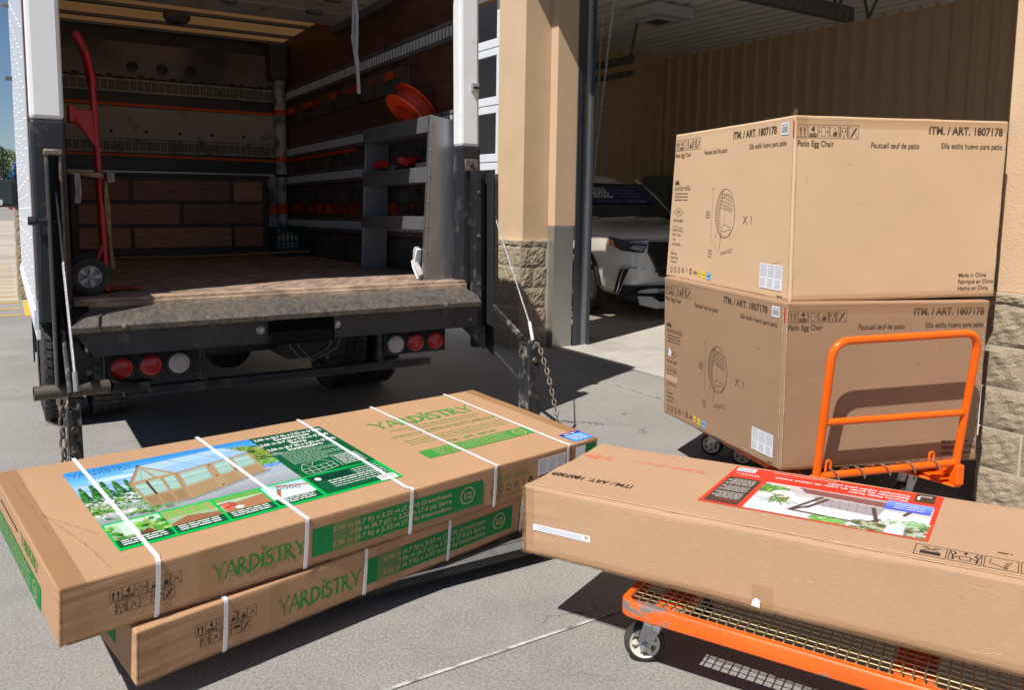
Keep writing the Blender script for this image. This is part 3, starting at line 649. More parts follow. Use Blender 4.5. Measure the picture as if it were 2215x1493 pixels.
q = MB(TF); q.quad([(-1.2, .1, ZR + .01), (1.2, .1, ZR + .01), (1.2, 4.1, ZR + .01), (-1.2, 4.1, ZR + .01)], roofm); P('roof_panel', q, recalc=False)
q = MB(TF); bowm = mat('grey_roof_bow', (.2, .2, .2), .5, .3)
for v in (.6, 1.1, 1.6, 2.1, 2.55, 3.05, 3.55, 3.9): q.box((-1.2, v, 2.115), (1.2, v + .05, ZR), bowm)
q.split('roof_bow', TR)
# raised roll-up door under the roof
q = MB(TF); dm = mat('rolled_door_panel', (.62, .59, .55), .55, var=.12, col2=(.15, .14, .13), thr=.64, dscale=5)
for k in range(5): q.box((-1.12, .12 + k * .44, 2.00), (1.12, .12 + k * .44 + .43, 2.02), dm)
dr = P('roll_up_door', q, .004)
q = MB(TF)
for k in range(5):
    for u in (-.55, .1, .75): q.box((u, .09 + k * .44, 1.975), (u + .12, .15 + k * .44, 2.0), M_['rail'])
P('hinge', q, 0, dr)
q = MB(TF); q.box((1.12, .1, 1.95), (1.165, 2.4, 2.03), M_['rail']); q.box((-1.165, .1, 1.95), (-1.12, 2.4, 2.03), M_['rail']); q.split('door_track', TR)
for k, (u, v) in enumerate(((.0, 3.05),)):
    q = MB(TF); q.lathe((u, v, 2.10), (0, 0, -1), [(0, .11), (.03, .11), (.07, .08), (.075, 0)], M_['rail'], 18); P('roof_lamp', q)
# inside liners
q = MB(TF); q.box((1.172, .08, 0), (1.21, 4.0, ZR), M_['ply']); q.box((-1.212, .08, 0), (-1.172, 4.0, ZR), M_['ply']); q.split('plywood_liner', TR)
q = MB(TF); q.box((1.215, .08, -.05), (1.245, 4.15, ZR), M_['aluw']); P('side_wall', q)
def etrack(name, fn, a0, a1, w0, w1, pitch=.05, sl=.02, back=M_['rail'], sm_=M_['slot'], ol=0):
    q = MB(TF); h = w1 - w0
    q.box(fn(a0, 0, w0), fn(a1, .012, w1), back); q.box(fn(a0, .012, w0), fn(a1, .022, w0 + .02), back); q.box(fn(a0, .012, w1 - .02), fn(a1, .022, w1), back)
    a = a0 + .03
    while a < a1 - .02:
        if ol: q.box(fn(a - .005, .012, w0 + .025), fn(a + sl + .005, .016, w1 - .025), M_['dark'])
        q.box(fn(a, .012, w0 + .03), fn(a + sl, .019, w1 - .03), sm_); a += pitch
    P(name, q)
rw = lambda a, d, w: (1.172 - d, a, w); fw_ = lambda a, d, w: (a, 3.95 - d, w)
for w0 in (1.525, .96, .68, .25): etrack('cargo_rail', rw, .1, 3.94, w0, w0 + .125)
for w0 in (1.53, .975): etrack('cargo_rail', fw_, -1.1, 1.1, w0, w0 + .125, .062, .034, mat('cream_rail', (.36, .32, .27), .55, col2=(.1, .08, .06), thr=.58, dscale=8), mat('dull_slot', (.19, .165, .135), .6), 1)
# grey kick bands and orange paint on the right wall
q = MB(TF); gb = mat('dark_grey_band', (.10, .095, .09), .6, var=.3, vscale=6, col2=(.04, .035, .03), thr=.5)
for a, b in ((1.30, 1.48), (.80, .93), (.50, .66), (.02, .22)): q.box((1.160, .9 if a > 1.2 else .1, a), (1.172, 3.94, b), gb)
q.split('wall_band', TR, .003)
def spray(name, pts, mt):
    q = MB(TF); q.quad(pts, mt); P(name, q, recalc=False)
def spray_mat(name, dens=.5, ax=1, fade=.5):
    mt = bpy.data.materials.new(name); mt.use_nodes = True; t = mt.node_tree; N = t.nodes; b = N['Principled BSDF']; b.inputs['Base Color'].default_value = (.75, .085, .008, 1); b.inputs['Roughness'].default_value = .6
    tc = N.new('ShaderNodeTexCoord'); n = N.new('ShaderNodeTexNoise'); n.inputs['Scale'].default_value = 5; n.inputs['Detail'].default_value = 6
    t.links.new(tc.outputs['Object'], n.inputs['Vector']); r_ = N.new('ShaderNodeMapRange'); r_.inputs[1].default_value = .62 - dens * .3; r_.inputs[2].default_value = .75 - dens * .2
    t.links.new(n.outputs[0], r_.inputs[0]); r_.inputs[4].default_value = .9; t.links.new(r_.outputs[0], b.inputs['Alpha']); return mt
so_ = spray_mat('faded_orange_spray', .75); sod = spray_mat('dense_orange_spray', 1.35)
spray('orange_stripe', [(1.157, 3.94, 1.40), (1.157, .95, 1.41), (1.157, .95, 1.47), (1.157, 3.94, 1.45)], so_)
spray('orange_stripe', [(1.157, 3.94, .925), (1.157, 1.9, .925), (1.157, 1.9, .955), (1.157, 3.94, .955)], sod)
spray('orange_stripe', [(1.169, 3.94, .42), (1.169, .75, .40), (1.169, .75, .49), (1.169, 3.94, .50)], so_)
# front wall
q = MB(TF); q.box((-1.2, 3.95, 0), (1.2, 4.0, ZR), mat('grimy_dark_wall', (.045, .042, .042), .5, var=.5, vscale=3)); q.box((-1.208, 4.0, -.05), (1.208, 4.05, ZR), Wm); P('front_wall', q)
q = MB(TF); q.box((-1.15, 3.94, 1.66), (1.08, 3.95, 1.99), mat('smoky_panel', (.33, .27, .23), .4, var=.2, vscale=1.2, col2=(.03, .026, .026), thr=.48, soft=.22, dscale=1.5)); P('wall_panel', q)
q = MB(TF); q.box((-1.15, 3.94, 1.105), (1.08, 3.95, 1.395), M_['cream'])
for i in range(5): q.ball((-.45 + i * .3, 3.94, 1.17), .014, M_['dark'])
P('wall_panel', q, .003)
spray('orange_stripe', [(-1.15, 3.937, 1.41), (1.1, 3.937, 1.395), (1.1, 3.937, 1.425), (-1.15, 3.937, 1.435)], M_['orangep'])
spray('orange_stripe', [(-1.15, 3.937, .945), (1.1, 3.937, .925), (1.1, 3.937, .95), (-1.15, 3.937, .968)], M_['orangep'])
q = MB(TF)
for i in range(24): q.box((-1.12 + i * .092, 3.925, 1.665 + .01 * math.sin(i * 2)), (-1.12 + i * .092 + .05, 3.95, 1.68 + .01 * math.sin(i * 2)), M_['dark'])
q.box((-1.15, 3.93, 1.655), (1.1, 3.95, 1.668), M_['dark']); P('seam_strip', q)
for u in (-.252, .008, .262):
    q = MB(TF); q.lathe((u, 3.94, 1.77), (0, -1, 0), [(0, .048), (.03, .048), (.035, .03), (.02, .028), (.02, .018), (.045, .016), (.05, 0)], Bk, 18); P('anchor_pot', q)
q = MB(TF); q.box((-1.15, 3.9, .775), (1.08, 3.95, .80), M_['slot']); P('white_ledge', q)
# conduit column in the corner
wp = mat('scratched_white_pipe', (.5, .48, .46), .45, col2=(.1, .09, .085), thr=.56, dscale=7)
q = MB(TF); q.tube([(1.10, 3.86, .80), (1.10, 3.86, 1.78)], .058, wp, 16); q.tube([(1.10, 3.86, .27), (1.10, 3.86, .78)], .05, wp, 16)
q.lathe((1.10, 3.86, .785), (0, 0, 1), [(-.01, .063), (.0, .075), (.015, .063)], Bk, 16); P('corner_pipe', q)
q = MB(TF); q.box((.98, 3.74, 1.74), (1.17, 3.95, 2.1), mat('dark_corner_box', (.07, .065, .065), .45, var=.3)); P('corner_box', q, .03)
q = MB(TF)
for w in (.40, .93, 1.40): q.lathe((1.10, 3.86, w), (0, 0, 1), [(0, .0585), (.045 if w > .5 else .11, .0585)], M_['orangep'], 16)
P('orange_stripe', q)
q = MB(TF); q.box((.97, 3.90, .02), (1.08, 3.93, .78), mat('white_scuffed', (.4, .4, .42), .5, col2=(.1, .1, .1), thr=.55)); q.box((.97, 3.895, .40), (1.08, 3.90, .48), M_['orangep']); P('wall_panel', q)
# floor
q = MB(TF)
for i in range(8):
    a = -1.17 + i * .2925; q.box((a, .0, -.03), (a + .2865, 3.95, 0), M_['floorw'])
q.box((-1.17, .02, -.05), (1.17, 3.95, -.031), Dk); P('cargo_floor', q)
q = MB(TF); q.box((-1.06, -.055, -.032), (1.10, -.001, .004), M_['sill']); q.box((-1.0, -.075, -.05), (1.10, -.055, -.014), M_['sill']); P('floor_sill', q, .006)
# debris on the floor
q = MB(TF); db = mat('paint_chips', (.7, .68, .62), .7); rr = random.Random(8)
for _ in range(150):
    u, v = rr.uniform(-.9, 1.1), rr.uniform(.05, 2.6); s = rr.uniform(.002, .007); a = rr.uniform(0, 3)
    q.prism([(u + s * math.cos(a + k * 2.1), v + s * math.sin(a + k * 2.1), .001) for k in range(3)], (0, 0, .002), db)
tag(P('floor_debris', q), kind='stuff')
# rear bumper / step
q = MB(TF)
prof = [(-.055, -.035), (-.22, -.070), (-.25, -.112), (-.245, -.135), (-.19, -.137), (-.19, -.15), (-.05, -.15)]
pts = [(-1.08, a, b) for a, b in prof]
q.prism([(-.93, prof[0][0], prof[0][1]), (-.97, -.12, -.05), (-1.09, -.235, -.09), (-1.10, -.25, -.112), (-1.10, -.245, -.135), (-1.06, -.19, -.137), (-1.06, -.05, -.15)], (0, 0, 0), Bu) if 0 else None
A = [(-.98, -.055, -.035), (-1.05, -.215, -.068), (-1.10, -.25, -.112), (-1.10, -.245, -.140), (-1.04, -.185, -.142), (-1.04, -.05, -.15)]
Bq = [(1.08, -.055, -.035), (1.09, -.215, -.068), (1.10, -.25, -.112), (1.10, -.245, -.140), (1.10, -.185, -.142), (1.10, -.05, -.15)]
q.add([TF(p) for p in A + Bq], [(i, (i + 1) % 6, 6 + (i + 1) % 6, 6 + i) for i in range(6)] + [(0, 1, 2, 3, 4, 5), (11, 10, 9, 8, 7, 6)], Bu)
bp_ = P('bumper_step', q, .006)
q = MB(TF); q.prism([(-1.075, -.20, -.142), (1.10, -.20, -.142), (1.10, -.20, -.270), (-.995, -.20, -.262)], (0, .02, 0), mat('bumper_face_paint', (.032, .035, .042), .45, var=.25, vscale=5, col2=(.11, .10, .085), thr=.64, soft=.08, dscale=9, bump=.15, bscale=40))
q.prism([(-1.10, -.19, -.15), (-1.0, -.19, -.27), (-1.03, -.19, -.40), (-1.12, -.19, -.40)], (0, .02, 0), Bk); q.prism([(1.0, -.19, -.27), (1.16, -.19, -.27), (1.16, -.19, -.42)], (0, .02, 0), Bk)
P('bumper_face', q, .004)
for u, w, r, mt in ((-.212, -.192, .018, M_['steel']), (.204, -.19, .018, M_['steel']), (-.862, -.118, .012, Bu), (.858, -.118, .012, Bu), (-1.02, -.33, .012, Bu), (1.04, -.22, .011, Bu)):
    f = -.2 if w < -.15 else -.25
    q = MB(TF); q.lathe((u, f, w), (0, -1, 0), [(0, r * 1.25), (.006, r * 1.25), (.008, r), (.02, r * .8), (.026, 0)], mt, 12); P('bolt', q)
q = MB(TF); q.box((-.172, -.225, -.275), (.185, -.205, -.125), mat('blank_black_plate', (.002, .002, .002), .9, spec=.1)); P('number_plate', q, .02)
# lamp clusters
def lamp_panel(u0, u1, w0, w1, us, wc, cols, r=.053):
    q = MB(TF); q.box((u0, -.10, w0), (u1, -.06, w1), Dk); pn = P('lamp_panel', q, .006)
    for u, c in zip(us, cols):
        q = MB(TF); q.lathe((u, -.10, wc), (0, -1, 0), [(0, r * 1.22), (.012, r * 1.22), (.018, r * 1.05), (.012, r * .98)], mat('rubber_ring', (.02, .02, .02), .6), 24, cap=False); P('lamp_ring', q, 0, pn)
        q = MB(TF); q.lathe((u, -.10, wc), (0, -1, 0), [(.004, r), (.015, r * .97), (.022, r * .75), (.025, r * .4), (.026, 0)], M_['redlens'] if c else M_['clens'], 24); P('tail_light', q)
lamp_panel(-.945, -.50, -.405, -.275, (-.869, -.736, -.603), -.343, (1, 1, 0))
lamp_panel(.53, .93, -.415, -.285, (.597, .726, .856), -.35, (0, 1, 1))
q = MB(TF); q.box((-.86, -.08, -.50), (.84, -.02, -.455), Bk); q.box((-.86, -.09, -.46), (-.74, -.03, -.425), Bk); q.box((.50, -.08, -.46), (.53, -.03, -.20), Bk); q.box((-.49, -.07, -.455), (-.46, .0, -.20), Bk); P('underride_bar', q, .006)
# under body: frame rails, axle, added screens, springs, spare
q = MB(TF)
q.box((-.45, -.04, -.30), (-.38, 4.1, -.12), Dk); q.box((.38, -.04, -.30), (.45, 4.1, -.12), Dk)
for v in (.2, .9, 1.9, 2.8): q.box((-1.15, v, -.14), (1.15, v + .08, -.06), Dk)
q.box((-1.2, .0, -.07), (1.2, 4.1, -.052), Dk); P('chassis', q)
q = MB(TF); q.tube([(-.75, 1.5, -.53), (.75, 1.5, -.53)], .06, Dk, 12); q.ball((0, 1.5, -.53), .17, Dk, sc=(1, .9, 1)); P('axle', q)
q = MB(TF); q.lathe((-.35, .5, -.30), (1, 0, 0), [(0, .08), (.0, .10), (.03, .12), (.62, .12), (.65, .10)], Dk, 20); P('muffler', q)
q = MB(TF); q.box((.05, .25, -.45), (.42, .9, -.16), Dk); P('battery_box', q, .02)
q = MB(TF); q.box((-.62, 2.5, -.70), (-.02, 3.3, -.14), Dk); P('underbody_screen', q, .05)  # dark boxes added to hide the sunlit ground beyond the axle
q = MB(TF); q.box((.02, 2.9, -.72), (.66, 3.5, -.14), Dk); P('underbody_screen', q, .05)
q = MB(TF); q.box((-.66, .95, -.36), (.66, 1.02, -.14), Dk); P('chassis_plate', q)
q = MB(TF); q.tube([(-1.25, -.22, -.405), (-1.0, -.20, -.408), (-.94, -.18, -.412)], .034, mat('rusty_exhaust', (.14, .12, .10), .6, .6, var=.3, vscale=12), 16, cap=False)
q.tube([(-.94, -.18, -.412), (-.80, -.06, -.45), (-.6, .3, -.40)], .032, Dk, 12, cap=False); P('exhaust_pipe', q, recalc=False)
q = MB(TF)
for dx in (-.02, .03): q.tube([(dx, .0, -.2), (dx + .02, -.01, -.33), (dx + .1, .0, -.42), (dx + .25, .02, -.36), (dx + .33, .05, -.2)], .004, M_['rail'], 6)
P('wiring', q)
# wheels (dual)
def tyre(uc, wd, vc=1.5, wc=-.515, r=.40, side=-1):
    T_ = MB(TF); h = wd / 2; pr = [(-h, r * .55), (-h - .005, r * .75), (-h + .012, r * .93), (-h + .035, r * .99), (h - .035, r * .99), (h - .012, r * .93), (h + .005, r * .75), (h, r * .55)]
    T_.lathe((uc, vc, wc), (1, 0, 0), pr, M_['rubber'], 48, cap=False)
    n = 46
    for k in range(n):                       # zig-zag tread blocks
        for j, (a, b) in enumerate(((-.88, -.50), (-.44, -.04), (.04, .44), (.50, .88))):
            th = 2 * math.pi * (k + .18 * (j % 2)) / n; t2 = th + 2 * math.pi / n * .74; sk = .25 * 2 * math.pi / n
            def pp(a_, t_, rr_): return (uc + a_ * h, vc + rr_ * math.cos(t_), wc + rr_ * math.sin(t_))
            r0, r1 = r * .985, r * 1.012; vs = [TF(*pp(x, tt, rr_)) for rr_ in (r0, r1) for x, tt in ((a, th), (b, th + sk), (b, t2 + sk), (a, t2))]
            T_.add(vs, [(4, 5, 6, 7), (0, 1, 5, 4), (1, 2, 6, 5), (2, 3, 7, 6), (3, 0, 4, 7)], M_['rubber'])
    w = P('wheel', T_); q = MB(TF)
    q.lathe((uc, vc, wc), (1, 0, 0), [(-h * .9, r * .55), (-h * .5, r * .5), (-h * .4, r * .2), (h * .4, r * .2), (h * .5, r * .5), (h * .9, r * .55)], M_['steel'], 32, cap=False); P('rim', q, 0, w)
for uc in (-1.065, -.80, .80, 1.065): tyre(uc, .225)
q = MB(TF); q.box((-1.2, 2.0, -.62), (-1.19, 2.03, -.1), Dk); q.box((-1.19, 1.98, -.55), (-.68, 2.0, -.08), Dk); q.box((.68, 1.98, -.55), (1.19, 2.0, -.08), Dk); q.split('mud_flap', TR)
# cab ahead of the box with the door mirror
q = MB(TF); cw = mat('cab_paint', (.6, .61, .63), .3, coat=.5)
q.prism([(-1.0, 4.3, -.55), (-1.0, 6.4, -.55), (-1.0, 6.4, -.05), (-1.0, 5.7, .15), (-1.0, 5.2, .85), (-1.0, 4.3, .95)], (2.0, 0, 0), cw); P('cab', q, .06)
q = MB(TF); q.prism([(-1.005, 4.7, .2), (-1.005, 5.6, .2), (-1.005, 5.2, .75), (-1.005, 4.7, .8)], (2.01, 0, 0), M_['glass']); P('cab_window', q, .01)
q = MB(TF); q.lathe((-.9, 5.6, -.53), (1, 0, 0), [(-.12, .2), (-.13, .36), (-.1, .4), (.1, .4), (.12, .3)], M_['rubber'], 32, cap=False); q.lathe((.9, 5.6, -.53), (1, 0, 0), [(-.12, .2), (-.13, .36), (-.1, .4), (.1, .4), (.12, .3)], M_['rubber'], 32, cap=False); P('front_wheel', q)
q = MB(TF); q.box((-1.44, 5.0, .46), (-1.20, 5.09, .735), Bk); mm_ = P('mirror', q, .035, segs=3)
q = MB(TF); q.box((-1.425, 4.994, .492), (-1.248, 4.999, .702), mat('mirror_glass', (.02, .03, .034), .12, .0, coat=.3)); P('mirror_glass', q, .02, mm_)
q = MB(TF); q.lathe((-1.36, 4.992, .51), (0, -1, 0), [(0, .032), (.006, .026), (.008, 0)], mat('round_mirror', (.8, .8, .82), .15, .9), 16); P('round_mirror', q, 0, mm_)
q = MB(TF); q.tube([(-1.30, 5.06, .60), (-1.0, 5.2, .50)], .014, Bk, 8); q.tube([(-1.30, 5.06, .50), (-1.0, 5.2, .35)], .014, Bk, 8); P('mirror_arm', q, 0, mm_)
q = MB(TF)
for w in (1.52, 2.12): q.box((-1.27, 3.6, w), (-1.216, 3.66, w + .03), M_['rail'])
q.split('marker_light', TR, .005)
# lift gate: tracks, arms, stub posts, cables, chains, platform
def track(u0, u1, wb, wt, flip):
    q = MB(TF); q.box((u0, -.10, wb), (u0 + (u1 - u0) * .3, -.035, wt), Bk) if flip > 0 else q.box((u0 + (u1 - u0) * .0, -.10, wb), (u0 + (u1 - u0) * .22, -.035, wt), Bu)
    if flip > 0: q.box((u0 + (u1 - u0) * .3, -.06, wb), (u0 + (u1 - u0) * .62, -.035, wt - .0), Bk); q.box((u0 + .62 * (u1 - u0), -.15, wb), (u0 + .70 * (u1 - u0), -.035, wt), Dk); q.box((u1 - .03, -.12, .0), (u1, -.05, wt - .02), M_['rust'])
    else: q.box((u0 + (u1 - u0) * .22, -.05, wb), (u1 - .012, -.035, wt), Dk); q.box((u1 - .014, -.10, wb + .3), (u1, -.035, wt), M_['rust']); q.box((u0, -.27, wb + .12), (u0 + .010, -.10, wt - .05), Dk)
    o = P('lift_track', q, .004)
    return o
o1 = track(1.138, 1.298, -.42, .685, 1); o2 = track(-1.155, -1.085, -.50, .70, -1)
q = MB(TF); q.box((1.10, -.05, .68), (1.20, -.036, .755), Bu); q.box((-1.16, -.11, .69), (-1.08, -.04, .72), M_['rust']); q.tube([(1.145, -.06, .72), (1.145, -.03, .72)], .012, Dk, 10); P('track_cap', q, .01)
q = MB(TF); q.tube([(-1.215, -.075, .385), (-1.10, -.075, .385)], .012, Bk, 10); q.lathe((-1.215, -.075, .385), (1, 0, 0), [(-.02, .014), (-.02, .02), (.012, .022), (.014, .014)], Bk, 8); q.lathe((-1.15, -.075, .385), (1, 0, 0), [(-.015, .022), (.015, .022)], Bk, 8)
q.tube([(-1.185, -.075, .37), (-1.19, -.075, .15)], .004, Bk, 6); P('track_latch', q)
for w in (.55, .28, -.02):
    q = MB(TF); q.lathe((1.165, -.10, w), (0, -1, 0), [(0, .012), (.006, .012), (.008, .006)], Bu, 8); P('bolt', q)
worn = mat('worn_black_arm', (.04, .04, .042), .5, var=.3, vscale=8, col2=(.32, .29, .25), thr=.58, soft=.05, dscale=14, bump=.2, metal=.3)
def arm(a, b, th=.018, wd=.035):
    q = MB(TF); A_, B_ = TF(a), TF(b); d = (B_ - A_).normalized(); x = ux; y = d.cross(x).normalized(); F_ = Fr(A_, x, d, y)
    q.box((-th / 2, 0, -wd / 2), (th / 2, (B_ - A_).length, wd / 2), worn, F_); P('lift_arm', q, .005)
arm((1.25, .0, -.10), (1.25, -.48, -.32)); arm((1.25, -.02, -.40), (1.25, -.48, -.60))
arm((-1.12, -.05, -.04), (-1.118, -.50, -.37)); arm((-1.12, -.04, -.44), (-1.118, -.50, -.66))
for u0, u1, v0, v1, wt in ((1.215, 1.29, -.60, -.49, -.33), (-1.138, -1.085, -.60, -.52, -.405)):
    q = MB(TF); q.box((u0, v0, -.83), (u0 + .012, v1, wt), worn); q.box((u1 - .012, v0, -.83), (u1, v1, wt), worn); q.box((u0, v1 - .012, -.83), (u1, v1, wt - .02), worn); q.box((u0, v0, -.83), (u1, v0 + .008, wt - .015), worn)
    q.tube([((u0 + u1) / 2, v0 - .01, wt - .10), ((u0 + u1) / 2, v0 + .01, wt - .10)], .016, M_['rust'], 10); P('stub_post', q, .004)
cb = mat('wire_rope', (.45, .45, .46), .4, .7, bump=.5, bscale=300)
q = MB(TF); q.tube([(1.27, -.06, .50), (1.268, -.52, -.22)], .005, cb, 6); q.tube([(1.27, -.52, -.215), (1.27, -.555, -.32)], [.010, .010], M_['wht'], 8); P('lift_cable', q)
q = MB(TF); q.tube([(-1.115, -.06, .52), (-1.098, -.52, -.27)], .006, cb, 6); q.tube([(-1.098, -.52, -.265), (-1.096, -.54, -.35)], [.011, .011], M_['steel'], 8); P('lift_cable', q)
cq = MB(); a_ = [TF(1.275, -.61, -.335), TF(1.28, -.70, -.50), TF(1.275, -.76, -.62), TF(1.26, -.84, -.77)]; chain(cq, a_, M_['rust'], link=.042, r=.0045, wid=.011); P('lift_chain', cq)
cq = MB(); a_ = [TF(-1.158, -.63, -.39), TF(-1.160, -.64, -.5), TF(-1.158, -.66, -.65), TF(-1.15, -.72, -.82)]; chain(cq, a_, M_['rust'], link=.056, r=.0055, wid=.0125)
cq.tube([TF(-1.137, -.61, -.36), TF(-1.165, -.625, -.36), TF(-1.168, -.63, -.40), TF(-1.150, -.628, -.41), TF(-1.135, -.62, -.38)], .006, M_['rust'], 8, closed=True); P('lift_chain', cq)
# platform under the flat boxes: slopes down to the rear
def PZ(v, dz=0): return .108 + .088 * (v + 1.9) + dz - TO.z + .0165 * v * 0
gm = mat('grooved_platform', (.085, .078, .072), .7, .0, var=.2, vscale=8, col2=(.2, .185, .16), thr=.55, dscale=9, bump=.2)
q = MB(); HF = Fr((TO.x, TO.y, 0), (.847, .531, 0), (-.531, .847, 0), (0, 0, 1))
zt = lambda v: .100 + .088 * (v + 1.9)
def slab(u0, u1, v0, v1, d0, d1, mt): q.add([HF(u, v, zt(v) + d) for u in (u0, u1) for v in (v0, v1) for d in (d0, d1)], [(0, 1, 3, 2), (4, 6, 7, 5), (0, 4, 5, 1), (2, 3, 7, 6), (0, 2, 6, 4), (1, 5, 7, 3)], mt)
slab(-.88, 1.13, -1.86, -.62, -.035, -.006, gm)
for k in range(30): slab(-.88, 1.13, -1.86 + k * .0413, -1.86 + k * .0413 + .022, -.006, .0, gm)
slab(-.88, 1.13, -1.90, -1.862, -.045, -.012, Dk); slab(-.88, 1.13, -1.902, -1.862, -.012, -.004, M_['steel']); P('lift_platform', q)
for u in (1.26, -1.11):
    q = MB(); q.add([HF(uu, v, z) for uu in (u - .03, u + .03) for v, z in ((-.56, .13), (-.56, .2), (-.95, .10), (-.95, .16))], [(0, 1, 3, 2), (4, 6, 7, 5), (0, 4, 5, 1), (2, 3, 7, 6), (0, 2, 6, 4), (1, 5, 7, 3)], worn); P('platform_bracket', q)
# black tent-shaped shadow casters are real: side corner gusset
# door pull strap hanging in the opening (a separate piece of webbing)
q = MB(TF); web = mat('grey_webbing', (.3, .3, .31), .8, bump=.3, bscale=200)
pts = [(.526, .3, 2.13), (.530, .3, 1.75), (.520, .3, 1.5), (.545, .3, 1.32), (.552, .3, 1.15)]
for (a, b), tw in zip(zip(pts, pts[1:]), (.014, .010, .016, .012)): q.prism([(a[0] - tw, a[1], a[2]), (a[0] + tw, a[1] + .004, a[2]), (b[0] + tw * .9, b[1] + .003, b[2]), (b[0] - tw * .9, b[1], b[2])], (0, .003, 0), web)
pts = [(.530, .29, 2.13), (.520, .29, 1.8), (.542, .29, 1.62), (.535, .29, 1.40)]
for (a, b) in zip(pts, pts[1:]): q.prism([(a[0] - .009, a[1], a[2]), (a[0] + .009, a[1] - .004, a[2]), (b[0] + .009, b[1] - .003, b[2]), (b[0] - .009, b[1], b[2])], (0, .003, 0), web)
P('pull_strap', q)

# ------------------------------------------------------------------ things inside the truck
# red hand truck against the left wall
HT = thing('hand_truck', 'red two-wheeled hand truck strapped upright inside the truck, left side', 'hand truck', TF(-.9, .25, 0))
rd = M_['red']
q = MB(TF)
q.tube([(-.885, .26, .01), (-.895, .28, .55), (-.905, .30, .93), (-.912, .27, 1.12), (-.945, .16, 1.23), (-.99, .06, 1.29)], .017, rd, 12)
q.tube([(-.865, .60, .01), (-.873, .60, .55), (-.88, .60, .93), (-.89, .56, 1.10), (-.925, .40, 1.22), (-.985, .09, 1.295)], .015, rd, 12)
for w in (.15, .45, .75): q.tube([(-.89, .27, w), (-.875, .60, w)], .012, rd, 8)
P('frame', q, parent=HT)
q = MB(TF); q.tube([(-.988, .075, 1.288), (-.95, .15, 1.235)], .021, mat('dark_red_grip', (.2, .01, .015), .5), 12); q.build('grip', HT)
q = MB(TF); q.prism([(-.915, .27, .95), (-1.02, .25, .95), (-1.02, .25, .90), (-.99, .25, .87), (-.905, .275, .76)], (0, .02, 0), rd); q.box((-1.03, .20, .88), (-1.00, .30, .965), rd); q.build('bracket', HT, bevel=.006)
q = MB(TF); q.prism([(-1.08, .20, .012), (-.87, .26, .012), (-.70, .36, .008), (-.74, .45, .008), (-.9, .42, .012)], (0, 0, .008), rd); q.build('toe_plate', HT, bevel=.003)
q = MB(TF); q.tube([(-.89, .265, .27), (-.96, .16, .11)], .010, rd, 8); q.tube([(-.90, .25, .25), (-.935, .22, .17)], .008, rd, 8); q.build('brace', HT)
for c in ((-.975, .16, .098), (-.96, .62, .098)):
    q = MB(TF); ax = Vector((.10, -.99, 0)).normalized(); q.lathe(c, ax, [(-.028, .055), (-.034, .075), (-.028, .095), (-.01, .10), (.01, .10), (.028, .095), (.034, .075), (.028, .058)], M_['rubber'], 28, cap=False); w = q.build('wheel', HT)
    q = MB(TF); q.lathe(c, ax, [(-.02, .06), (.02, .06), (.03, .056), (.03, .050), (.016, .048), (.014, .018), (.036, .016), (.04, 0)], mat('dull_rim', (.25, .25, .27), .5), 20, cap=False)
    for k in range(5):
        th = k * 1.2566; x = Vector((.99, .10, 0)); y = Vector((0, 0, 1)); d = x * math.cos(th) + y * math.sin(th); e = x * -math.sin(th) + y * math.cos(th); C = Vector(c) + ax * .018
        q.prism([C + d * .015 - e * .006, C + d * .052 - e * .013, C + d * .052 + e * .013, C + d * .015 + e * .006], ax * .012, mat('grey_spoke', (.42, .43, .46), .5))
    q.build('rim', w)
# ratchet strap holding it
q = MB(TF); stp = mat('camo_strap', (.17, .13, .08), .8, var=.5, vscale=30)
q.prism([(-1.06, .18, .645), (-.88, .235, .625), (-.88, .235, .60), (-1.06, .18, .62)], (0, .004, 0), stp); q.prism([(-.868, .25, .62), (-.85, .28, .45), (-.845, .32, .25), (-.83, .33, .12), (-.85, .33, .12), (-.872, .3, .3), (-.88, .25, .5)], (0, .004, 0), stp)
q.box((-.865, .22, .58), (-.83, .26, .63), M_['rust']); q.prism([(-1.02, .15, .62), (-.995, .15, .62), (-.99, .15, .52), (-1.0, .14, .47), (-1.025, .14, .47), (-1.018, .15, .52)], (0, .004, 0), web)
tag(q.build('ratchet_strap', None, loc=TF(-.95, .2, .6)), 'brown camouflage ratchet strap tied round the red hand truck', 'strap')
# wooden plank headboard / crate at the front
wb2 = mat('warm_plank', (.42, .20, .09), .5, var=.35, vscale=5, stretch=(1, 1, 9), bump=.2, bscale=30); wb3 = mat('dark_plank', (.24, .10, .055), .5, var=.4, vscale=7, stretch=(1, 1, 8), bump=.2, bscale=30)
WC = thing('wooden_chest', 'dark stained wooden plank chest across the front wall of the cargo box', 'chest', TF(0, 3.6, 0))
wd = mat('dark_frame_wood', (.055, .028, .018), .5, var=.3); wb = mat('brown_plank', (.34, .14, .07), .5, var=.35, vscale=6, stretch=(1, 1, 8), bump=.2, bscale=30)
q = MB(TF); q.box((-.84, 3.52, .02), (.86, 3.9, .77), wd); q.box((-.86, 3.49, .74), (.88, 3.92, .77), wd); q.build('carcass', WC, bevel=.006)
for r_, cuts in ((0, (-.80, -.36, .52, .82)), (1, (-.80, .06, .82)), (2, (-.80, -.36, .52, .82))):
    for a, b in zip(cuts, cuts[1:]):
        q = MB(TF); q.box((a + .015, 3.50, .09 + r_ * .215), (b - .015, 3.52, .09 + r_ * .215 + .185), (wb, wb2, wb3)[(r_ * 2 + int(a * 7)) % 3]); q.build('plank', WC, bevel=.006)
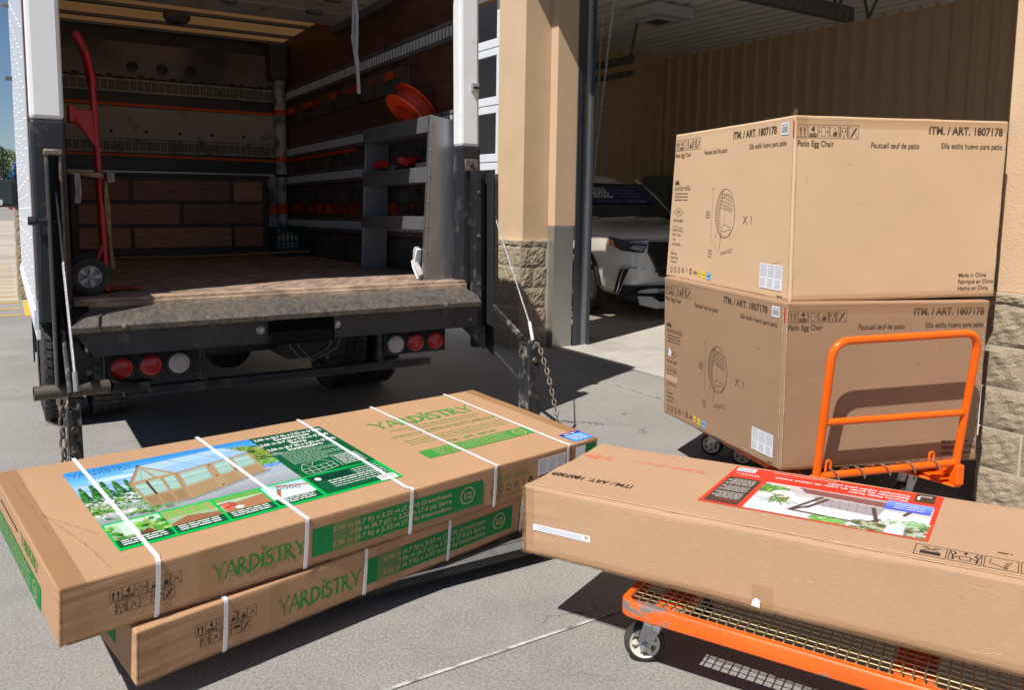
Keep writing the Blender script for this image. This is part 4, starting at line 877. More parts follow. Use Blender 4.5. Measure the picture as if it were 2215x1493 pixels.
# long wooden stick on the floor
q = MB(TF); q.tube([(-.55, 3.3, .02), (.3, 3.25, .02), (1.14, 3.12, .045)], .012, mat('broom_handle', (.35, .2, .08), .5, var=.2), 8)
tag(q.build('broom_handle', None, loc=TF(.3, 3.25, .02)), 'long tan wooden broom handle lying across the truck floor by the chest', 'stick')
# milk crate
CR = thing('milk_crate', 'dark green plastic milk crate in the front right corner of the truck', 'crate', TF(1.0, 3.3, 0)); cg = mat('dark_green_plastic', (.01, .05, .035), .45)
q = MB(TF); u0, u1, v0, v1, h = .84, 1.14, 3.18, 3.5, .27
for a in (.0, .25, .5, .75, .97): 
    z = a * h; q.box((u0, v0, z), (u1, v0 + .012, z + .014), cg); q.box((u0, v1 - .012, z), (u1, v1, z + .014), cg); q.box((u0, v0, z), (u0 + .012, v1, z + .014), cg); q.box((u1 - .012, v0, z), (u1, v1, z + .014), cg)
for k in range(8):
    a = u0 + (u1 - u0 - .012) * k / 7; q.box((a, v0 - .001, 0), (a + .012, v0 + .011, h), cg); q.box((a, v1 - .011, 0), (a + .012, v1 + .001, h), cg)
    b = v0 + (v1 - v0 - .012) * k / 7; q.box((u0 - .001, b, 0), (u0 + .011, b + .012, h), cg); q.box((u1 - .011, b, 0), (u1 + .001, b + .012, h), cg)
q.box((u0, v0, 0), (u1, v1, .01), cg); q.build('basket', CR)
q = MB(TF); q.ball((.99, 3.34, .12), .12, mat('white_net_bag', (.5, .52, .55), .8, var=.3, vscale=40), sc=(1.05, .9, .9)); tag(q.build('net_bag', None, loc=TF(.99, 3.34, .1)), 'white mesh bag showing through the side of the green crate', 'bag')
q = MB(TF); q.lathe((.93, 3.72, .10), (0, -1, 0), [(-.03, .05), (-.03, .1), (.03, .1), (.03, .06), (.02, .055), (.02, 0)], M_['rubber'], 20, cap=False); q.lathe((.93, 3.72, .10), (0, -1, 0), [(.0, .05), (.032, .05), (.02, .02), (.035, 0)], M_['alu'], 16)
tag(q.build('spare_wheel', None, loc=TF(.93, 3.72, .0)), 'small rubber trolley wheel with pale hub beside the wooden chest', 'wheel')
# aluminium shelf unit
SH = thing('shelf_unit', 'riveted aluminium shelf unit fixed along the right wall of the truck', 'shelf', TF(1.0, .65, 0)); al = M_['alu']; dal = mat('dull_aluminium', (.30, .30, .32), .45, .7, var=.15, vscale=4, col2=(.5, .5, .52), thr=.66, dscale=8)
def panel(v, ut, ub):
    q = MB(TF); q.prism([(ub, v, .0), (1.10, v, .0), (1.135, v, 1.0), (ut, v, 1.03)], (0, .012, 0), al if v < .5 else dal)
    q.prism([(ub - .002, v - .001, .0), (ub + .018, v - .001, .0), (ut + .018, v - .001, 1.03), (ut - .002, v - .001, 1.03)], (0, .035, 0), al if v < .5 else dal); o = q.build('side_panel', SH, bevel=.003)
    q = MB(TF)
    for k in range(26):
        t = k / 25; q.ball((ub + (ut - ub) * t + .009, v - .002, .02 + t * .99), .0035 if k % 4 else .008, al, seg=6, rings=4)
    q.build('rivets', o)
panel(.11, .945, .888); panel(1.19, .955, .905)
for w, hh, fu in ((.925, .10, .93), (.615, .095, .918), (.315, .085, .905)):
    q = MB(TF); q.box((fu, .13, w), (fu + .006, 1.19, w + hh), dal); q.box((fu, .13, w), (1.15, 1.19, w + .006), dal); q.box((1.145, .13, w), (1.15, 1.19, w + hh), dal); q.build('tray', SH, bevel=.002)
# orange cord reel on top
CRL = thing('cord_reel', 'bright orange cord reel lying tilted on top of the aluminium shelf', 'cord reel', TF(1.04, .62, 1.03)); orp = mat('orange_plastic', (.85, .065, .01), .4); orc = mat('orange_cord', (.50, .04, .01), .5)
ax = Vector((.68, -.0, .73)).normalized(); c0 = Vector((1.03, .58, 1.125))
def ringo(c, r0, r1, th, mt):
    q.lathe(c, ax, [(0, r0), (0, r1), (th, r1), (th, r0), (0, r0)], mt, 36, cap=False)
q = MB(TF); ringo(c0 - ax * .06, .085, .165, .006, orp); q.lathe(c0 - ax * .06, ax, [(0, .165), (.012, .168), (.012, .16)], orp, 36, cap=False); q.build('flange', CRL)
q = MB(TF); ringo(c0 + ax * .055, .085, .165, .006, orp); q.lathe(c0 + ax * .055, ax, [(-.006, .16), (-.006, .168), (.006, .165)], orp, 36, cap=False); q.build('flange', CRL)
q = MB(TF); q.lathe(c0 - ax * .06, ax, [(0, .088), (.12, .088)], orp, 24, cap=False); q.build('hub', CRL)
q = MB(TF); a = Vector((0, 0, 1)); x = ax.cross(a).normalized(); y = ax.cross(x); pts = []
for i in range(30 * 11): th = 2 * math.pi * i / 30; pts.append(c0 + ax * (-.05 + .10 * i / 330) + (x * math.cos(th) + y * math.sin(th)) * (.142 + .012 * math.sin(i * .21)))
q.tube(pts, .0062, orc, 6); q.build('cord', CRL)
# tools on the middle tray
def drill(u, v, w, a, col, label):
    D = thing('cordless_tool', label, 'power tool', TF(u, v, w), 'red and black tools on the shelf'); ca, sa = math.cos(a), math.sin(a); L = lambda x, y, z: (u + x * ca - y * sa, v + x * sa + y * ca, w + z)
    q = MB(TF); q.tube([L(-.09, 0, .06), L(-.05, 0, .065), L(.04, 0, .065), L(.08, 0, .06), L(.11, 0, .06)], [.025, .034, .034, .026, .015], col, 14); q.tube([L(-.05, 0, .055), L(-.07, 0, .0)], [.022, .02], M_['dark'], 10); q.build('body', D)
    q = MB(TF); q.box(L(-.11, -.03, -.005), L(-.03, .03, .025), M_['dark']); q.build('battery', D, bevel=.004)
rp = mat('red_tool_plastic', (.55, .015, .02), .4)
drill(.99, 1.02, .70, 1.6, rp, 'red rounded tool at the far end of the middle tray')
drill(1.02, .72, .715, 1.2, rp, 'red and black drill in the middle of the tray pile')
drill(1.04, .55, .70, .4, rp, 'red tool lying under the black handle near the tray centre')
q = MB(TF); rr = random.Random(3)
for k in range(4): q.tube([(1.0 + rr.uniform(-.05, .08), .3 + k * .14, .70), (1.03 + rr.uniform(-.05, .05), .38 + k * .13, .76), (1.0 + rr.uniform(-.05, .08), .45 + k * .13, .71)], .018, M_['dark'], 8)
q.box((.95, .18, .63), (1.08, .36, .74), M_['dark']); tag(q.build('tool_bag', None, bevel=.01, loc=TF(1.0, .4, .63)), 'black tool pouch and handles piled at the near end of the middle tray', 'tool bag')
# sneakers
def shoe(u, v, w, rx, label):
    SH_ = thing('sneaker', label, 'shoe', TF(u, v, w), 'white sneakers by the shelf'); ml = mat('shoe_mesh', (.40, .39, .38), .8, var=.2, vscale=60); 
    k_ = .58; F_ = Fr(TF(u, v, w), ux * k_, (vx * math.cos(rx) + wx * math.sin(rx)) * k_, (wx * math.cos(rx) - vx * math.sin(rx)) * k_)
    q = MB(F_); st = [(-.0, .03, .075), (.03, .036, .085), (.08, .036, .075), (.13, .038, .055), (.18, .042, .045), (.22, .036, .036), (.245, .018, .025)]
    vs = []
    for y, hw, h in st:
        for k in range(12):
            th = 2 * math.pi * k / 12; vs.append(F_(math.cos(th) * hw, y, .02 + h / 2 + math.sin(th) * h / 2))
    fs = [(i * 12 + k, i * 12 + (k + 1) % 12, (i + 1) * 12 + (k + 1) % 12, (i + 1) * 12 + k) for i in range(6) for k in range(12)] + [tuple(range(12))[::-1], tuple(range(72, 84))]
    q.add(vs, fs, ml, True); q.build('upper', SH_)
    q = MB(F_); q.prism([(.03, -.005, 0), (.036, .05, 0), (.04, .16, 0), (.03, .235, 0), (0, .26, 0), (-.03, .235, 0), (-.04, .16, 0), (-.036, .05, 0), (-.03, -.005, 0)], (0, 0, .025), M_['white']); q.build('sole', SH_, bevel=.005)
    q = MB(F_)
    for k in range(4): q.tube([(-.02, .09 + k * .022, .085 - k * .01), (.02, .095 + k * .022, .085 - k * .01)], .003, M_['white'], 6)
    q.build('lace', SH_)
shoe(.885, .165, .19, -1.25, 'upper white sneaker propped toe-down against the shelf end')
shoe(.875, .15, .004, .9, 'lower white and tan sneaker lying on the truck floor')

# ------------------------------------------------------------------ cardboard boxes
BX = {}
BX['U'] = {(0, 0, 0): (-1.1715, 2.0059, 0.2669), (0, 0, 1): (-1.1595, 1.9967, 0.4323), (0, 1, 0): (-1.7398, 2.6492, 0.3428), (0, 1, 1): (-1.7340, 2.6379, 0.5133), (1, 0, 0): (0.3755, 3.3793, 0.2918), (1, 0, 1): (0.3779, 3.3674, 0.4543), (1, 1, 0): (-0.1986, 4.0175, 0.3551), (1, 1, 1): (-0.1885, 4.0020, 0.5025)}
BX['D'] = {(0, 0, 0): (-1.0270, 2.1201, 0.0894), (0, 0, 1): (-1.0178, 2.1088, 0.2552), (0, 1, 0): (-1.6260, 2.7341, 0.1637), (0, 1, 1): (-1.6182, 2.7219, 0.3291), (1, 0, 0): (0.4491, 3.5599, 0.1271), (1, 0, 1): (0.4569, 3.5477, 0.2925), (1, 1, 0): (-0.1509, 4.1731, 0.2008), (1, 1, 1): (-0.1431, 4.1608, 0.3662)}
BX['E1'] = {(0, 0, 0): (1.1786, 3.4342, 0.2982), (0, 0, 1): (1.1708, 3.4308, 1.0371), (0, 1, 0): (0.8740, 4.5130, 0.2646), (0, 1, 1): (0.8539, 4.5215, 1.0440), (1, 0, 0): (2.2011, 3.7197, 0.2690), (1, 0, 1): (2.2115, 3.7161, 1.0284), (1, 1, 0): (1.9026, 4.8077, 0.2800), (1, 1, 1): (1.9026, 4.8077, 1.0370)}
BX['E2'] = {(0, 0, 0): (1.2021, 3.4815, 1.0312), (0, 0, 1): (1.1893, 3.4878, 1.8342), (0, 1, 0): (0.8845, 4.6420, 1.0360), (0, 1, 1): (0.9131, 4.6370, 1.8400), (1, 0, 0): (2.2528, 3.7590, 1.0433), (1, 0, 1): (2.2585, 3.7545, 1.8495), (1, 1, 0): (1.9596, 4.9116, 1.0400), (1, 1, 1): (1.9596, 4.9116, 1.8420)}
BX['S'] = {(0, 0, 0): (0.0479, 2.5876, 0.2915), (0, 0, 1): (0.0455, 2.5909, 0.5194), (0, 1, 0): (0.3615, 3.0568, 0.2880), (0, 1, 1): (0.3533, 3.0624, 0.5215), (1, 0, 0): (1.5106, 1.6234, 0.3614), (1, 0, 1): (1.5025, 1.6288, 0.5942), (1, 1, 0): (1.8211, 2.0943, 0.3614), (1, 1, 1): (1.8130, 2.0996, 0.5942)}
INK, INKB, WH = M_['ink'], M_['inkb'], M_['wht']
# ---- symbols
def icon(p, k, u, v, s, mt, l=0, fr=True, wd=None, flip=False):
    """shipping symbol k in a square s with lower-left corner u,v"""
    W_ = wd or s; g = -1 if flip else 1; ox, oy = (u + W_, v + s) if flip else (u, v)
    T = lambda pts: [(ox + g * x * W_, oy + g * y * s) for x, y in pts]
    t = s * .026
    if fr: p.frame(u, v, u + W_, v + s, t, mt, l)
    def ln(pts, w=.05, c=False): p.line(T(pts), w * s * .72, mt, l, c)
    def pg(pts): p.poly(T(pts), mt, l)
    if k == 'up':
        for a in (.3, .7): pg([(a - .05, .2), (a + .06, .2), (a + .06, .6), (a - .06, .6)]); pg([(a - .15, .58), (a + .15, .58), (a, .85)])
        ln([(.1, .1), (.9, .1)], .04)
    elif k == 'four':
        if flip: p.text('4', ox - W_ * .5, oy - s * .45, s * .42, mt, l, 'C', math.pi)
        else: p.text('4', u + W_ * .5, v + s * .45, s * .42, mt, l, 'C', bold=.03)
        pg([(.1, .26), (.9, .26), (.9, .34), (.1, .34)]); pg([(.1, .1), (.9, .1), (.9, .19), (.1, .19)])
    elif k == 'grid':
        for a in (.28, .5, .72): ln([(a, .15), (a, .85)], .03)
        for b in (.15, .38, .62, .85): ln([(.28, b), (.72, b)], .03)
        for a, b in ((.05, .2), (.95, .8)): ln([(a, .5), (b, .5)], .03)
        pg([(.12, .42), (.24, .5), (.12, .58)]); pg([(.88, .42), (.76, .5), (.88, .58)])
    elif k == 'clamp':
        p.frame(*( (ox - s * .72, oy - s * .85, ox - s * .28, oy - s * .15) if flip else (u + W_ * .28, v + s * .15, u + W_ * .72, v + s * .85)), s * .03, mt, l)
        pg([(.05, .44), (.2, .5), (.05, .56)]); pg([(.95, .44), (.8, .5), (.95, .56)])
    elif k == 'fork':
        ln([(.12, .85), (.12, .2), (.42, .2)], .05); pg([(.45, .28), (.85, .28), (.85, .5), (.62, .5), (.6, .42), (.45, .42)]); ln([(.5, .42), (.52, .72), (.72, .72), (.76, .5)], .04)
        for a in (.54, .78): p.ring((T([(a, .22)])[0]), .07 * s, .045 * s, mt, l, 10)
    elif k == 'carry':
        p.frame(*( (ox - s * .68, oy - s * .8, ox - s * .32, oy - s * .45) if flip else (u + W_ * .32, v + s * .45, u + W_ * .68, v + s * .8)), s * .03, mt, l)
        for m in (0, 1):
            X = (lambda a: 1 - a) if m else (lambda a: a)
            p.circ(T([(X(.14), .8)])[0], .055 * s, mt, l, 8); ln([(X(.14), .72), (X(.12), .45), (X(.22), .3), (X(.14), .12)], .07); ln([(X(.12), .45), (X(.06), .28), (X(.05), .12)], .05); ln([(X(.14), .68), (X(.32), .5)], .05)
        pg([(.42, .18), (.58, .18), (.5, .04)]); ln([(.5, .15), (.5, .32)], .06)
    elif k == 'no':
        ln([(.08, .08), (.92, .92)], .03); ln([(.08, .92), (.92, .08)], .03); ln([(.3, .2), (.5, .55), (.72, .45), (.66, .3)], .06)
    elif k == 'knife':
        ln([(.2, .15), (.75, .8)], .16); ln([(.12, .9), (.9, .1)], .03) ; ln([(.15, .1), (.3, .2)], .03)
    elif k == 'brolly':
        pg([(.08, .5), (.2, .68), (.5, .78), (.8, .68), (.92, .5), (.5, .58)]); ln([(.5, .6), (.5, .2), (.6, .15)], .04)
        for a in (.2, .45, .7): ln([(a, .95), (a - .06, .82)], .03)
    elif k == 'fold':
        ln([(.15, .2), (.15, .75), (.5, .85), (.5, .3)], .03); ln([(.5, .85), (.85, .75), (.85, .2)], .03); ln([(.3, .8), (.3, .6)], .03)
    elif k == 'bench':
        pg([(.18, .55), (.82, .55), (.82, .82), (.18, .82)]); ln([(.25, .5), (.75, .2)], .04); ln([(.75, .5), (.25, .2)], .04); ln([(.2, .2), (.45, .2)], .04); ln([(.55, .2), (.8, .2)], .04)
    elif k == 'tip':
        ln([(.2, .2), (.38, .8), (.85, .55), (.8, .2)], .035); ln([(.3, .25), (.42, .7)], .035); p.ring(T([(.36, .82)])[0], .05 * s, .03 * s, mt, l, 8)
    elif k == 'rec':
        for i in range(3):
            a = math.pi / 2 + i * 2.0944; q = [(.5 + .33 * math.cos(a + d), .47 + .33 * math.sin(a + d)) for d in (-.45, .1, .55, 1.0)]
            ln(q, .13); pg([(.5 + r_ * math.cos(a + d), .47 + r_ * math.sin(a + d)) for r_, d in ((.19, 1.0), (.49, 1.0), (.32, 1.5))])
        p.scribble(u + s * .1, u + s * .9, v + s * .0, s * .06, mt, l, 5); p.scribble(u + s * .2, u + s * .8, v + s * .98, s * .06, mt, l, 6)
    elif k == 'ringr':
        p.ring((u + s / 2, v + s / 2), s * .34, s * .09, mt, l); ln([(.32, .36), (.5, .66), (.68, .36)], .07); ln([(.3, .5), (.7, .5)], .06)
    elif k == 'man':
        p.circ((u + s * .5, v + s * .8), s * .1, mt, l, 10); ln([(.5, .7), (.4, .3), (.3, .1)], .08); ln([(.5, .6), (.75, .5)], .06)
    elif k == 'frm': p.frame(u + s * .15, v + s * .05, u + s * .75, v + s * .85, s * .16, mt, l)
def serif_logo(p, u0, v0, w, h, mt, l=0, serif=True, bold=1.4):
    """the flared capitals of the printed name, letter outlines drawn by hand"""
    def st(a, b, wa, wb, wm=None):
        a = Vector(a); b = Vector(b); d = (b - a).normalized(); q = Vector((-d.y, d.x)); wm = wm or min(wa, wb) * .8; m1 = a.lerp(b, .18); m2 = a.lerp(b, .82)
        return [a + q * wa / 2, m1 + q * wm / 2, m2 + q * wm / 2, b + q * wb / 2, b - q * wb / 2, m2 - q * wm / 2, m1 - q * wm / 2, a - q * wa / 2]
    X = [0]; K = 6.55
    def P_(pts): p.poly([(u0 + (X[0] + q[0]) / K * w, v0 + q[1] * h) for q in pts], mt, l)
    def S_(a, b, wa, wb, wm=None): P_(st(a, b, wa, wb, wm))
    def arc(cx, cy, rx, ry, a0, a1, w0, w1, n=12):
        for i in range(n):
            t0 = R(a0 + (a1 - a0) * i / n); t1 = R(a0 + (a1 - a0) * (i + 1) / n); f = lambda t: w0 + (w1 - w0) * math.sin((t - R(a0)) / (R(a1) - R(a0)) * math.pi)
            P_([(cx + (rx + s_ * f(t) / 2) * math.cos(t), cy + (ry + s_ * f(t) / 2) * math.sin(t)) for s_, t in ((-1, t0), (1, t0), (1, t1), (-1, t1))])
    b = .13 * bold; th = .075 * bold
    def Y():
        S_((.08, 1.0), (.42, .45), b * 1.5, b); S_((.80, 1.02), (.44, .45), th * 1.6, th); S_((.43, .5), (.43, -.02), b, b * 1.6)
        if serif: S_((-.04, .99), (.2, .99), .05, .05); S_((.68, 1.0), (.92, 1.0), .05, .05)
        X[0] += .80
    def A():
        S_((.04, -.02), (.42, 1.0), th * 1.5, th); S_((.40, 1.02), (.82, -.03), b, b * 1.5); S_((.18, .32), (.64, .32), th, th); X[0] += .82
    def Rr():
        S_((.12, 1.0), (.12, -.02), b * 1.4, b * 1.5, b); arc(.18, .74, .30, .24, -92, 92, th, b); S_((.24, .52), (.82, -.12), b * 1.0, b * 1.9, b * .9); X[0] += .78
    def D():
        S_((.12, 1.0), (.12, -.0), b * 1.3, b * 1.3, b); arc(.16, .5, .56, .47, -92, 92, th, b * 1.1, 18); X[0] += .86
    def I(): S_((.14, .86), (.14, -.02), b * 1.5, b * 1.6, b); S_((.02, .86), (.16, .86), .06, .06); X[0] += .30
    def Sx():
        arc(.32, .74, .20, .22, 20, 240, th, b * 1.1, 12); arc(.30, .26, .24, .25, -160, 62, th, b * 1.1, 12); S_((.20, .57), (.44, .44), b, b); X[0] += .62
    def T(): S_((.0, .97), (.78, .97), th * 1.7, th * 1.7, th * .9); S_((.39, .97), (.39, -.02), b, b * 1.6, b); X[0] += .74
    for f in (Y, A, Rr, D, I, Sx, T, Rr, Y):
        if f is I:
            x0 = X[0] + .14; sv = X[0]; X[0] = 0; P_([(x0 - .02, .98), (x0 - .02, 1.1), (x0 - .16, 1.3), (x0 - .1, 1.34), (x0 + .02, 1.22), (x0 + .06, 1.12), (x0 + .22, 1.30), (x0 + .24, 1.14), (x0 + .1, 1.04), (x0 + .03, .98)]); X[0] = sv
        f()
def strap_on(parent, C, us, w=.0130, vis=('top', 'front')):
    F = faces(C); T, Fr_ = F['top'], F['front']; H = Fr_.H
    for ut0, ut1, uf in us:
        q = MB(); N1, N2 = T.n, Fr_.n; pts = []
        V_ = T.H
        for t in (1.0, .8, .6, .4, .2, .08, .03): pts.append((T.m(ut0 + (ut1 - ut0) * (1 - t), V_ * t, .0022), N1))
        pts.append((T.m(uf, .007, .0022), N1)); cr_ = T.m(uf, 0, 0) + (N1 + N2).normalized() * .001; pts.append((cr_, (N1 + N2).normalized())); pts.append((Fr_.m(uf, H - .007, .0024), N2))
        pts += [(Fr_.m(uf, H * .5, .0024), N2), (Fr_.m(uf - .003, .001, .0024), N2)]
        d = (T.m(1, .1) - T.m(0, .1)).normalized(); vs = []
        for p_, n in pts: vs += [p_ - d * w / 2, p_ + d * w / 2, p_ + d * w / 2 + n * .0012, p_ - d * w / 2 + n * .0012]
        fs = []
        for i in range(len(pts) - 1):
            for k in range(4): fs.append((i * 4 + k, i * 4 + (k + 1) % 4, i * 4 + 4 + (k + 1) % 4, i * 4 + 4 + k))
        fs += [(0, 1, 2, 3), tuple(range(len(vs) - 4, len(vs)))]; q.add(vs, fs, M_['strap']); q.build('strap', parent)
def base(C): return (sum(C[k][0] for k in C) / 8, sum(C[k][1] for k in C) / 8, min(C[k][2] for k in C))
G, GB_, CT = M_['inkg'], M_['grnband'], M_['cardtxt']
def green_band(p, u0, v0, u1, v1, num, l=1):
    h = v1 - v0; p.rect(u0, v0, u1, v1, GB_, l, 4)
    tw = (u1 - u0)
    for i, s_ in enumerate(('2.06 m (6.7 ft) x 2.32 m (7.6 ft) Greenhouse', '2.06 m (6.7 pi) x 2.32 m (7.6 pi) Serre', '2.06 m (6.7 ft) x 2.32 m (7.6 ft) Invernadero')):
        p.text(s_, u0 + tw * .79, v1 - h * (.30 + i * .27), h * .175, CT, l + 1, 'R', w=tw * (.69, .60, .69)[i], bold=.012)
    c = (u1 - tw * .105, v0 + h * .53); p.ring(c, h * .33, h * .05, CT, l + 1); p.text(num, c[0], c[1] - h * .13, h * .26, CT, l + 1, 'C', bold=.02, sx=.9)
def front_marks(p, num, ic, icw, logo, band, us=(0, 0)):
    x, y = ic
    s = icw; ih = s * 1.18
    for i, k in enumerate(('up', 'four', 'grid', 'fork', 'fork', 'no')): icon(p, k, x + i * s * 1.02, y, ih, INK, wd=s * .97)
    for i, k in enumerate(('carry', 'no', 'fold', 'brolly', 'knife')): icon(p, k, x + s * .45 + i * s * 1.02, y - ih * 1.05, ih, INK, wd=s * .97)
    serif_logo(p, logo[0], logo[1], logo[2] - logo[0], logo[3] - logo[1], G)
    green_band(p, *band, num)
    x = band[2] + .04
    p.text('ITM. / ART. 1807163', x, .098, .017, G, 0, w=.185)
    for i, k in enumerate(('rec', 'rec', 'rec', 'ringr', 'man', 'frm')): icon(p, k, x - .005 + i * .039, .048, .036, INK, fr=False)
    for r_ in range(2): p.scribble(x, x + .2, .036 - r_ * .008, .004, INK, 0, r_)

# ---- upper flat box
def flat_box(key, label, num):
    C = BX[key]; T_ = thing('greenhouse_box', label, 'cardboard box', base(C), 'flat strapped boxes on the lift platform')
    carton('carton', C, M_['cardA'], T_); F = faces(C); return T_, C, F
U, CU, FU = flat_box('U', 'upper flat strapped cardboard box with greenhouse picture label, green 1/2 band', '1/2')
p = Print(FU['front']); front_marks(p, '1/2', (.124, .083), .0315, (.405, .052, .705, .104), (.727, .030, 1.432, .126))
p.build('printing', U, recalc=False)
p = Print(FU['front'], .0022); p.rect(1.715, .074, 1.87, .143, WH, 0, 3); 
for r_ in range(7):
    for c_ in range(3): p.scribble(1.722 + c_ * .05, 1.722 + c_ * .05 + .042, .134 - r_ * .0088, .004, M_['gray'], 1, r_ * 3 + c_)
p.build('sticker', U, recalc=False)
p = Print(FU['front'], .0022); p.rect(1.93, .10, 1.99, .15, WH, 0); p.rect(1.99, .085, 2.05, .15, GB_, 0); p.build('sticker', U, recalc=False)
p = Print(FU['front'], .0016)
for a, b_ in ((.0, .085), (.365, .44), (1.50, 1.66), (.80, .90)): p.rect(a, .0, b_, .165, M_['tape'], 4)
p.split('tape', U, recalc=False)
p = Print(FU['top'], .0010); p.rect(.0, .0, .066, .86, M_['tape2'], 0, 1); p.rect(2.0, .0, 2.055, .86, M_['tape2'], 0, 1); p.split('tape', U, recalc=False)
p = Print(FU['left']); p.rect(.05, .005, .67, .08, GB_, 1, 4); c = (.60, .042); p.ring(c, .026, .004, CT, 2); p.text('1/2', c[0], .033, .018, CT, 2, 'C')
for i in range(3): p.text(('2.06 m (6.7 ft) x 2.32 m (7.6 ft) Greenhouse', '2.06 m (6.7 pi) x 2.32 m (7.6 pi) Serre', '2.06 m (6.7 ft) x 2.32 m (7.6 ft) Invernadero')[i], .54, .060 - .021 * i, .013, CT, 2, 'R', w=.45)
serif_logo(p, .42, .105, .22, .035, G); p.scribble(.12, .38, .12, .012, INK, 0, 4); p.build('printing', U, recalc=False)
# top printing
p = Print(FU['top'])
serif_logo(p, 1.325, .585, .53, .082, G)
FG = mat('faint_green_ink', (.16, .30, .08), .7); p.scribble(1.36, 1.84, .538, .014, FG, 0, 1, .4); p.scribble(1.44, 1.80, .512, .011, FG, 0, 2, .4)
p.text('WWW.YARDISTRYSTRUCTURES.COM', 1.60, .452, .028, G, 0, 'C', w=.56, bold=.0)
for i in range(3): p.scribble(1.34, 1.86, .405 - i * .024, .009, FG, 0, 5 + i, .4)
p.text('ITM. / ART. 1807163', 1.62, .305, .022, G, 0, 'C', w=.26)
p.rect(1.322, .200, 1.878, .283, M_['inkg'], 0, 3)
for i, s_ in enumerate(('2.06 m (6.7 ft) x 2.32 m (7.6 ft) Greenhouse', '2.06 m (6.7 pi) x 2.32 m (7.6 pi) Serre', '2.06 m (6.7 ft) x 2.32 m (7.6 ft) Invernadero')): p.text(s_, 1.76, .259 - i * .024, .014, CT, 1, 'R', w=.38)
p.ring((1.82, .242), .030, .005, CT, 1); p.text('1/2', 1.82, .231, .022, CT, 1, 'C'); p.build('printing', U, recalc=False)
p = Print(FU['top'], .0018); bd = mat('deep_blue_ink', (.01, .03, .45), .35)
p.rect(1.93, .012, 2.045, .110, M_['blu'], 0); p.rect(1.93, .088, 2.045, .110, bd, 1)
for i in range(4): p.scribble(1.945, 2.03, .075 - i * .016, .008, M_['wtx'], 1, i)
p.scribble(1.95, 2.02, .094, .010, M_['wtx'], 2, 9); p.build('sticker', U, recalc=False)
# greenhouse picture label
lw, lh = .962, .632; cv = Canvas(lw, lh, 520, 300, srgb(10, 100, 55)); s_ = srgb
X0, Y0 = .18, .113; BR = s_(0, 185, 80); pw = .657; by = .185
cv.rect(0, 0, lw, lh, s_(14, 92, 56)); cv.vgrad(pw, by, lw, lh, s_(10, 98, 52), s_(20, 82, 58))
cv.vgrad(0, by, pw, lh, s_(200, 225, 245), s_(30, 135, 215)); cv.vgrad(0, lh * .80, pw, lh, s_(120, 190, 238), s_(25, 135, 215))
for i in range(40): cv.ell(cv.rs.uniform(0, pw), cv.rs.uniform(.40, .56), cv.rs.uniform(.03, .09), cv.rs.uniform(.006, .018), s_(225, 238, 250), .3)
cv.rect(0, by, pw, by + .11, s_(150, 160, 170)); cv.vgrad(0, by, pw, by + .10, s_(140, 150, 160), s_(175, 182, 185))
gr = [s_(60, 130, 40), s_(110, 175, 60), s_(30, 85, 30), s_(150, 200, 90), s_(75, 150, 55)]
def wood(n, x0, y0, x1, y1, rad, cols, dark):
    """foliage: dark under-layer, mid leaves, lit specks towards the top"""
    cv.blobs(n, x0, y0, x1, y1, rad, [dark], .85); cv.blobs(n * 2, x0, y0, x1, y1, rad * .55, cols[:2] + [dark], .8); cv.blobs(n * 3, x0, y0 + (y1 - y0) * .25, x1, y1 + rad * .3, rad * .3, cols, .8)
for i, x in enumerate((.015, .05, .085, .12, .155, .19, .22)):
    t_h = .50 - abs(i - 2) * .012
    for k in range(230): y = cv.rs.uniform(.27, t_h); f = (t_h - y) / .2; dx = cv.rs.uniform(-1, 1); cv.ell(x + dx * .026 * min(1, f + .08), y, .0045, .008, [s_(28, 78, 32), s_(52, 118, 44), s_(84, 152, 60)][0 if dx > .4 else cv.rs.randint(3)], .75)
wood(70, 0, .25, .24, .35, .013, [s_(70, 135, 52), s_(110, 165, 70), s_(150, 190, 95)], s_(34, 72, 34)); cv.blobs(150, .0, .29, .2, .37, .0045, [s_(190, 170, 205), s_(228, 230, 235), s_(205, 195, 215)], .8)
wood(50, 0, .20, .25, .27, .010, [s_(110, 175, 55), s_(90, 155, 50), s_(160, 205, 85)], s_(55, 105, 40))
cv.blobs(40, .0, .232, .13, .25, .008, [s_(200, 200, 198), s_(165, 168, 168), s_(225, 225, 222)], .9)
wood(120, .49, .42, .657, .545, .018, [s_(95, 125, 52), s_(130, 150, 66), s_(165, 175, 84)], s_(44, 66, 38)); wood(40, .52, .50, .62, .575, .012, [s_(110, 138, 58), s_(150, 165, 75), s_(170, 182, 90)], s_(60, 84, 44)); wood(50, .55, .35, .657, .41, .011, [s_(80, 145, 62), s_(120, 180, 86), s_(150, 200, 100)], s_(44, 96, 44)); cv.blobs(110, .57, .335, .655, .365, .0045, [s_(60, 110, 205), s_(95, 145, 222), s_(130, 170, 230)], .9)
cv.rect(.55, .30, pw, .335, s_(165, 172, 178)); cv.blobs(40, .0, .19, .66, .29, .02, [s_(160, 166, 172), s_(172, 178, 182)], .25)
wo, wd_, gl, gl2 = s_(178, 150, 112), s_(132, 108, 78), s_(158, 192, 184), s_(112, 168, 156)
def lerp(a, b_, t): return (a[0] + (b_[0] - a[0]) * t, a[1] + (b_[1] - a[1]) * t)
cv.poly([(.17, .228), (.29, .212), (.60, .302), (.60, .32), (.285, .228)], s_(110, 115, 120), .6)
cv.poly([(.155, .43), (.225, .575), (.315, .455), (.285, .225), (.165, .235)], s_(168, 140, 104))
cv.poly([(.315, .455), (.225, .575), (.53, .60), (.60, .505)], s_(150, 188, 232)); cv.poly([(.27, .515), (.225, .575), (.53, .60), (.56, .56)], s_(176, 206, 240), .7)
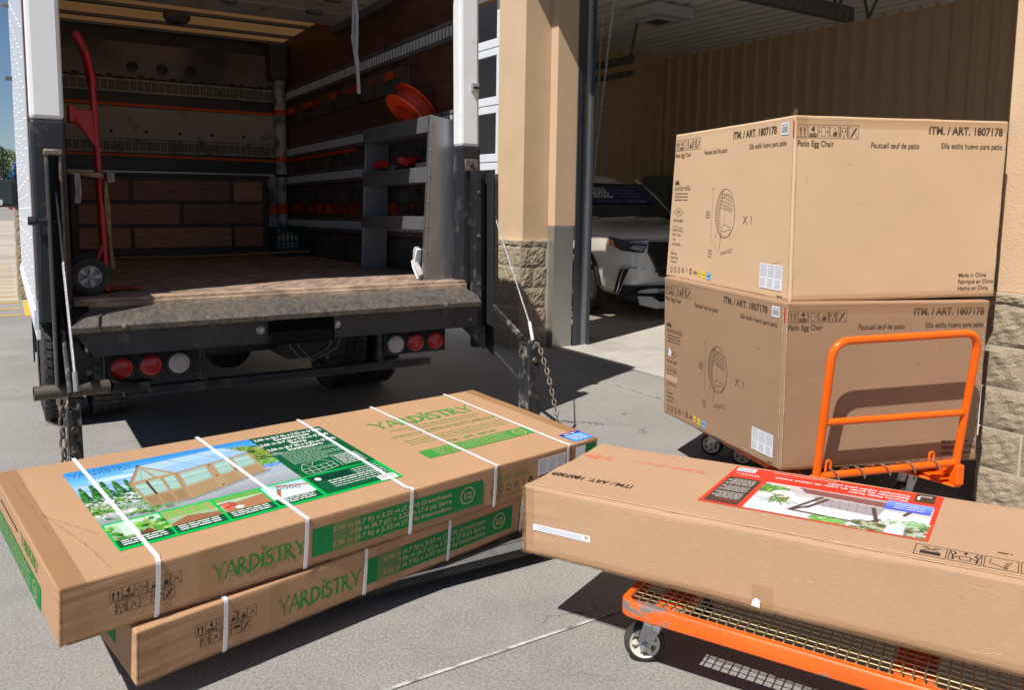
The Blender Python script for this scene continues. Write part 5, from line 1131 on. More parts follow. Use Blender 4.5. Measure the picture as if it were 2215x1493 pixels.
cv.poly([(.315, .452), (.285, .225), (.585, .315), (.60, .502)], wo)
LT, LB, RT, RB = (.315, .452), (.285, .225), (.60, .502), (.585, .315)
def sp(s1, t1): a = lerp(LT, RT, s1); b_ = lerp(LB, RB, s1); return lerp(a, b_, t1)
def pane(f, s0, s1, t0, t1):
    cv.poly([f(s0, t0), f(s1, t0), f(s1, t1), f(s0, t1)], gl); n = 5
    for k in range(n): a = t0 + (t1 - t0) * (k + .3) / n; cv.line(f(s0 + .02, a), f(s1 - .02, a + .03), .010, [gl2, s_(186, 214, 204), s_(96, 150, 128), s_(140, 184, 160), s_(120, 170, 140)][k], .4)
    for q0, q1 in (((s0, t0), (s1, t0)), ((s0, t1), (s1, t1)), ((s0, t0), (s0, t1)), ((s1, t0), (s1, t1))): cv.line(f(*q0), f(*q1), .0022, wd_, .8)
def boards(f, s0, s1, t0, t1, c):
    cv.poly([f(s0, t0), f(s1, t0), f(s1, t1), f(s0, t1)], c); n = max(3, int((s1 - s0) * 22))
    for k in range(n + 1): cv.line(f(s0 + (s1 - s0) * k / n, t0), f(s0 + (s1 - s0) * k / n, t1), .0014, wd_, .7)
    cv.line(f(s0, t0), f(s1, t0), .002, wd_); cv.line(f(s0, t1), f(s1, t1), .002, wd_)
for s0, s1 in ((.03, .37), (.47, .66), (.74, .97)): pane(sp, s0, s1, .05, .56); boards(sp, s0, s1, .63, .97, s_(166, 138, 102))
for a in (.40, .44, .69, .72): cv.line(sp(a, 0), sp(a, 1), .002, wd_)
for s1, t1 in ((.42, .06), (.42, .55), (.42, .93), (.68, .5), (.68, .57)): q_ = sp(s1, t1); cv.ell(q_[0], q_[1], .005, .0045, s_(40, 35, 30))
def gp(s1, t1): a = lerp((.160, .43), (.312, .452), s1); b_ = lerp((.165, .235), (.283, .225), s1); return lerp(a, b_, t1)
for s0, s1 in ((.04, .30), (.36, .64), (.70, .96)): pane(gp, s0, s1, .04, .56); boards(gp, s0, s1, .64, .96, s_(152, 126, 92))
cv.line(gp(.33, .03), gp(.33, .6), .006, s_(40, 40, 36)); cv.poly([(.175, .445), (.225, .555), (.24, .455)], gl); cv.poly([(.232, .552), (.25, .455), (.295, .458)], gl); cv.line((.2, .45), (.225, .54), .006, gl2, .6)
for k in (.33, .66): cv.line(lerp((.315, .455), (.60, .505), k), lerp((.225, .575), (.53, .60), k), .0026, s_(60, 75, 95))
cv.line((.225, .575), (.53, .60), .003, s_(70, 75, 80)); cv.line((.315, .455), (.60, .505), .004, wd_); cv.line((.155, .43), (.225, .575), .005, wd_); cv.line((.225, .575), (.315, .455), .005, wo); cv.ell(.225, .577, .008, .007, s_(50, 55, 60)); cv.ell(.53, .602, .005, .004, s_(50, 55, 60))
cv.line((.285, .225), (.315, .455), .005, s_(150, 124, 90)); cv.line((.165, .235), (.285, .225), .003, wd_); cv.line((.285, .225), (.585, .315), .003, wd_)
# bottom strip with four pictures
cv.rect(0, 0, lw, by, BR); cv.rect(pw, 0, lw, by, BR); cv.rect(pw + .008, .014, lw - .016, by - .008, s_(12, 90, 55)); cv.rect(pw + .02, by - .065, pw + .17, by - .02, s_(12, 60, 45)); cv.ell(pw + .04, by - .042, .012, .014, s_(200, 220, 210))
for i in range(4):
    x0 = .008 + i * .163; x1 = x0 + .155; cv.rect(x0, .014, x1, by - .010, s_(12, 85, 52)); cv.vgrad(x0, .065, x1, by - .010, s_(120, 150, 90), s_(190, 220, 200))
    if i == 0: cv.blobs(50, x0, .07, x1, .16, .010, gr); cv.rect(x0 + .03, .08, x0 + .075, .16, s_(190, 215, 200)); cv.poly([(x0 + .07, .066), (x0 + .12, .066), (x0 + .10, .10)], s_(110, 70, 45)); cv.rect(x0 + .11, .07, x0 + .115, .175, wo)
    if i == 1: cv.rect(x0, .12, x1, by - .01, s_(130, 175, 90)); cv.poly([(x0, .066), (x1, .066), (x1, .09), (x0 + .06, .115), (x0, .08)], s_(150, 105, 75)); [cv.rect(x0 + k * .045, .11, x0 + k * .045 + .006, .175, wo) for k in range(4)]
    if i == 2: cv.poly([(x0, .066), (x1, .066), (x1, .14), (x0 + .03, .12)], s_(170, 120, 85)); cv.blobs(30, x0 + .01, .09, x0 + .05, .13, .007, [s_(200, 60, 60), s_(230, 120, 110), s_(60, 110, 50)]); cv.rect(x0, .145, x1, by - .01, s_(110, 165, 80)); cv.ell(x0 + .055, .085, .014, .012, s_(220, 225, 230))
    if i == 3: cv.vgrad(x0, .066, x1, by - .01, s_(220, 230, 240), s_(170, 205, 240)); cv.line((x0 + .02, .07), (x0 + .06, .16), .014, s_(165, 105, 65)); cv.line((x0 + .05, .165), (x1, .13), .012, s_(180, 120, 75)); [cv.ell(x0 + .055 + k * .02, .145 - k * .006, .009, .011, s_(40, 30, 30)) for k in range(4)]; [cv.ell(x0 + .055 + k * .02, .145 - k * .006, .006, .007, s_(200, 215, 230)) for k in range(4)]
cv.rect(lw - .16, 0, lw - .02, .0, BR); cv.speck(0, 0, pw, lh, .06)
cv.build('picture_label', FU['top'], X0, Y0, U, off=.0016)
p = Print(FU['top'], .0026); wt = M_['wtx']; bx = X0 + pw
serif_logo(p, X0 + .012, Y0 + .575, .20, .033, mat('dark_teal_ink', (.03, .12, .16), .5), serif=False, bold=.8)
for i, (a, b_) in enumerate((('2.06 m (6.7 ft) x 2.32 m (7.6 ft)', 'Greenhouse'), ('2.06 m (6.7 pi) x 2.32 m (7.6 pi)', 'Serre'), ('2.06 m (6.7 ft) x 2.32 m (7.6 ft)', 'Invernadero'))):
    p.text(a, bx + .15, Y0 + .590 - i * .060, .021, wt, 0, 'C', w=.285, bold=.03); p.text(b_, bx + .15, Y0 + .562 - i * .060, .021, wt, 0, 'C', bold=.03)
fw2 = mat('fine_white_print', (.35, .55, .42), .5)
for i in range(11): p.scribble(bx + .03, bx + (.26 if i % 4 else .18), Y0 + .432 - i * .0125, .006, fw2, 0, i)
# outline drawing of a greenhouse
def seg(*pts): p.line([(bx + .03 + a * .13, Y0 + .20 + b_ * .09) for a, b_ in pts], .0016, wt)
seg((0, 0), (0, .5), (.18, 1), (.4, .55), (.4, -.1), (0, 0)); seg((.4, -.1), (1, .15), (1, .7), (.4, .55)); seg((.18, 1), (.8, 1.1), (1, .7)); seg((0, .5), (.4, .55)); seg((0, .25), (.4, .2), (1, .4)); seg((.2, -.05), (.2, .52)); seg((.6, 0), (.6, .6)); seg((.8, .08), (.8, .65)); seg((.4, .72), (.5, .99)); seg((1.15, .1), (1.15, 1.1))
for i in range(7): p.scribble(bx + .19, bx + .285, Y0 + .30 - i * .014, .007, wt, 0, i + 20)
for i in range(7): p.scribble(bx + .06 + (.12 if i < 3 else 0), bx + .285, Y0 + .155 - i * .017, .009 if i in (3, 4) else .006, wt, 0, i + 40)
for i in range(4):
    for k in range(3): p.scribble(X0 + .02 + i * .163, X0 + .145 + i * .163, Y0 + .052 - k * .013, .0085, wt, 0, i * 3 + k + 60)
p.build('label_text', U, recalc=False)
p = Print(FU['top'], .0030); p.rect(X0 + lw - .085, Y0 + .006, X0 + lw - .015, Y0 + .048, WH, 0)
for k in range(14): p.rect(X0 + lw - .078 + k * .0042, Y0 + .022, X0 + lw - .0765 + k * .0042, Y0 + .042, INK, 1)
p.build('barcode_sticker', U, recalc=False)
strap_on(U, CU, ((.243, .255, .25), (.678, .704, .705), (1.105, 1.094, 1.106), (1.463, 1.489, 1.492), (1.877, 1.881, 1.885)))
# ---- lower flat box
D, CD, FD = flat_box('D', 'lower flat strapped cardboard box with green 2/2 band under the upper box', '2/2')
p = Print(FD['front']); front_marks(p, '2/2', (.166, .081), .0315, (.43, .046, .735, .100), (.757, .033, 1.448, .127)); p.build('printing', D, recalc=False)
p = Print(FD['front'], .0016)
for a, b_ in ((.0, .085), (.40, .46), (.80, .9)): p.rect(a, .0, b_, .165, M_['tape'], 4)
p.split('tape', D, recalc=False)
p = Print(FD['left']); p.rect(.05, .05, .70, .13, GB_, 1, 3); p.ring((.64, .09), .026, .004, CT, 2); p.text('2/2', .64, .081, .018, CT, 2, 'C'); p.build('printing', D, recalc=False)
strap_on(D, CD, ((.26, .258, .258), (.752, .752, .752), (1.12, 1.12, 1.12), (1.5, 1.5, 1.5), (1.88, 1.88, 1.88)))

# ---- egg chair boxes
def egg_print(F, left):
    p = Print(F); L = F.L; Hh = F.H; k = L / (1.203 if left else 1.087)
    t = lambda s, a, v, h, w, al='L': p.text(s, a * k, v, h, INKB, 0, al, w=w * k, bold=.008)
    if left:
        for i, q in enumerate(('up', 'four', 'clamp', 'fork', 'carry', 'knife')): icon(p, q, (.018 + i * .052) * k, .709, .0615, INKB, wd=.047 * k)
        t('Patio Egg Chair', .017, .674, .024, .20); t('Fautueil œuf de patio', .373, .676, .024, .247); t('Silla estilo huevo para patio', .831, .680, .024, .315); p.text('ITM. / ART. 1807178', .672 * k, .737, .033, INKB, 0, 'L', w=.392 * k, bold=.028)
        # little umbrella mark and the name under it
        a = .055 * k
        for i in range(5): th0 = math.pi * i / 5 + .06; th1 = math.pi * (i + 1) / 5 - .02; p.poly([(a + .012 + (.030 if j else .010) * -math.cos(th), .521 + (.024 if j else .003) * math.sin(th)) for j, th in ((0, th0), (1, th0), (1, (th0 + th1) / 2), (1, th1), (0, th1))], INKB)
        p.text('sunbrella', .040 * k, .490, .030, INKB, 0, 'L', w=.195 * k, bold=-.004)
        for i in range(3): p.scribble(.05 * k, .21 * k, .470 - i * .017, .008, INKB, 0, i)
        c = (.109 * k, .370); p.line([(c[0] - .06 * k, c[1]), (c[0], c[1] + .026), (c[0] + .06 * k, c[1]), (c[0], c[1] - .026)], .0022, INKB, 0, True); p.text('CWC', c[0], c[1] - .008, .016, INKB, 0, 'C', w=.045 * k)
        p.text('ITM. / ART. 1807178', .05 * k, .315, .014, INKB, 0, w=.12 * k)
        p.text('GR. WT. : 45.5 Kg', .05 * k, .262, .014, INKB, 0, w=.12 * k); p.text('NW. WT. : 31.4 Kg', .05 * k, .237, .014, INKB, 0, w=.10 * k); p.text('1.50\'', .055 * k, .21, .013, INKB, 0, w=.035 * k); p.text('QTY / CTD / CONT. : 1', .05 * k, .183, .013, INKB, 0, w=.12 * k)
        p.line([(.05 * k, .287), (.09 * k, .290), (.12 * k, .283), (.17 * k, .285)], .0018, INKB); p.line([(.05 * k, .155), (.08 * k, .156)], .0015, INKB)
        for i, s_ in enumerate(('Made in China', 'Fabriqué en Chine', 'Hecho en China')): p.text(s_, .05 * k, .132 - i * .023, .012, INKB, 0, w=(.07, .09, .075)[i] * k)
        for i, q in enumerate(('rec', 'rec', 'rec', 'ringr', 'man', 'frm', 'ringr')): icon(p, q, (.05 + i * .046) * k, .028 + .002 * i, .036 if i != 6 else .02, INKB, fr=False, wd=.036 * k)
        # printed line drawing of the chair
        cx, cy, a, b_ = .627 * k, .375, .097 * k, .122; E_ = lambda th, s=1, dx=0: (cx + dx + a * s * math.cos(th), cy + b_ * s * math.sin(th)); w = .0014
        p.line([E_(2 * math.pi * i / 36) for i in range(36)], .002, INKB, 0, True)
        p.line([(cx + .018 * k + a * .78 * math.cos(t), cy - .012 + b_ * .88 * math.sin(t)) for t in [2 * math.pi * i / 30 for i in range(30)]], w, INKB, 0, True)
        for i in range(17):                      # lattice on the shell
            y = -1 + 2 * (i + .5) / 17; xo = -math.sqrt(1 - y * y); y2 = min(.98, y + .16); xi = .018 * k / a - .78 * math.sqrt(max(0, 1 - (y2 * .9) ** 2))
            p.line([(cx + a * xo, cy + b_ * y), (cx + a * xi, cy + b_ * y2 - .01)], w, INKB); y3 = max(-.98, y - .16); xi3 = .018 * k / a - .78 * math.sqrt(max(0, 1 - (y3 * .9) ** 2)); p.line([(cx + a * xo, cy + b_ * y), (cx + a * xi3, cy + b_ * y3 - .01)], w, INKB)
        for i in range(5): p.line([(cx - .05 * k + j * .02 * k + .0 * i, cy + b_ * (.80 - i * .15 - .02 * j * j * .3)) for j in range(7)], w, INKB)
        for j in range(6): p.line([(cx - .035 * k + j * .022 * k, cy + b_ * (.82 - .02 * j * j * .5)), (cx - .035 * k + j * .022 * k, cy + b_ * (.22 - .02 * j))], w, INKB)
        p.line([(cx - .05 * k, cy + .04), (cx - .045 * k, cy - .055), (cx - .03 * k, cy - .075), (cx - .005 * k, cy - .055), (cx + .06 * k, cy - .068), (cx + .068 * k, cy - .09)], .0018, INKB); p.line([(cx - .005 * k, cy - .055), (cx - .004 * k, cy + .03), (cx + .07 * k, cy + .01)], w, INKB); p.line([(cx - .04 * k, cy - .085), (cx + .0, cy - .092), (cx + .06 * k, cy - .075)], .0018, INKB)
        for x0, x1 in ((-.075, -.085), (-.03, -.04), (.05, .058)): p.line([(cx + x0 * k, cy - .095), (cx + x1 * k, cy - .148 + (.02 if x0 != -.03 else -.035))], .0022, INKB)
        p.line([(.497 * k, .50), (.495 * k, .252)], w, INKB); p.line([(.487 * k, .50), (.507 * k, .50)], w, INKB); p.line([(.485 * k, .252), (.505 * k, .252)], w, INKB)
        for i, s_ in enumerate(('151.5 cm', '59.65 in', '59.6 pi')): p.text(s_, .43 * k, .375 - i * .015, .010, INKB, 0, w=.045 * k); p.text(('105.5 cm', '41.5 in', '41.5 po')[i], .475 * k, .175 - i * .015, .010, INKB, 0, w=.04 * k)
        p.line([(.50 * k, .24), (.575 * k, .175)], w, INKB); p.line([(.60 * k, .175), (.715 * k, .205)], w, INKB); p.text('114.5 cm / 45 in / 45 po', .60 * k, .163, .010, INKB, 0, w=.11 * k, rot=.22)
        p.text('X 1', .800 * k, .328, .040, INKB, 0, w=.078 * k, bold=-.01)
        for i, (c, wdt) in enumerate(((M_['yel'], .028), (M_['yel'], .036), (M_['lblu'], .045))):
            a0 = (.375 + i * .048) * k; p.rect(a0, .036 - .004 * i, a0 + wdt * k, .068 - .002 * i, c, 0); p.scribble(a0 + .004, a0 + wdt * k - .004, .046, .008, INKB, 1, i)
        for i in range(2): p.scribble(.335 * k, .372 * k, .055 - i * .01, .006, INKB, 0, i + 30)
        p.scribble(1.11 * k, 1.15 * k, .016, .008, INKB, 0, 3)
    else:
        for i, q in enumerate(('up', 'four', 'clamp', 'fork', 'carry', 'knife')): icon(p, q, (.015 + i * .0497) * k, .708, .058, INKB, wd=.0455 * k)
        t('Patio Egg Chair', .014, .673, .025, .176); t('Fautueil œuf de patio', .373, .671, .025, .246); t('Silla estilo huevo para patio', .732, .675, .025, .328); p.text('ITM. / ART. 1807178', .663 * k, .737, .034, INKB, 0, 'L', w=.394 * k, bold=.028)
        for i, s_ in enumerate(('Made in China', 'Fabriqué en Chine', 'Hecho en China')): t(s_, .876 - i * .0, .094 - i * .030, .019, (.155, .198, .172)[i])
        for i in range(12): v = Hh * (.93 - i * .078); a0 = L - .022 - (i % 2) * .004; p.line([(a0, v), (a0 + .010, v - .012)], .003, WH, 0); p.line([(a0 + .006, v + .003), (a0 + .014, v - .008)], .0018, M_['steel'], 0)
    return p
def egg_box(key, label, card):
    C = BX[key]; T_ = thing('chair_box', label, 'cardboard box', base(C), 'egg chair boxes stacked on the cart'); carton('carton', C, card, T_, .008); F = faces(C)
    sc = F['left'].H / .805
    F['left'].kv = F['left'].H / .805; F['front'].kv = F['front'].H / .803
    egg_print(F['left'], True).build('printing', T_, recalc=False); egg_print(F['front'], False).build('printing', T_, recalc=False)
    k = F['left'].L / 1.203
    p = Print(F['left'], .002); p.rect(.968 * k, .043, 1.150 * k, .156, WH, 0, 2)
    for r_ in range(13):
        for c_ in range(3):
            if r_ in (7,): continue
            p.scribble((.976 + c_ * .059) * k, (.976 + c_ * .059 + (.048 if r_ < 7 else .035)) * k, .146 - r_ * .0078, .0042, M_['gray'], 1, r_ * 3 + c_)
    p.build('sticker', T_, recalc=False)
    p = Print(F['left'], .002); p.rect(1.100 * k, .727, 1.162 * k, .779, WH, 0)
    for r_ in range(12): p.rect((1.107 + r_ * .0042) * k, .735, (1.109 + r_ * .0042) * k, .763, INK, 1)
    p.scribble(1.106 * k, 1.156 * k, .768, .005, INK, 1, 2); p.build('barcode_sticker', T_, recalc=False)
    p = Print(F['left'], .0022); p.rect(F['left'].L - .012, .715, F['left'].L - .001, .785, M_['redink'], 0); p.build('red_tab', T_, recalc=False)
    F['left'].kv = F['front'].kv = 1
    p = Print(F['front'], .0016); p.rect(.002, F['front'].H - .10, .06, F['front'].H - .002, M_['tape'], 3); p.rect(.002, F['front'].H - .045, F['front'].L - .002, F['front'].H - .002, M_['tape'], 4); p.rect(.002, .002, F['front'].L - .002, .035, M_['tape'], 3)
    p.split('tape', T_, recalc=False); return T_, F
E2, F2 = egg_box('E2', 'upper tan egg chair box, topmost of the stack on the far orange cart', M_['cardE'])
q = MB(); c = F2['top'].m(0, 0, 0); q.add([c + Vector(v) for v in ((-.012, 0, 0), (.010, .004, 0), (.014, .004, .022), (0, 0, .03), (-.006, 0, .02))], [(0, 1, 2, 3, 4)], M_['tape']); q.build('loose_tape', E2, recalc=False)
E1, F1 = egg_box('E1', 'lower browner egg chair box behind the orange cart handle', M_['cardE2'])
# torn white scrap on the lower box
p = Print(F1['left'], .002); p.poly([(.055, .345), (.09, .34), (.10, .365), (.075, .39), (.06, .37)], WH, 0); p.poly([(.03, .20), (.17, .20), (.17, .235), (.03, .235)], mat('torn_pale_liner', (.55, .36, .24), .9), 0); p.split('torn_patch', E1, recalc=False)

# ---- long swing box
C = BX['S']; SB = thing('swing_box', 'long cardboard box with red picture label lying across the near orange cart', 'cardboard box', base(C)); carton('carton', C, M_['cardS'], SB, .010, .005); FS = faces(C)
p = Print(FS['top']); p.text('ITM./ ART. 1807309', .326, .167, .030, INK, 0, 'L', rot=math.pi, w=.300, bold=.018)
for i, k_ in enumerate(('bench', 'carry', 'tip', 'four')): icon(p, k_, 1.158 + i * .078, .045, .074, INK, flip=True)
p.text('poids sous presse', 1.52, .165, .016, INK, 0, 'L', rot=math.pi, w=.14) if 0 else p.scribble(1.34, 1.372, .155, .010, INK, 0, 3); p.scribble(1.40, 1.60, .158, .012, INK, 0, 7)
p.build('printing', SB, recalc=False)
# faded orange smear
p = Print(FS['top'], .001); sm = bpy.data.materials.new('faded_orange_smear'); sm.use_nodes = True; t = sm.node_tree; b = t.nodes['Principled BSDF']; b.inputs['Base Color'].default_value = (.9, .14, .05, 1); b.inputs['Roughness'].default_value = .9
n = t.nodes.new('ShaderNodeTexNoise'); n.inputs['Scale'].default_value = 30; n.inputs['Detail'].default_value = 6; tc = t.nodes.new('ShaderNodeTexCoord'); t.links.new(tc.outputs['Object'], n.inputs['Vector']); r_ = t.nodes.new('ShaderNodeMapRange'); r_.inputs[1].default_value = .35; r_.inputs[2].default_value = .7; r_.inputs[4].default_value = .65; t.links.new(n.outputs[0], r_.inputs[0]); t.links.new(r_.outputs[0], b.inputs['Alpha'])
p.poly([(.01, .40), (.03, .375), (.09, .37), (.15, .385), (.16, .405), (.08, .42), (.03, .42)], sm, 0); p.line([(.20, .415), (.30, .41), (.42, .41), (.50, .40)], .016, sm, 0); p.build('paint_smear', SB, recalc=False)
# red picture label, upside down from here
lw, lh = .635, .392; cv = Canvas(lw, lh, 300, 180, srgb(226, 50, 30)); u0, v0 = .548, .142
cv.rect(.0, 0, lw, lh, s_(228, 48, 28)); bk = s_(58, 42, 36)
cv.rect(.012, .012, .118, .272, bk); cv.rect(.56, .31, .617, .392, s_(60, 38, 28))
px0, px1, py0, py1 = .135, .622, .010, .275
cv.rect(px0, py0, px1, py1, s_(222, 224, 232)); cv.vgrad(px0, .18, px1, py1, s_(205, 205, 205), s_(170, 165, 165)); cv.rect(px0, .24, .30, py1, s_(205, 200, 195))
cv.blobs(60, px0, .18, .21, .25, .012, [s_(90, 150, 60), s_(130, 180, 90), s_(70, 120, 60)])
cv.ell(.21, .185, .035, .035, s_(240, 240, 240)); cv.blobs(40, .185, .10, .235, .17, .007, [s_(140, 110, 60), s_(90, 130, 60)]); [cv.line((.21, .13), (.21 + dx, .07 + abs(dx) * .8), .006, s_(80, 140, 70)) for dx in (-.06, -.04, -.02, .02, .04, .06)]
cv.poly([(.24, .27), (.50, .255), (.54, .205), (.27, .225)], s_(130, 80, 80)); cv.poly([(.30, .21), (.50, .20), (.49, .12), (.32, .135)], s_(160, 155, 160))
for k in range(8): cv.line((.30 + k * .025, .21), (.32 + k * .022, .13), .002, s_(130, 125, 130))
fr_ = s_(70, 52, 52)
for a, b_ in (((.26, .06), (.52, .045)), ((.26, .06), (.32, .21)), ((.52, .045), (.57, .22)), ((.50, .10), (.46, .05)), ((.30, .11), (.27, .07)), ((.34, .20), (.30, .10)), ((.47, .19), (.50, .06))): cv.line(a, b_, .012, fr_)
cv.blobs(50, .33, .012, .42, .045, .009, [s_(90, 160, 70), s_(120, 190, 100)]); cv.blobs(110, .44, .012, .52, .07, .010, [s_(60, 75, 50), s_(110, 130, 80), s_(180, 185, 170)]); cv.blobs(60, .56, .05, .62, .13, .010, [s_(110, 180, 110), s_(170, 210, 170), s_(70, 110, 60)]); cv.rect(.525, .012, .575, .08, s_(215, 225, 240)); cv.blobs(70, .575, .012, .62, .08, .008, [s_(110, 120, 80), s_(180, 190, 180), s_(70, 80, 50)])
cv.ell(.54, .14, .03, .025, s_(238, 238, 238)); cv.blobs(30, .50, .08, .60, .12, .006, [s_(190, 215, 190), s_(140, 180, 130)])
cv.vgrad(.495, .205, .618, .285, s_(40, 70, 215), s_(120, 165, 235)); cv.vgrad(.495, .205, .618, .225, s_(30, 60, 200), s_(60, 110, 225)); cv.speck(px0, py0, px1, py1, .05)
cv.build('picture_label', FS['top'], u0, v0, SB, off=.0016)
p = Print(FS['top'], .0026); pi_ = math.pi
for i, s1 in enumerate(('Woven Patio Swing', 'Balancelle de patio en osier de résine tressé', 'Columpio tejido para patio')): p.text(s1, u0 + .548, v0 + .308 + i * .024, .016, M_['wtx'], 0, 'L', rot=pi_, w=(.17, .40, .24)[i], bold=.02)
p.text('1', u0 + .583, v0 + .362, .032, M_['wtx'], 0, 'L', rot=pi_, bold=.03); p.text('BOX', u0 + .606, v0 + .372, .012, M_['wtx'], 0, 'L', rot=pi_, w=.035)
for i in range(19):
    if i in (6, 12): continue
    p.scribble(u0 + (.02 if i % 3 else .035), u0 + .108, v0 + .06 + i * .0105, .0045, M_['wtx'], 0, i)
p.text('sunbrella', u0 + .112, v0 + .045, .013, M_['redink'], 0, 'L', rot=pi_, w=.06)
p.scribble(u0 + .13, u0 + .33, v0 + .372, .005, M_['wtx'], 0, 2); p.scribble(u0 + .02, u0 + .10, v0 + .315, .006, M_['wtx'], 0, 3); p.scribble(u0 + .04, u0 + .10, v0 + .302, .005, M_['wtx'], 0, 4)
for i in range(3): p.scribble(u0 + .52, u0 + .60, v0 + .222 + i * .018, .007, M_['wtx'], 0, 5 + i)
p.build('label_text', SB, recalc=False)
p = Print(FS['top'], .003); p.rect(u0 + .012, v0 + .338, u0 + .075, v0 + .378, WH, 0)
for k in range(12): p.rect(u0 + .018 + k * .0042, v0 + .345, u0 + .0195 + k * .0042, v0 + .368, INK, 1)
p.build('barcode_sticker', SB, recalc=False)
p = Print(FS['front'], .0016); p.rect(.042, .083, .254, .104, WH, 0, 4); orm = mat('warning_orange', (.85, .2, .05), .5)
p.poly([(.240, .087), (.247, .100), (.233, .100)], orm, 1)
for i in range(3): p.scribble(.06, .225, .087 + i * .005, .003, M_['gray'], 1, i)
p.build('warning_sticker', SB, recalc=False)
p = Print(FS['front'], .0014)
p.rect(.0, .0, .045, FS['front'].H, M_['tape'], 2); p.rect(.047, .0, FS['front'].L, .03, M_['tape'], 2); p.rect(.765, .0, .825, .075, M_['tape'], 3); p.split('tape', SB, recalc=False)
q = MB(); a = FS['front'].m(.765, .012, .004); du = (FS['front'].m(1, .1) - FS['front'].m(0, .1)).normalized(); n_ = FS['front'].n
q.add([a, a + du * .024 + Vector((0, 0, -.003)), a + du * .026 + Vector((0, 0, .02)) + n_ * .004, a + du * .014 + Vector((0, 0, .026)) + n_ * .001, a + du * .004 + Vector((0, 0, .018))], [(0, 1, 2, 3, 4)], WH); q.build('paper_scrap', SB, recalc=False)

# worn folds, open corner seams and flap edges
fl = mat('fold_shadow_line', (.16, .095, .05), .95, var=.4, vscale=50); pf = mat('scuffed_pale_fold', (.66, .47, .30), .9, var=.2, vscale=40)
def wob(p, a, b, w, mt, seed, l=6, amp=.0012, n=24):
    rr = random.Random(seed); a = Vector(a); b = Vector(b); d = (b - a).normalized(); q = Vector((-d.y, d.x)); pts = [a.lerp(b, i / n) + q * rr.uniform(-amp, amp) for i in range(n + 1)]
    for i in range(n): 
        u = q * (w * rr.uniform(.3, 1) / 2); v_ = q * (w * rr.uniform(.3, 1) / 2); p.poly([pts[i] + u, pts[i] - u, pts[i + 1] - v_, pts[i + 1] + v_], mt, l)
for T_, F, k in ((U, FU, 1), (D, FD, 2)):
    p = Print(F['front']); wob(p, (.006, .002), (.006, F['front'].H - .004), .0035, fl, k); wob(p, (.02, .004), (2.02, .004), .004, fl, k + 9, amp=.001); p.build('fold_line', T_, recalc=False)
for T_, F, k in ((E2, F2, 3), (E1, F1, 4)):
    for nm in ('left', 'front'):
        p = Print(F[nm]); f = F[nm]; wob(p, (.004, f.H - .018), (f.L - .004, f.H - .016), .0012, fl, k, amp=.0015); wob(p, (.004, .010), (f.L - .004, .012), .003, fl, k + 20, amp=.0015); wob(p, (f.L - .009 if nm == 'left' else .009, .01), (f.L - .007 if nm == 'left' else .008, f.H - .01), .005, pf, k + 30, amp=.001); p.build('fold_line', T_, recalc=False)
p = Print(FS['front']); f = FS['front']; wob(p, (.012, .004), (.010, f.H - .004), .005, fl, 7); wob(p, (.05, .006), (1.7, .006), .005, fl, 8, amp=.0015); p.build('fold_line', SB, recalc=False)
p = Print(FS['top']); f = FS['top']; wob(p, (.01, .010), (1.74, .012), .005, pf, 10, amp=.002); wob(p, (.9, .020), (1.5, .030), .003, pf, 12, amp=.003); p.build('fold_line', SB, recalc=False)

# scratches and scuffs
sc = mat('scratch_brown', (.36, .20, .10), .8); ps = mat('pale_scuff', (.72, .53, .36), .85)
p = Print(FU['top'])
for k, (a, b) in enumerate((((.03, .62), (.115, .20)), ((.035, .60), (.13, .12)), ((.115, .20), (.135, .04)), ((.06, .45), (.16, .25)), ((.03, .80), (.05, .35)))): wob(p, a, b, .0015, sc, 40 + k, amp=.002, n=16)
p.build('scuff', U, recalc=False)
rr = random.Random(77)
for T_, F, nm, n in ((U, FU, 'front', 10), (D, FD, 'front', 10), (SB, FS, 'front', 16), (SB, FS, 'top', 10), (E2, F2, 'front', 9), (E2, F2, 'left', 7), (E1, F1, 'front', 9), (E1, F1, 'left', 12)):
    p = Print(F[nm], .0010); f = F[nm]
    for k in range(n):
        x, y = rr.uniform(.03, f.L - .1), rr.uniform(.02, f.H - .03); l = rr.uniform(.02, .09); a = rr.choice((0, 1.5, .3, -.4)) + rr.uniform(-.2, .2)
        y2 = min(max(y + l * math.sin(a) * .5, .012), f.H - .015); wob(p, (x, y), (x + l * math.cos(a), y2), rr.uniform(.0008, .0022), rr.choice((sc, ps, ps)), k + 3, l=0, amp=.0012, n=6)
    p.build('scuff', T_, recalc=False)

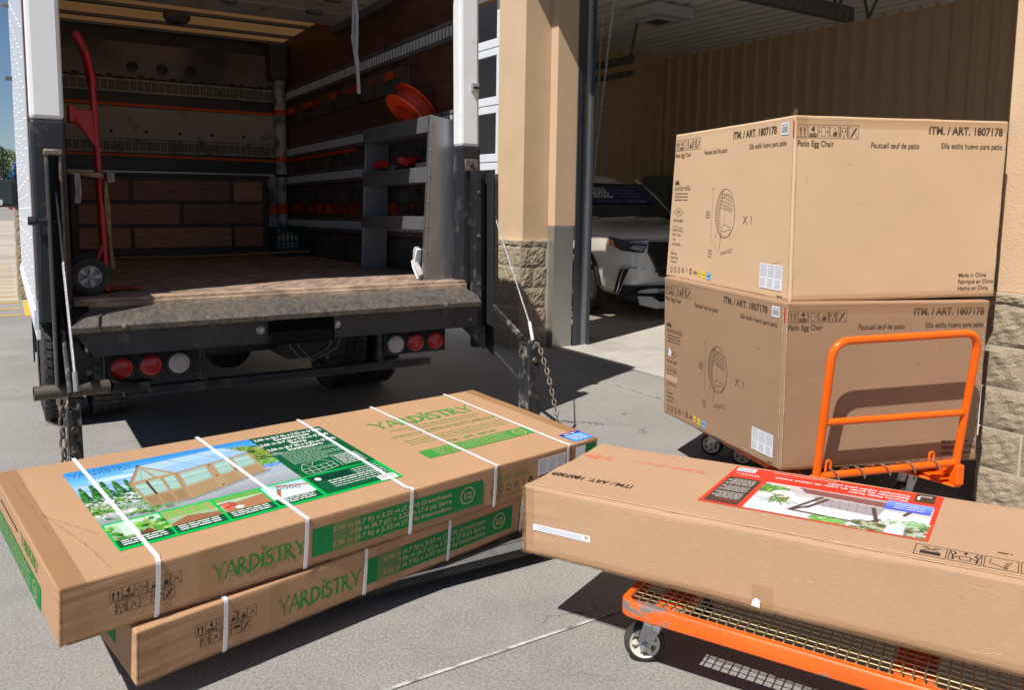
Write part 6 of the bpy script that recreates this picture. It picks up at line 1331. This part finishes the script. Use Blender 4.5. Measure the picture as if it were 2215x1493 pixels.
# ------------------------------------------------------------------ orange carts
OR, ORH = M_['orange'], M_['orangeh']
def caster(parent, F, x, y, ztop, ang, r=.064, groove=True):
    """swivel caster: plate, fork, wheel; ang = heading of the trailing wheel"""
    d = Vector((math.cos(ang), math.sin(ang), 0)); a = Vector((-math.sin(ang), math.cos(ang), 0)); c = Vector((x, y, r)) + d * .045
    st = M_['steel']; q = MB(F); q.box((x - .05, y - .04, ztop - .006), (x + .05, y + .04, ztop), st); q.lathe((x, y, ztop - .03), (0, 0, 1), [(0, .03), (.024, .036)], st, 16)
    for s_ in (-1, 1):
        o = a * (s_ * .027); b = Vector((x, y, ztop - .028))
        pts = [b + o - d * .030, b + o + d * .042, c + o + d * .022 + Vector((0, 0, .012)), c + o + d * .012 - Vector((0, 0, .020)), c + o - d * .012 - Vector((0, 0, .020)), c + o - d * .022 + Vector((0, 0, .005))]
        q.prism(pts, a * (s_ * .003), st)
        q.lathe(c + o + a * (s_ * .003), a * s_, [(0, .011), (.006, .011), (.008, .006), (.011, .005)], st, 10)
        w = b + o + a * (s_ * .0032) + d * .008 - Vector((0, 0, .028)); q.prism([w - d * .006 - Vector((0, 0, .006)), w + d * .006 - Vector((0, 0, .006)), w + d * .006 + Vector((0, 0, .006)), w - d * .006 + Vector((0, 0, .006))], a * (s_ * .0006), M_['dark'])
    q.prism([Vector((x, y, ztop - .03)) + a * k + d * m_ for k, m_ in ((-.03, -.03), (.03, -.03), (.03, .042), (-.03, .042))], (0, 0, .004), st)
    cs = q.build('caster', parent, bevel=.0015)
    q = MB(F); q.lathe(c, a, [(-.014, r * .72), (-.018, r * .8), (-.016, r * .95), (-.010, r), (.010, r), (.016, r * .95), (.018, r * .8), (.014, r * .72)], M_['rubber'], 36, cap=False); w = q.build('wheel', cs)
    hb = mat('ivory_hub', (.72, .70, .58), .45, var=.05); q = MB(F); q.lathe(c, a, [(-.015, r * .62), (-.019, r * .74), (.019, r * .74), (.015, r * .62), (-.015, r * .62)], hb, 36, cap=False); q.lathe(c, a, [(-.02, r * .24), (.02, r * .24)], hb, 20)
    z = Vector((0, 0, 1))
    for k in range(6):
        th = k * math.pi / 3; e = d * math.cos(th) + z * math.sin(th); g_ = d * -math.sin(th) + z * math.cos(th)
        q.prism([c + e * r * .2 - g_ * .005 - a * .014, c + e * r * .62 - g_ * .007 - a * .014, c + e * r * .62 + g_ * .007 - a * .014, c + e * r * .2 + g_ * .005 - a * .014], a * .028, hb)
    q.build('hub', w)
def cart_frame(parent, F, L, Wd, z0, z1, rc=.045, th=.016):
    """rounded rectangle channel rail with outward lip"""
    def loop(ins, n=6):
        pts = []; r_ = max(.002, rc - ins)
        for cx, cy, a0 in ((L - rc, Wd - rc, 0), (rc, Wd - rc, 90), (rc, rc, 180), (L - rc, rc, 270)):
            for k in range(n + 1): t_ = R(a0 + 90 * k / n); pts.append((cx + r_ * math.cos(t_), cy + r_ * math.sin(t_)))
        return pts
    prof = [(0, z0 + .006), (0, z1 - .006), (.005, z1), (th + .008, z1), (th + .008, z1 - .012), (th - .006, z1 - .018), (th - .006, z0 + .01), (.02, z0), (.006, z0)]
    q = MB(F); vs = []; n = len(loop(0))
    for ins, z in prof: vs += [F(x, y, z) for x, y in loop(ins)]
    m_ = len(prof); fs = [(i * n + k, i * n + (k + 1) % n, ((i + 1) % m_) * n + (k + 1) % n, ((i + 1) % m_) * n + k) for i in range(m_) for k in range(n)]
    q.add(vs, fs, OR, True); q.build('rail', parent, angle=40)
def deck(parent, F, x0, x1, y0, y1, z, pitch=.0262, seg=6):
    q = MB(F); zc = M_['zinc']; n = int((x1 - x0) / pitch)
    for i in range(n + 1): x = x0 + (x1 - x0) * i / n; q.tube([(x, y0, z), (x, y1, z)], .0024, zc, seg)
    m_ = int((y1 - y0) / pitch)
    for j in range(m_ + 1): y = y0 + (y1 - y0) * j / m_; q.tube([(x0 - .004, y, z - .004), (x1 + .004, y, z - .004)], .0020, zc, seg)
    q.build('wire_deck', parent)
N_ = thing('flatbed_cart', 'near orange flatbed cart with wire deck under the long box', 'cart', (.7, 2.4, 0), 'orange flatbed carts')
ya = R(-31.6); NF = yawfr(.335, 2.340, 0, ya)
cart_frame(N_, NF, 1.55, .62, .205, .256); deck(N_, NF, .030, 1.52, .026, .595, .258)
q = MB(NF)
for x in (.13, .80, 1.42): q.box((x - .05, .02, .205), (x + .05, .60, .225), OR)
q.box((.02, .30, .22), (1.53, .33, .25), OR); q.split('cross_member', N_, bevel=.003)
for x, y, a in ((.073, .165, R(206)), (.12, .50, 2.2), (1.45, .12, 2.6), (1.45, .50, 2.8)): caster(N_, NF, x, y, .203, a)

Fh = thing('flatbed_cart', 'far orange flatbed cart with upright tubular handle, carrying two stacked boxes', 'cart', (1.7, 4.1, 0), 'orange flatbed carts')
EF = Fr((1.1786, 3.4342, 0), (.9632, .2688, 0), (-.2688, .9632, 0), (0, 0, 1))
FF = Fr(EF(.12, .22, 0), (.9632, .2688, 0), (-.2688, .9632, 0), (0, 0, 1))
cart_frame(Fh, FF, .76, .95, .205, .268); deck(Fh, FF, .03, .73, .03, .92, .266, .04)
q = MB(FF)
for y in (.30, .75): q.box((.02, y - .05, .207), (.74, y + .05, .226), OR)
q.split('cross_member', Fh, bevel=.003)
for x, y, a in ((.72, -.06, 3.3), (.08, -.04, 2.0), (.30, .66, 2.6), (.22, .86, 2.4), (.66, .86, 3.0)): caster(Fh, FF, x, y, .207, a)
# handle: leans towards the viewer at the top
def hp(a, z):                                  # point of the handle plane in EF coordinates
    return EF(a, -.062 - .075 * (z - .28) / .6, z)
def fillet(pts, r, n=6):
    P_ = [Vector(p) for p in pts]; out = [P_[0]]
    for a, b, c in zip(P_, P_[1:], P_[2:]):
        u = (a - b).normalized(); v = (c - b).normalized(); s_ = b + u * r; e = b + v * r
        for k in range(n + 1): t = k / n; out.append(s_.lerp(b, t).lerp(b.lerp(e, t), t))
    out.append(P_[-1]); return out
q = MB(); q.tube(fillet([hp(.145, .215), hp(.135, .888), hp(.885, .905), hp(.885, .215)], .085), .0175, ORH, 18); hd = q.build('handle', Fh)
q = MB(); q.tube([hp(.145, .528), hp(.878, .532)], .0155, ORH, 16); q.build('crossbar', hd)
q = MB(); q.tube([hp(.15, .280), hp(.88, .290)], .0165, ORH, 16); q.build('crossbar', hd)
q = MB()                                        # loops of spring wire round the lower bar
sw = mat('chromed_spring', (.55, .5, .47), .25, .95)
for k in range(5):
    a0 = .21 + k * .133; pts = []
    for i in range(25): t = i / 24; th = math.pi * (.45 + 2.1 * t); c = hp(a0 + .095 * t, .280 + .0138 * (a0 - .15)); pts.append(c + EF.ey * (math.cos(th) * .027) + Vector((0, 0, math.sin(th) * .027)))
    q.tube(pts, .0036, sw, 8)
q.build('spring', hd)
for a0 in (.20, .745):
    q = MB(); b = hp(a0, .30); pts = [b + EF.ex * -.012, b + EF.ex * -.012 + Vector((0, 0, .035))] + [b + EF.ex * (-.012 * math.cos(t) ) + Vector((0, 0, .035 + .014 * math.sin(t))) for t in (.6, 1.2, 1.9, 2.5, 3.14)] + [b + EF.ex * .012 + Vector((0, 0, .012))]
    q.tube(pts, .0055, ORH, 8); q.build('hook', hd)
q = MB(FF)
for x in (.02, .765): q.box((x - .018, -.315, .19), (x + .022, -.262, .285), ORH)
for x in (.03, .72): q.prism([(x - .03, -.27, .205), (x + .05, -.27, .205), (x + .02, .03, .215), (x - .06, .03, .215)], (0, 0, .01), ORH)
q.prism([(.60, -.10, .20), (.75, -.30, .175), (.79, -.30, .175), (.74, -.02, .205)], (0, 0, .012), ORH); q.prism([(.755, -.30, .175), (.755, -.05, .20), (.755, -.05, .262), (.755, -.27, .262)], (.010, 0, 0), ORH)
q.split('handle_socket', Fh, bevel=.006)

# ------------------------------------------------------------------ parked car in the bay
CX_, CY_, CA = 2.217, 10.151, R(-65.3)
cf = Fr((CX_, CY_, 0), (1.027 * math.cos(CA), 1.027 * math.sin(CA), 0), (math.sin(CA), -math.cos(CA), 0), (0, 0, 1.06))   # x forward, y to the car's right (image left)
CAR = thing('parked_car', 'white sport utility car parked in the dark garage with banner on windscreen', 'car', cf(-2.4, 0, 0))
cpm = mat('white_car_paint', (.84, .85, .87), .22, 0, coat=1); cdk = mat('car_black_plastic', (.015, .015, .016), .45); chm = mat('car_chrome', (.8, .8, .82), .12, 1)
# stations: x, half widths at heights (z, y)
ST_ = [
 (0.02, [(.30, 0), (.30, .62), (.44, .68), (.60, .66), (.78, .63), (.93, .58), (.97, .40), (.985, 0)]),
 (-.10, [(.26, 0), (.26, .80), (.44, .86), (.62, .85), (.80, .82), (.97, .76), (1.015, .55), (1.035, 0)]),
 (-.30, [(.24, 0), (.24, .88), (.44, .955), (.64, .96), (.84, .945), (1.00, .88), (1.05, .62), (1.075, 0)]),
 (-.55, [(.24, 0), (.24, .90), (.44, .985), (.66, .995), (.88, .98), (1.02, .91), (1.075, .66), (1.10, 0)]),
 (-1.00, [(.24, 0), (.24, .90), (.44, .985), (.66, 1.0), (.90, .99), (1.05, .92), (1.11, .68), (1.135, 0)]),
 (-1.42, [(.22, 0), (.22, .90), (.44, .985), (.66, 1.0), (.92, .99), (1.07, .93), (1.13, .80), (1.155, 0)]),
 (-1.80, [(.22, 0), (.22, .90), (.44, .985), (.66, 1.0), (.92, .99), (1.09, .94), (1.44, .74), (1.47, 0)]),
 (-2.20, [(.22, 0), (.22, .90), (.44, .985), (.66, 1.0), (.92, .99), (1.10, .94), (1.70, .66), (1.77, 0)]),
 (-2.70, [(.22, 0), (.22, .90), (.44, .985), (.66, 1.0), (.92, .99), (1.10, .94), (1.78, .66), (1.85, 0)]),
 (-4.20, [(.22, 0), (.22, .90), (.44, .985), (.66, 1.0), (.92, .99), (1.10, .94), (1.70, .66), (1.77, 0)]),
 (-4.80, [(.26, 0), (.26, .86), (.44, .94), (.66, .95), (.92, .94), (1.10, .90), (1.60, .62), (1.66, 0)]),
 (-5.00, [(.34, 0), (.34, .78), (.44, .86), (.66, .87), (.92, .86), (1.10, .82), (1.2, .60), (1.24, 0)])]
q = MB(cf); vs = []
for x, pr in ST_:
    vs += [cf(x, y, z) for z, y in pr] + [cf(x, -y, z) for z, y in reversed(pr[1:-1])]
n = 14; fs = [(i * n + k, i * n + (k + 1) % n, (i + 1) * n + (k + 1) % n, (i + 1) * n + k) for i in range(len(ST_) - 1) for k in range(n)] + [tuple(range(n)), tuple(range(len(vs) - n, len(vs)))]
q.add(vs, fs, cpm, True); bd_ = q.build('body', CAR, angle=60)
sm_ = bd_.modifiers.new('subdivision', 'SUBSURF'); sm_.levels = 2; sm_.render_levels = 2
q = MB(cf); q.prism([(-1.46, .80, 1.150), (-1.46, -.80, 1.150), (-2.06, -.65, 1.59), (-2.06, .65, 1.59)], (.04, 0, .055), mat('windscreen_glass', (.02, .024, .03), .12, coat=.3)); ws = q.build('windscreen', CAR, bevel=.01)
q = MB(cf); q.tube([(-1.44, .84, 1.15), (-1.8, .76, 1.44), (-2.2, .66, 1.70)], .022, cpm, 8); q.tube([(-1.44, -.84, 1.15), (-1.8, -.76, 1.44), (-2.2, -.66, 1.70)], .022, cpm, 8); q.split('windscreen_pillar', CAR)
q = MB(cf); q.box((-1.47, -.78, 1.13), (-1.36, .78, 1.165), cdk); q.tube([(-1.36, .5, 1.185), (-1.42, -.05, 1.205)], .010, cdk, 6); q.tube([(-1.37, -.1, 1.185), (-1.43, -.65, 1.20)], .010, cdk, 6); q.build('wiper', CAR)
# banner: face on the screen
O_ = Vector((-1.46 + .045, 0, 1.150 + .06)); e_y = Vector((0, -1, 0)); up_ = (Vector((-2.16, 0, 1.665)) - Vector((-1.46, 0, 1.15))); Hs = up_.length; up_.normalize()
def fp(a, b): v_ = O_ + e_y * a + up_ * b; return cf(v_.x, v_.y, v_.z)
SF = Face(fp(-.68, .26), fp(.66, .26), fp(.60, .66), fp(-.62, .66)); p = Print(SF, .004)
p.rect(0, .0, 1.30, .40, mat('navy_banner', (.012, .025, .11), .5), 0); bw_ = mat('pale_banner_print', (.75, .77, .8), .6); bw2 = mat('dim_banner_print', (.25, .28, .36), .6)
p.text('COSTCO', .24, .29, .075, bw_, 1, w=.35, bold=.035); p.text('AUTO', .29, .19, .085, bw_, 1, w=.32, bold=.045); p.text('PROGRAM', .31, .125, .055, bw_, 1, w=.33, bold=.035)
p.rect(.665, .12, .670, .36, bw2, 1)
for i, s1 in enumerate(('MANY MAKES AND MODELS', 'LIMITED-TIME SPECIALS', 'PARTS & SERVICE COUPON')): p.text(s1, .70 + i * .03, .30 - i * .075, .032, bw2, 1, w=.42, bold=.01)
p.text('CostcoAuto.com  •  1-800-800-0000'[:15], .34, .035, .045, bw2, 1, w=.38); p.text('•', .77, .035, .045, bw2, 1); p.text('1-800-', .83, .035, .045, bw2, 1, w=.15); p.scribble(.99, 1.17, .038, .045, bw2, 1, 2, .15)
o = p.build('banner', ws, recalc=False)
q = MB(cf); q.prism([(-1.7, .965, 1.12), (-4.3, .965, 1.12), (-4.2, .72, 1.62), (-2.35, .72, 1.62)], (0, .02, 0), M_['glass']); q.build('side_window', CAR)
# grille, lamps, lower bumper
q = MB(cf); q.prism([(.035, .60, .93), (.05, .62, .80), (.06, .45, .52), (.06, -.45, .52), (.05, -.62, .80), (.035, -.60, .93)], (-.05, 0, 0), cdk)
for k in range(5): q.box((.058, -.55, .58 + k * .07), (.066, .55, .60 + k * .07), cdk)
gq = q.build('grille', CAR, bevel=.01); q = MB(cf); q.tube([(-.13, .86, .945), (.04, .66, .955), (.055, .3, .965), (.055, -.3, .965), (.04, -.66, .955)], .014, chm, 8); q.build('chrome_bar', gq)
lens = mat('dark_headlamp', (.05, .055, .07), .1, .3, coat=1); amb = mat('amber_reflector', (.75, .22, .03), .2, coat=1); lw_ = mat('lamp_silver', (.45, .52, .62), .15, .6)
for s_ in (1, -1):
    q = MB(cf); q.prism([(.03, s_ * .64, .925), (-.12, s_ * .82, .935), (-.36, s_ * .955, .975), (-.33, s_ * .968, .90), (-.17, s_ * .90, .82), (.01, s_ * .70, .80)], (.035, s_ * .012, 0), lens); hl = q.build('headlight', CAR, bevel=.008)
    q = MB(cf); q.prism([(-.27, s_ * .955, .945), (-.34, s_ * .975, .955), (-.33, s_ * .980, .885), (-.22, s_ * .945, .845)], (.034, s_ * .014, 0), amb); q.build('indicator', hl, bevel=.004)
    q = MB(cf); q.prism([(.06, s_ * .70, .885), (-.03, s_ * .80, .89), (-.07, s_ * .845, .85), (.03, s_ * .72, .82)], (.016, s_ * .012, 0), lw_); q.prism([(.05, s_ * .66, .93), (-.10, s_ * .83, .935), (-.10, s_ * .84, .915), (.05, s_ * .67, .905)], (.02, s_ * .01, 0), lw_); q.build('reflector', hl, bevel=.003)
    q = MB(cf); q.prism([(-.06, s_ * .84, .62), (-.17, s_ * .90, .61), (-.24, s_ * .945, .33), (-.17, s_ * .915, .33)], (.03, s_ * .02, 0), cdk); vq = q.build('bumper_vent', CAR, bevel=.006)
    q = MB(cf); q.tube([(-.165, s_ * .945, .34), (-.10, s_ * .905, .60), (-.03, s_ * .85, .635), (.07, s_ * .70, .625)], .009, chm, 8); q.build('chrome_trim', vq)
q = MB(cf); q.prism([(.0, .70, .42), (-.14, .87, .42), (-.2, .93, .25), (.05, .6, .20), (.05, -.6, .20), (-.2, -.93, .25), (-.14, -.87, .42), (.0, -.70, .42), (.045, -.5, .42), (.045, .5, .42)], (.02, 0, 0), cdk); q.build('lower_bumper', CAR, bevel=.008)
q = MB(cf); q.prism([(.08, .60, .30), (-.02, .74, .30), (.0, .72, .20), (.10, .55, .16), (.10, -.55, .16), (.0, -.72, .20), (-.02, -.74, .30), (.08, -.60, .30), (.10, -.50, .24), (.10, .50, .24)], (.02, 0, 0), mat('skid_silver', (.6, .62, .64), .35)); q.build('skid_plate', CAR, bevel=.006)
q = MB(cf)
for k in range(4): q.tube([(.085, -.5 + i * .05, .27 + k * .038 + .008 * (i % 2)) for i in range(21)], .006, cdk, 5)
q.build('lower_grille', CAR)
for x in (-.95, -3.85):
    for s_ in (1, -1):
        q = MB(cf); q.lathe((x, s_ * .90, .37), (0, s_, 0), [(-.14, .24), (-.15, .34), (-.11, .37), (.07, .37), (.10, .34), (.10, .25)], M_['rubber'], 36, cap=False); w = q.build('wheel', CAR)
        q = MB(cf); q.lathe((x, s_ * .90, .37), (0, s_, 0), [(.0, 0), (.02, .22), (.09, .235), (.10, .25), (.085, .25)], cdk, 36); q.lathe((x, s_ * .90, .37), (0, s_, 0), [(.085, .235), (.105, .238), (.105, .25), (.085, .25)], M_['alu'], 36); q.lathe((x, s_ * .90, .37), (0, s_, 0), [(.05, .045), (.095, .04), (.1, 0)], M_['alu'], 16)
        for k in range(5):
            for dk_ in (-.16, .16):
                th = k * 1.2566 + dk_; e = Vector((math.cos(th), 0, math.sin(th))); g_ = Vector((-math.sin(th), 0, math.cos(th))); c = Vector((x, s_ * .97, .37))
                q.prism([c + e * .03 - g_ * .012, c + e * .24 - g_ * .016, c + e * .24 + g_ * .016, c + e * .03 + g_ * .012], (0, s_ * .02, 0), M_['alu'])
        q.build('rim', w)
        q = MB(cf); ar = [(x + .43 * math.cos(t), s_ * .985, .38 + .43 * math.sin(t)) for t in [math.pi * k / 14 for k in range(15)]] ; q.tube(ar, .035, cdk, 8); q.lathe((x, s_ * .965, .37), (0, s_, 0), [(0, .0), (0, .42), (.025, .42)], M_['dark'], 30); q.build('wheel_arch', CAR)
for s_ in (1, -1):
    q = MB(cf); q.ball((-1.75, s_ * 1.08, 1.12), .1, cpm, sc=(.7, 1.1, .8)); q.build('door_mirror', CAR)

# ------------------------------------------------------------------ far left background beyond the truck
t_ = thing('stone_pillar', 'split stone faced pillar with grey cap standing behind the truck at the left', 'pillar', (-6.6, 11.2, 0))
SPF = Fr((-6.74, 10.98, 0), (.847, .531, 0), (-.531, .847, 0), (0, 0, 1))
q = MB(SPF); q.box((0, 0, 0), (.42, .42, 1.30), M_['mortar']); stone_face(q, SPF, 0, .42, 0, 1.30, 'n', 0, -1, 21, bw=.3, bh=.19); stone_face(q, SPF, 0, .42, 0, 1.30, 's', 0, -1, 22, bw=.3, bh=.19); q.build('stone_facing', t_, recalc=False)
q = MB(SPF); q.box((-.04, -.04, 1.30), (.46, .46, 1.40), mat('blue_grey_cap', (.22, .26, .34), .6)); q.build('cap', t_, bevel=.01)
# lamp post and tree
def px2(x, d, z):                # stand things d metres ahead, at lateral angle x
    return Vector((x * d, d, z))
t_ = thing('street_lamp', 'black street lamp post with single arm rising behind the tree', 'street lamp', (-63.0, 100, gh(100)))
q = MB(); B_ = Vector((-62.6, 100, gh(100))); q.tube([B_, B_ + Vector((0, 0, 6.9 - gh(100) + 0.2))], [.14, .09], M_['dark'], 10); top = Vector((-62.6, 100, 7.1)); q.build('post', t_)
q = MB(); q.tube([top, top + Vector((-.9, 0, .05))], .05, M_['dark'], 8); q.build('arm', t_); q = MB(); q.box(tuple(top + Vector((-1.0, -.14, .0))), tuple(top + Vector((-.1, .14, .10))), M_['dark']); q.build('lamp_head', t_, bevel=.03)
leafm = mat('leaf_green', (.085, .125, .035), .6, var=.5, vscale=.8); leaf2 = mat('leaf_pale_green', (.15, .19, .06), .6, var=.4, vscale=.8)
def tree(x, y, h, r, label, seed):
    z = gh(y); T_ = thing('tree', label, 'tree', (x, y, z), 'trees at the lot edge'); rr = random.Random(seed); bm_ = mat('bark', (.07, .05, .035), .9)
    q = MB(); q.tube([(x, y, z), (x + .1, y, z + h * .25), (x, y, z + h * .5)], [.22, .17, .1], bm_, 8)
    for k in range(6): a = k * 1.05; q.tube([(x, y, z + h * .28), (x + math.cos(a) * r * .4, y + math.sin(a) * r * .4, z + h * .5), (x + math.cos(a) * r * .75, y + math.sin(a) * r * .75, z + h * .7)], [.09, .06, .02], bm_, 6)
    q.build('trunk', T_)
    q = MB(); cl = [(x + rr.gauss(0, r * .42), y + rr.gauss(0, r * .42), z + h * .58 + rr.gauss(0, h * .15), rr.uniform(.5, 1.0) * r * .42) for _ in range(38)]
    for cx, cy, cz, cr2 in cl:
        for _ in range(150):
            d = Vector((rr.gauss(0, 1), rr.gauss(0, 1), rr.gauss(0, 1))).normalized() * cr2 * rr.uniform(.75, 1.05); c = Vector((cx, cy, cz)) + d; s = rr.uniform(.08, .17)
            a = Vector((rr.gauss(0, 1), rr.gauss(0, 1), rr.gauss(0, 1))).normalized(); b = a.cross(d).normalized() if a.cross(d).length > .01 else Vector((1, 0, 0))
            q.add([c - a * s, c + b * s * .6, c + a * s, c - b * s * .6], [(0, 1, 2, 3)], leafm if rr.random() < .6 else leaf2)
    q.build('crown', T_, recalc=False)
tree(-66.6, 104, 5.2, 2.6, 'round green leafy tree nearest the truck mirror', 5)
tree(-72, 112, 5.6, 2.8, 'second leafy tree mostly cut by the left photo edge', 9)
t_ = thing('blue_container', 'bright blue covered donation container between tree and truck', 'container', (-64.5, 108, gh(108)))
q = MB(); z = gh(108) - .2; bl = mat('bright_blue_panel', (.01, .09, .42), .5); q.box((-65.6, 107, z), (-60.5, 109, z + 3.3), bl); q.build('body', t_, bevel=.05); q = MB(); q.box((-67, 107.2, z), (-65.6, 108.6, z + 2.5), mat('teal_panel', (.03, .22, .40), .5)); q.build('annex', t_)
def far_car(x, y, yaw, col, label, z=None, sc=1):
    F_ = yawfr(x, y, gh(y) if z is None else z, yaw); T_ = thing('far_car', label, 'car', F_(0, 0, 0), 'cars far off in the lot'); cm = mat('car_' + label.split()[0], col, .3, coat=1)
    q = MB(F_); q.prism([(-2.3, -.9, .3), (2.3, -.9, .3), (2.35, -.9, .75), (1.5, -.9, .95), (.9, -.9, 1.45 * sc), (-1.0 * sc, -.9, 1.5 * sc), (-1.9, -.9, 1.05 * sc), (-2.35, -.9, .95)], (0, 1.8, 0), cm); q.build('body', T_, bevel=.12)
    q = MB(F_); q.prism([(1.3, -.92, .98), (.85, -.92, 1.38), (-.9, -.92, 1.42), (-1.6, -.92, 1.02)], (0, 1.84, 0), M_['dark']); q.build('window', T_, bevel=.05)
    for a in (-1.45, 1.45):
        for b in (-.85, .85): q = MB(F_); q.lathe((a, b - .1, .33), (0, 1, 0), [(0, .2), (0, .33), (.2, .33), (.2, .2)], M_['rubber'], 18, cap=False); q.build('wheel', T_)
far_car(-64.0, 100.2, .3, (.75, .75, .76), 'white car parked below the leafy tree')
far_car(-58.5, 99.0, .4, (.7, .71, .72), 'silver car behind the blue container, partly hidden by the truck')
far_car(-34.6, 60.0, .56, (.55, .015, .02), 'red van seen between the mirror and the truck wall', z=0, sc=1.6)
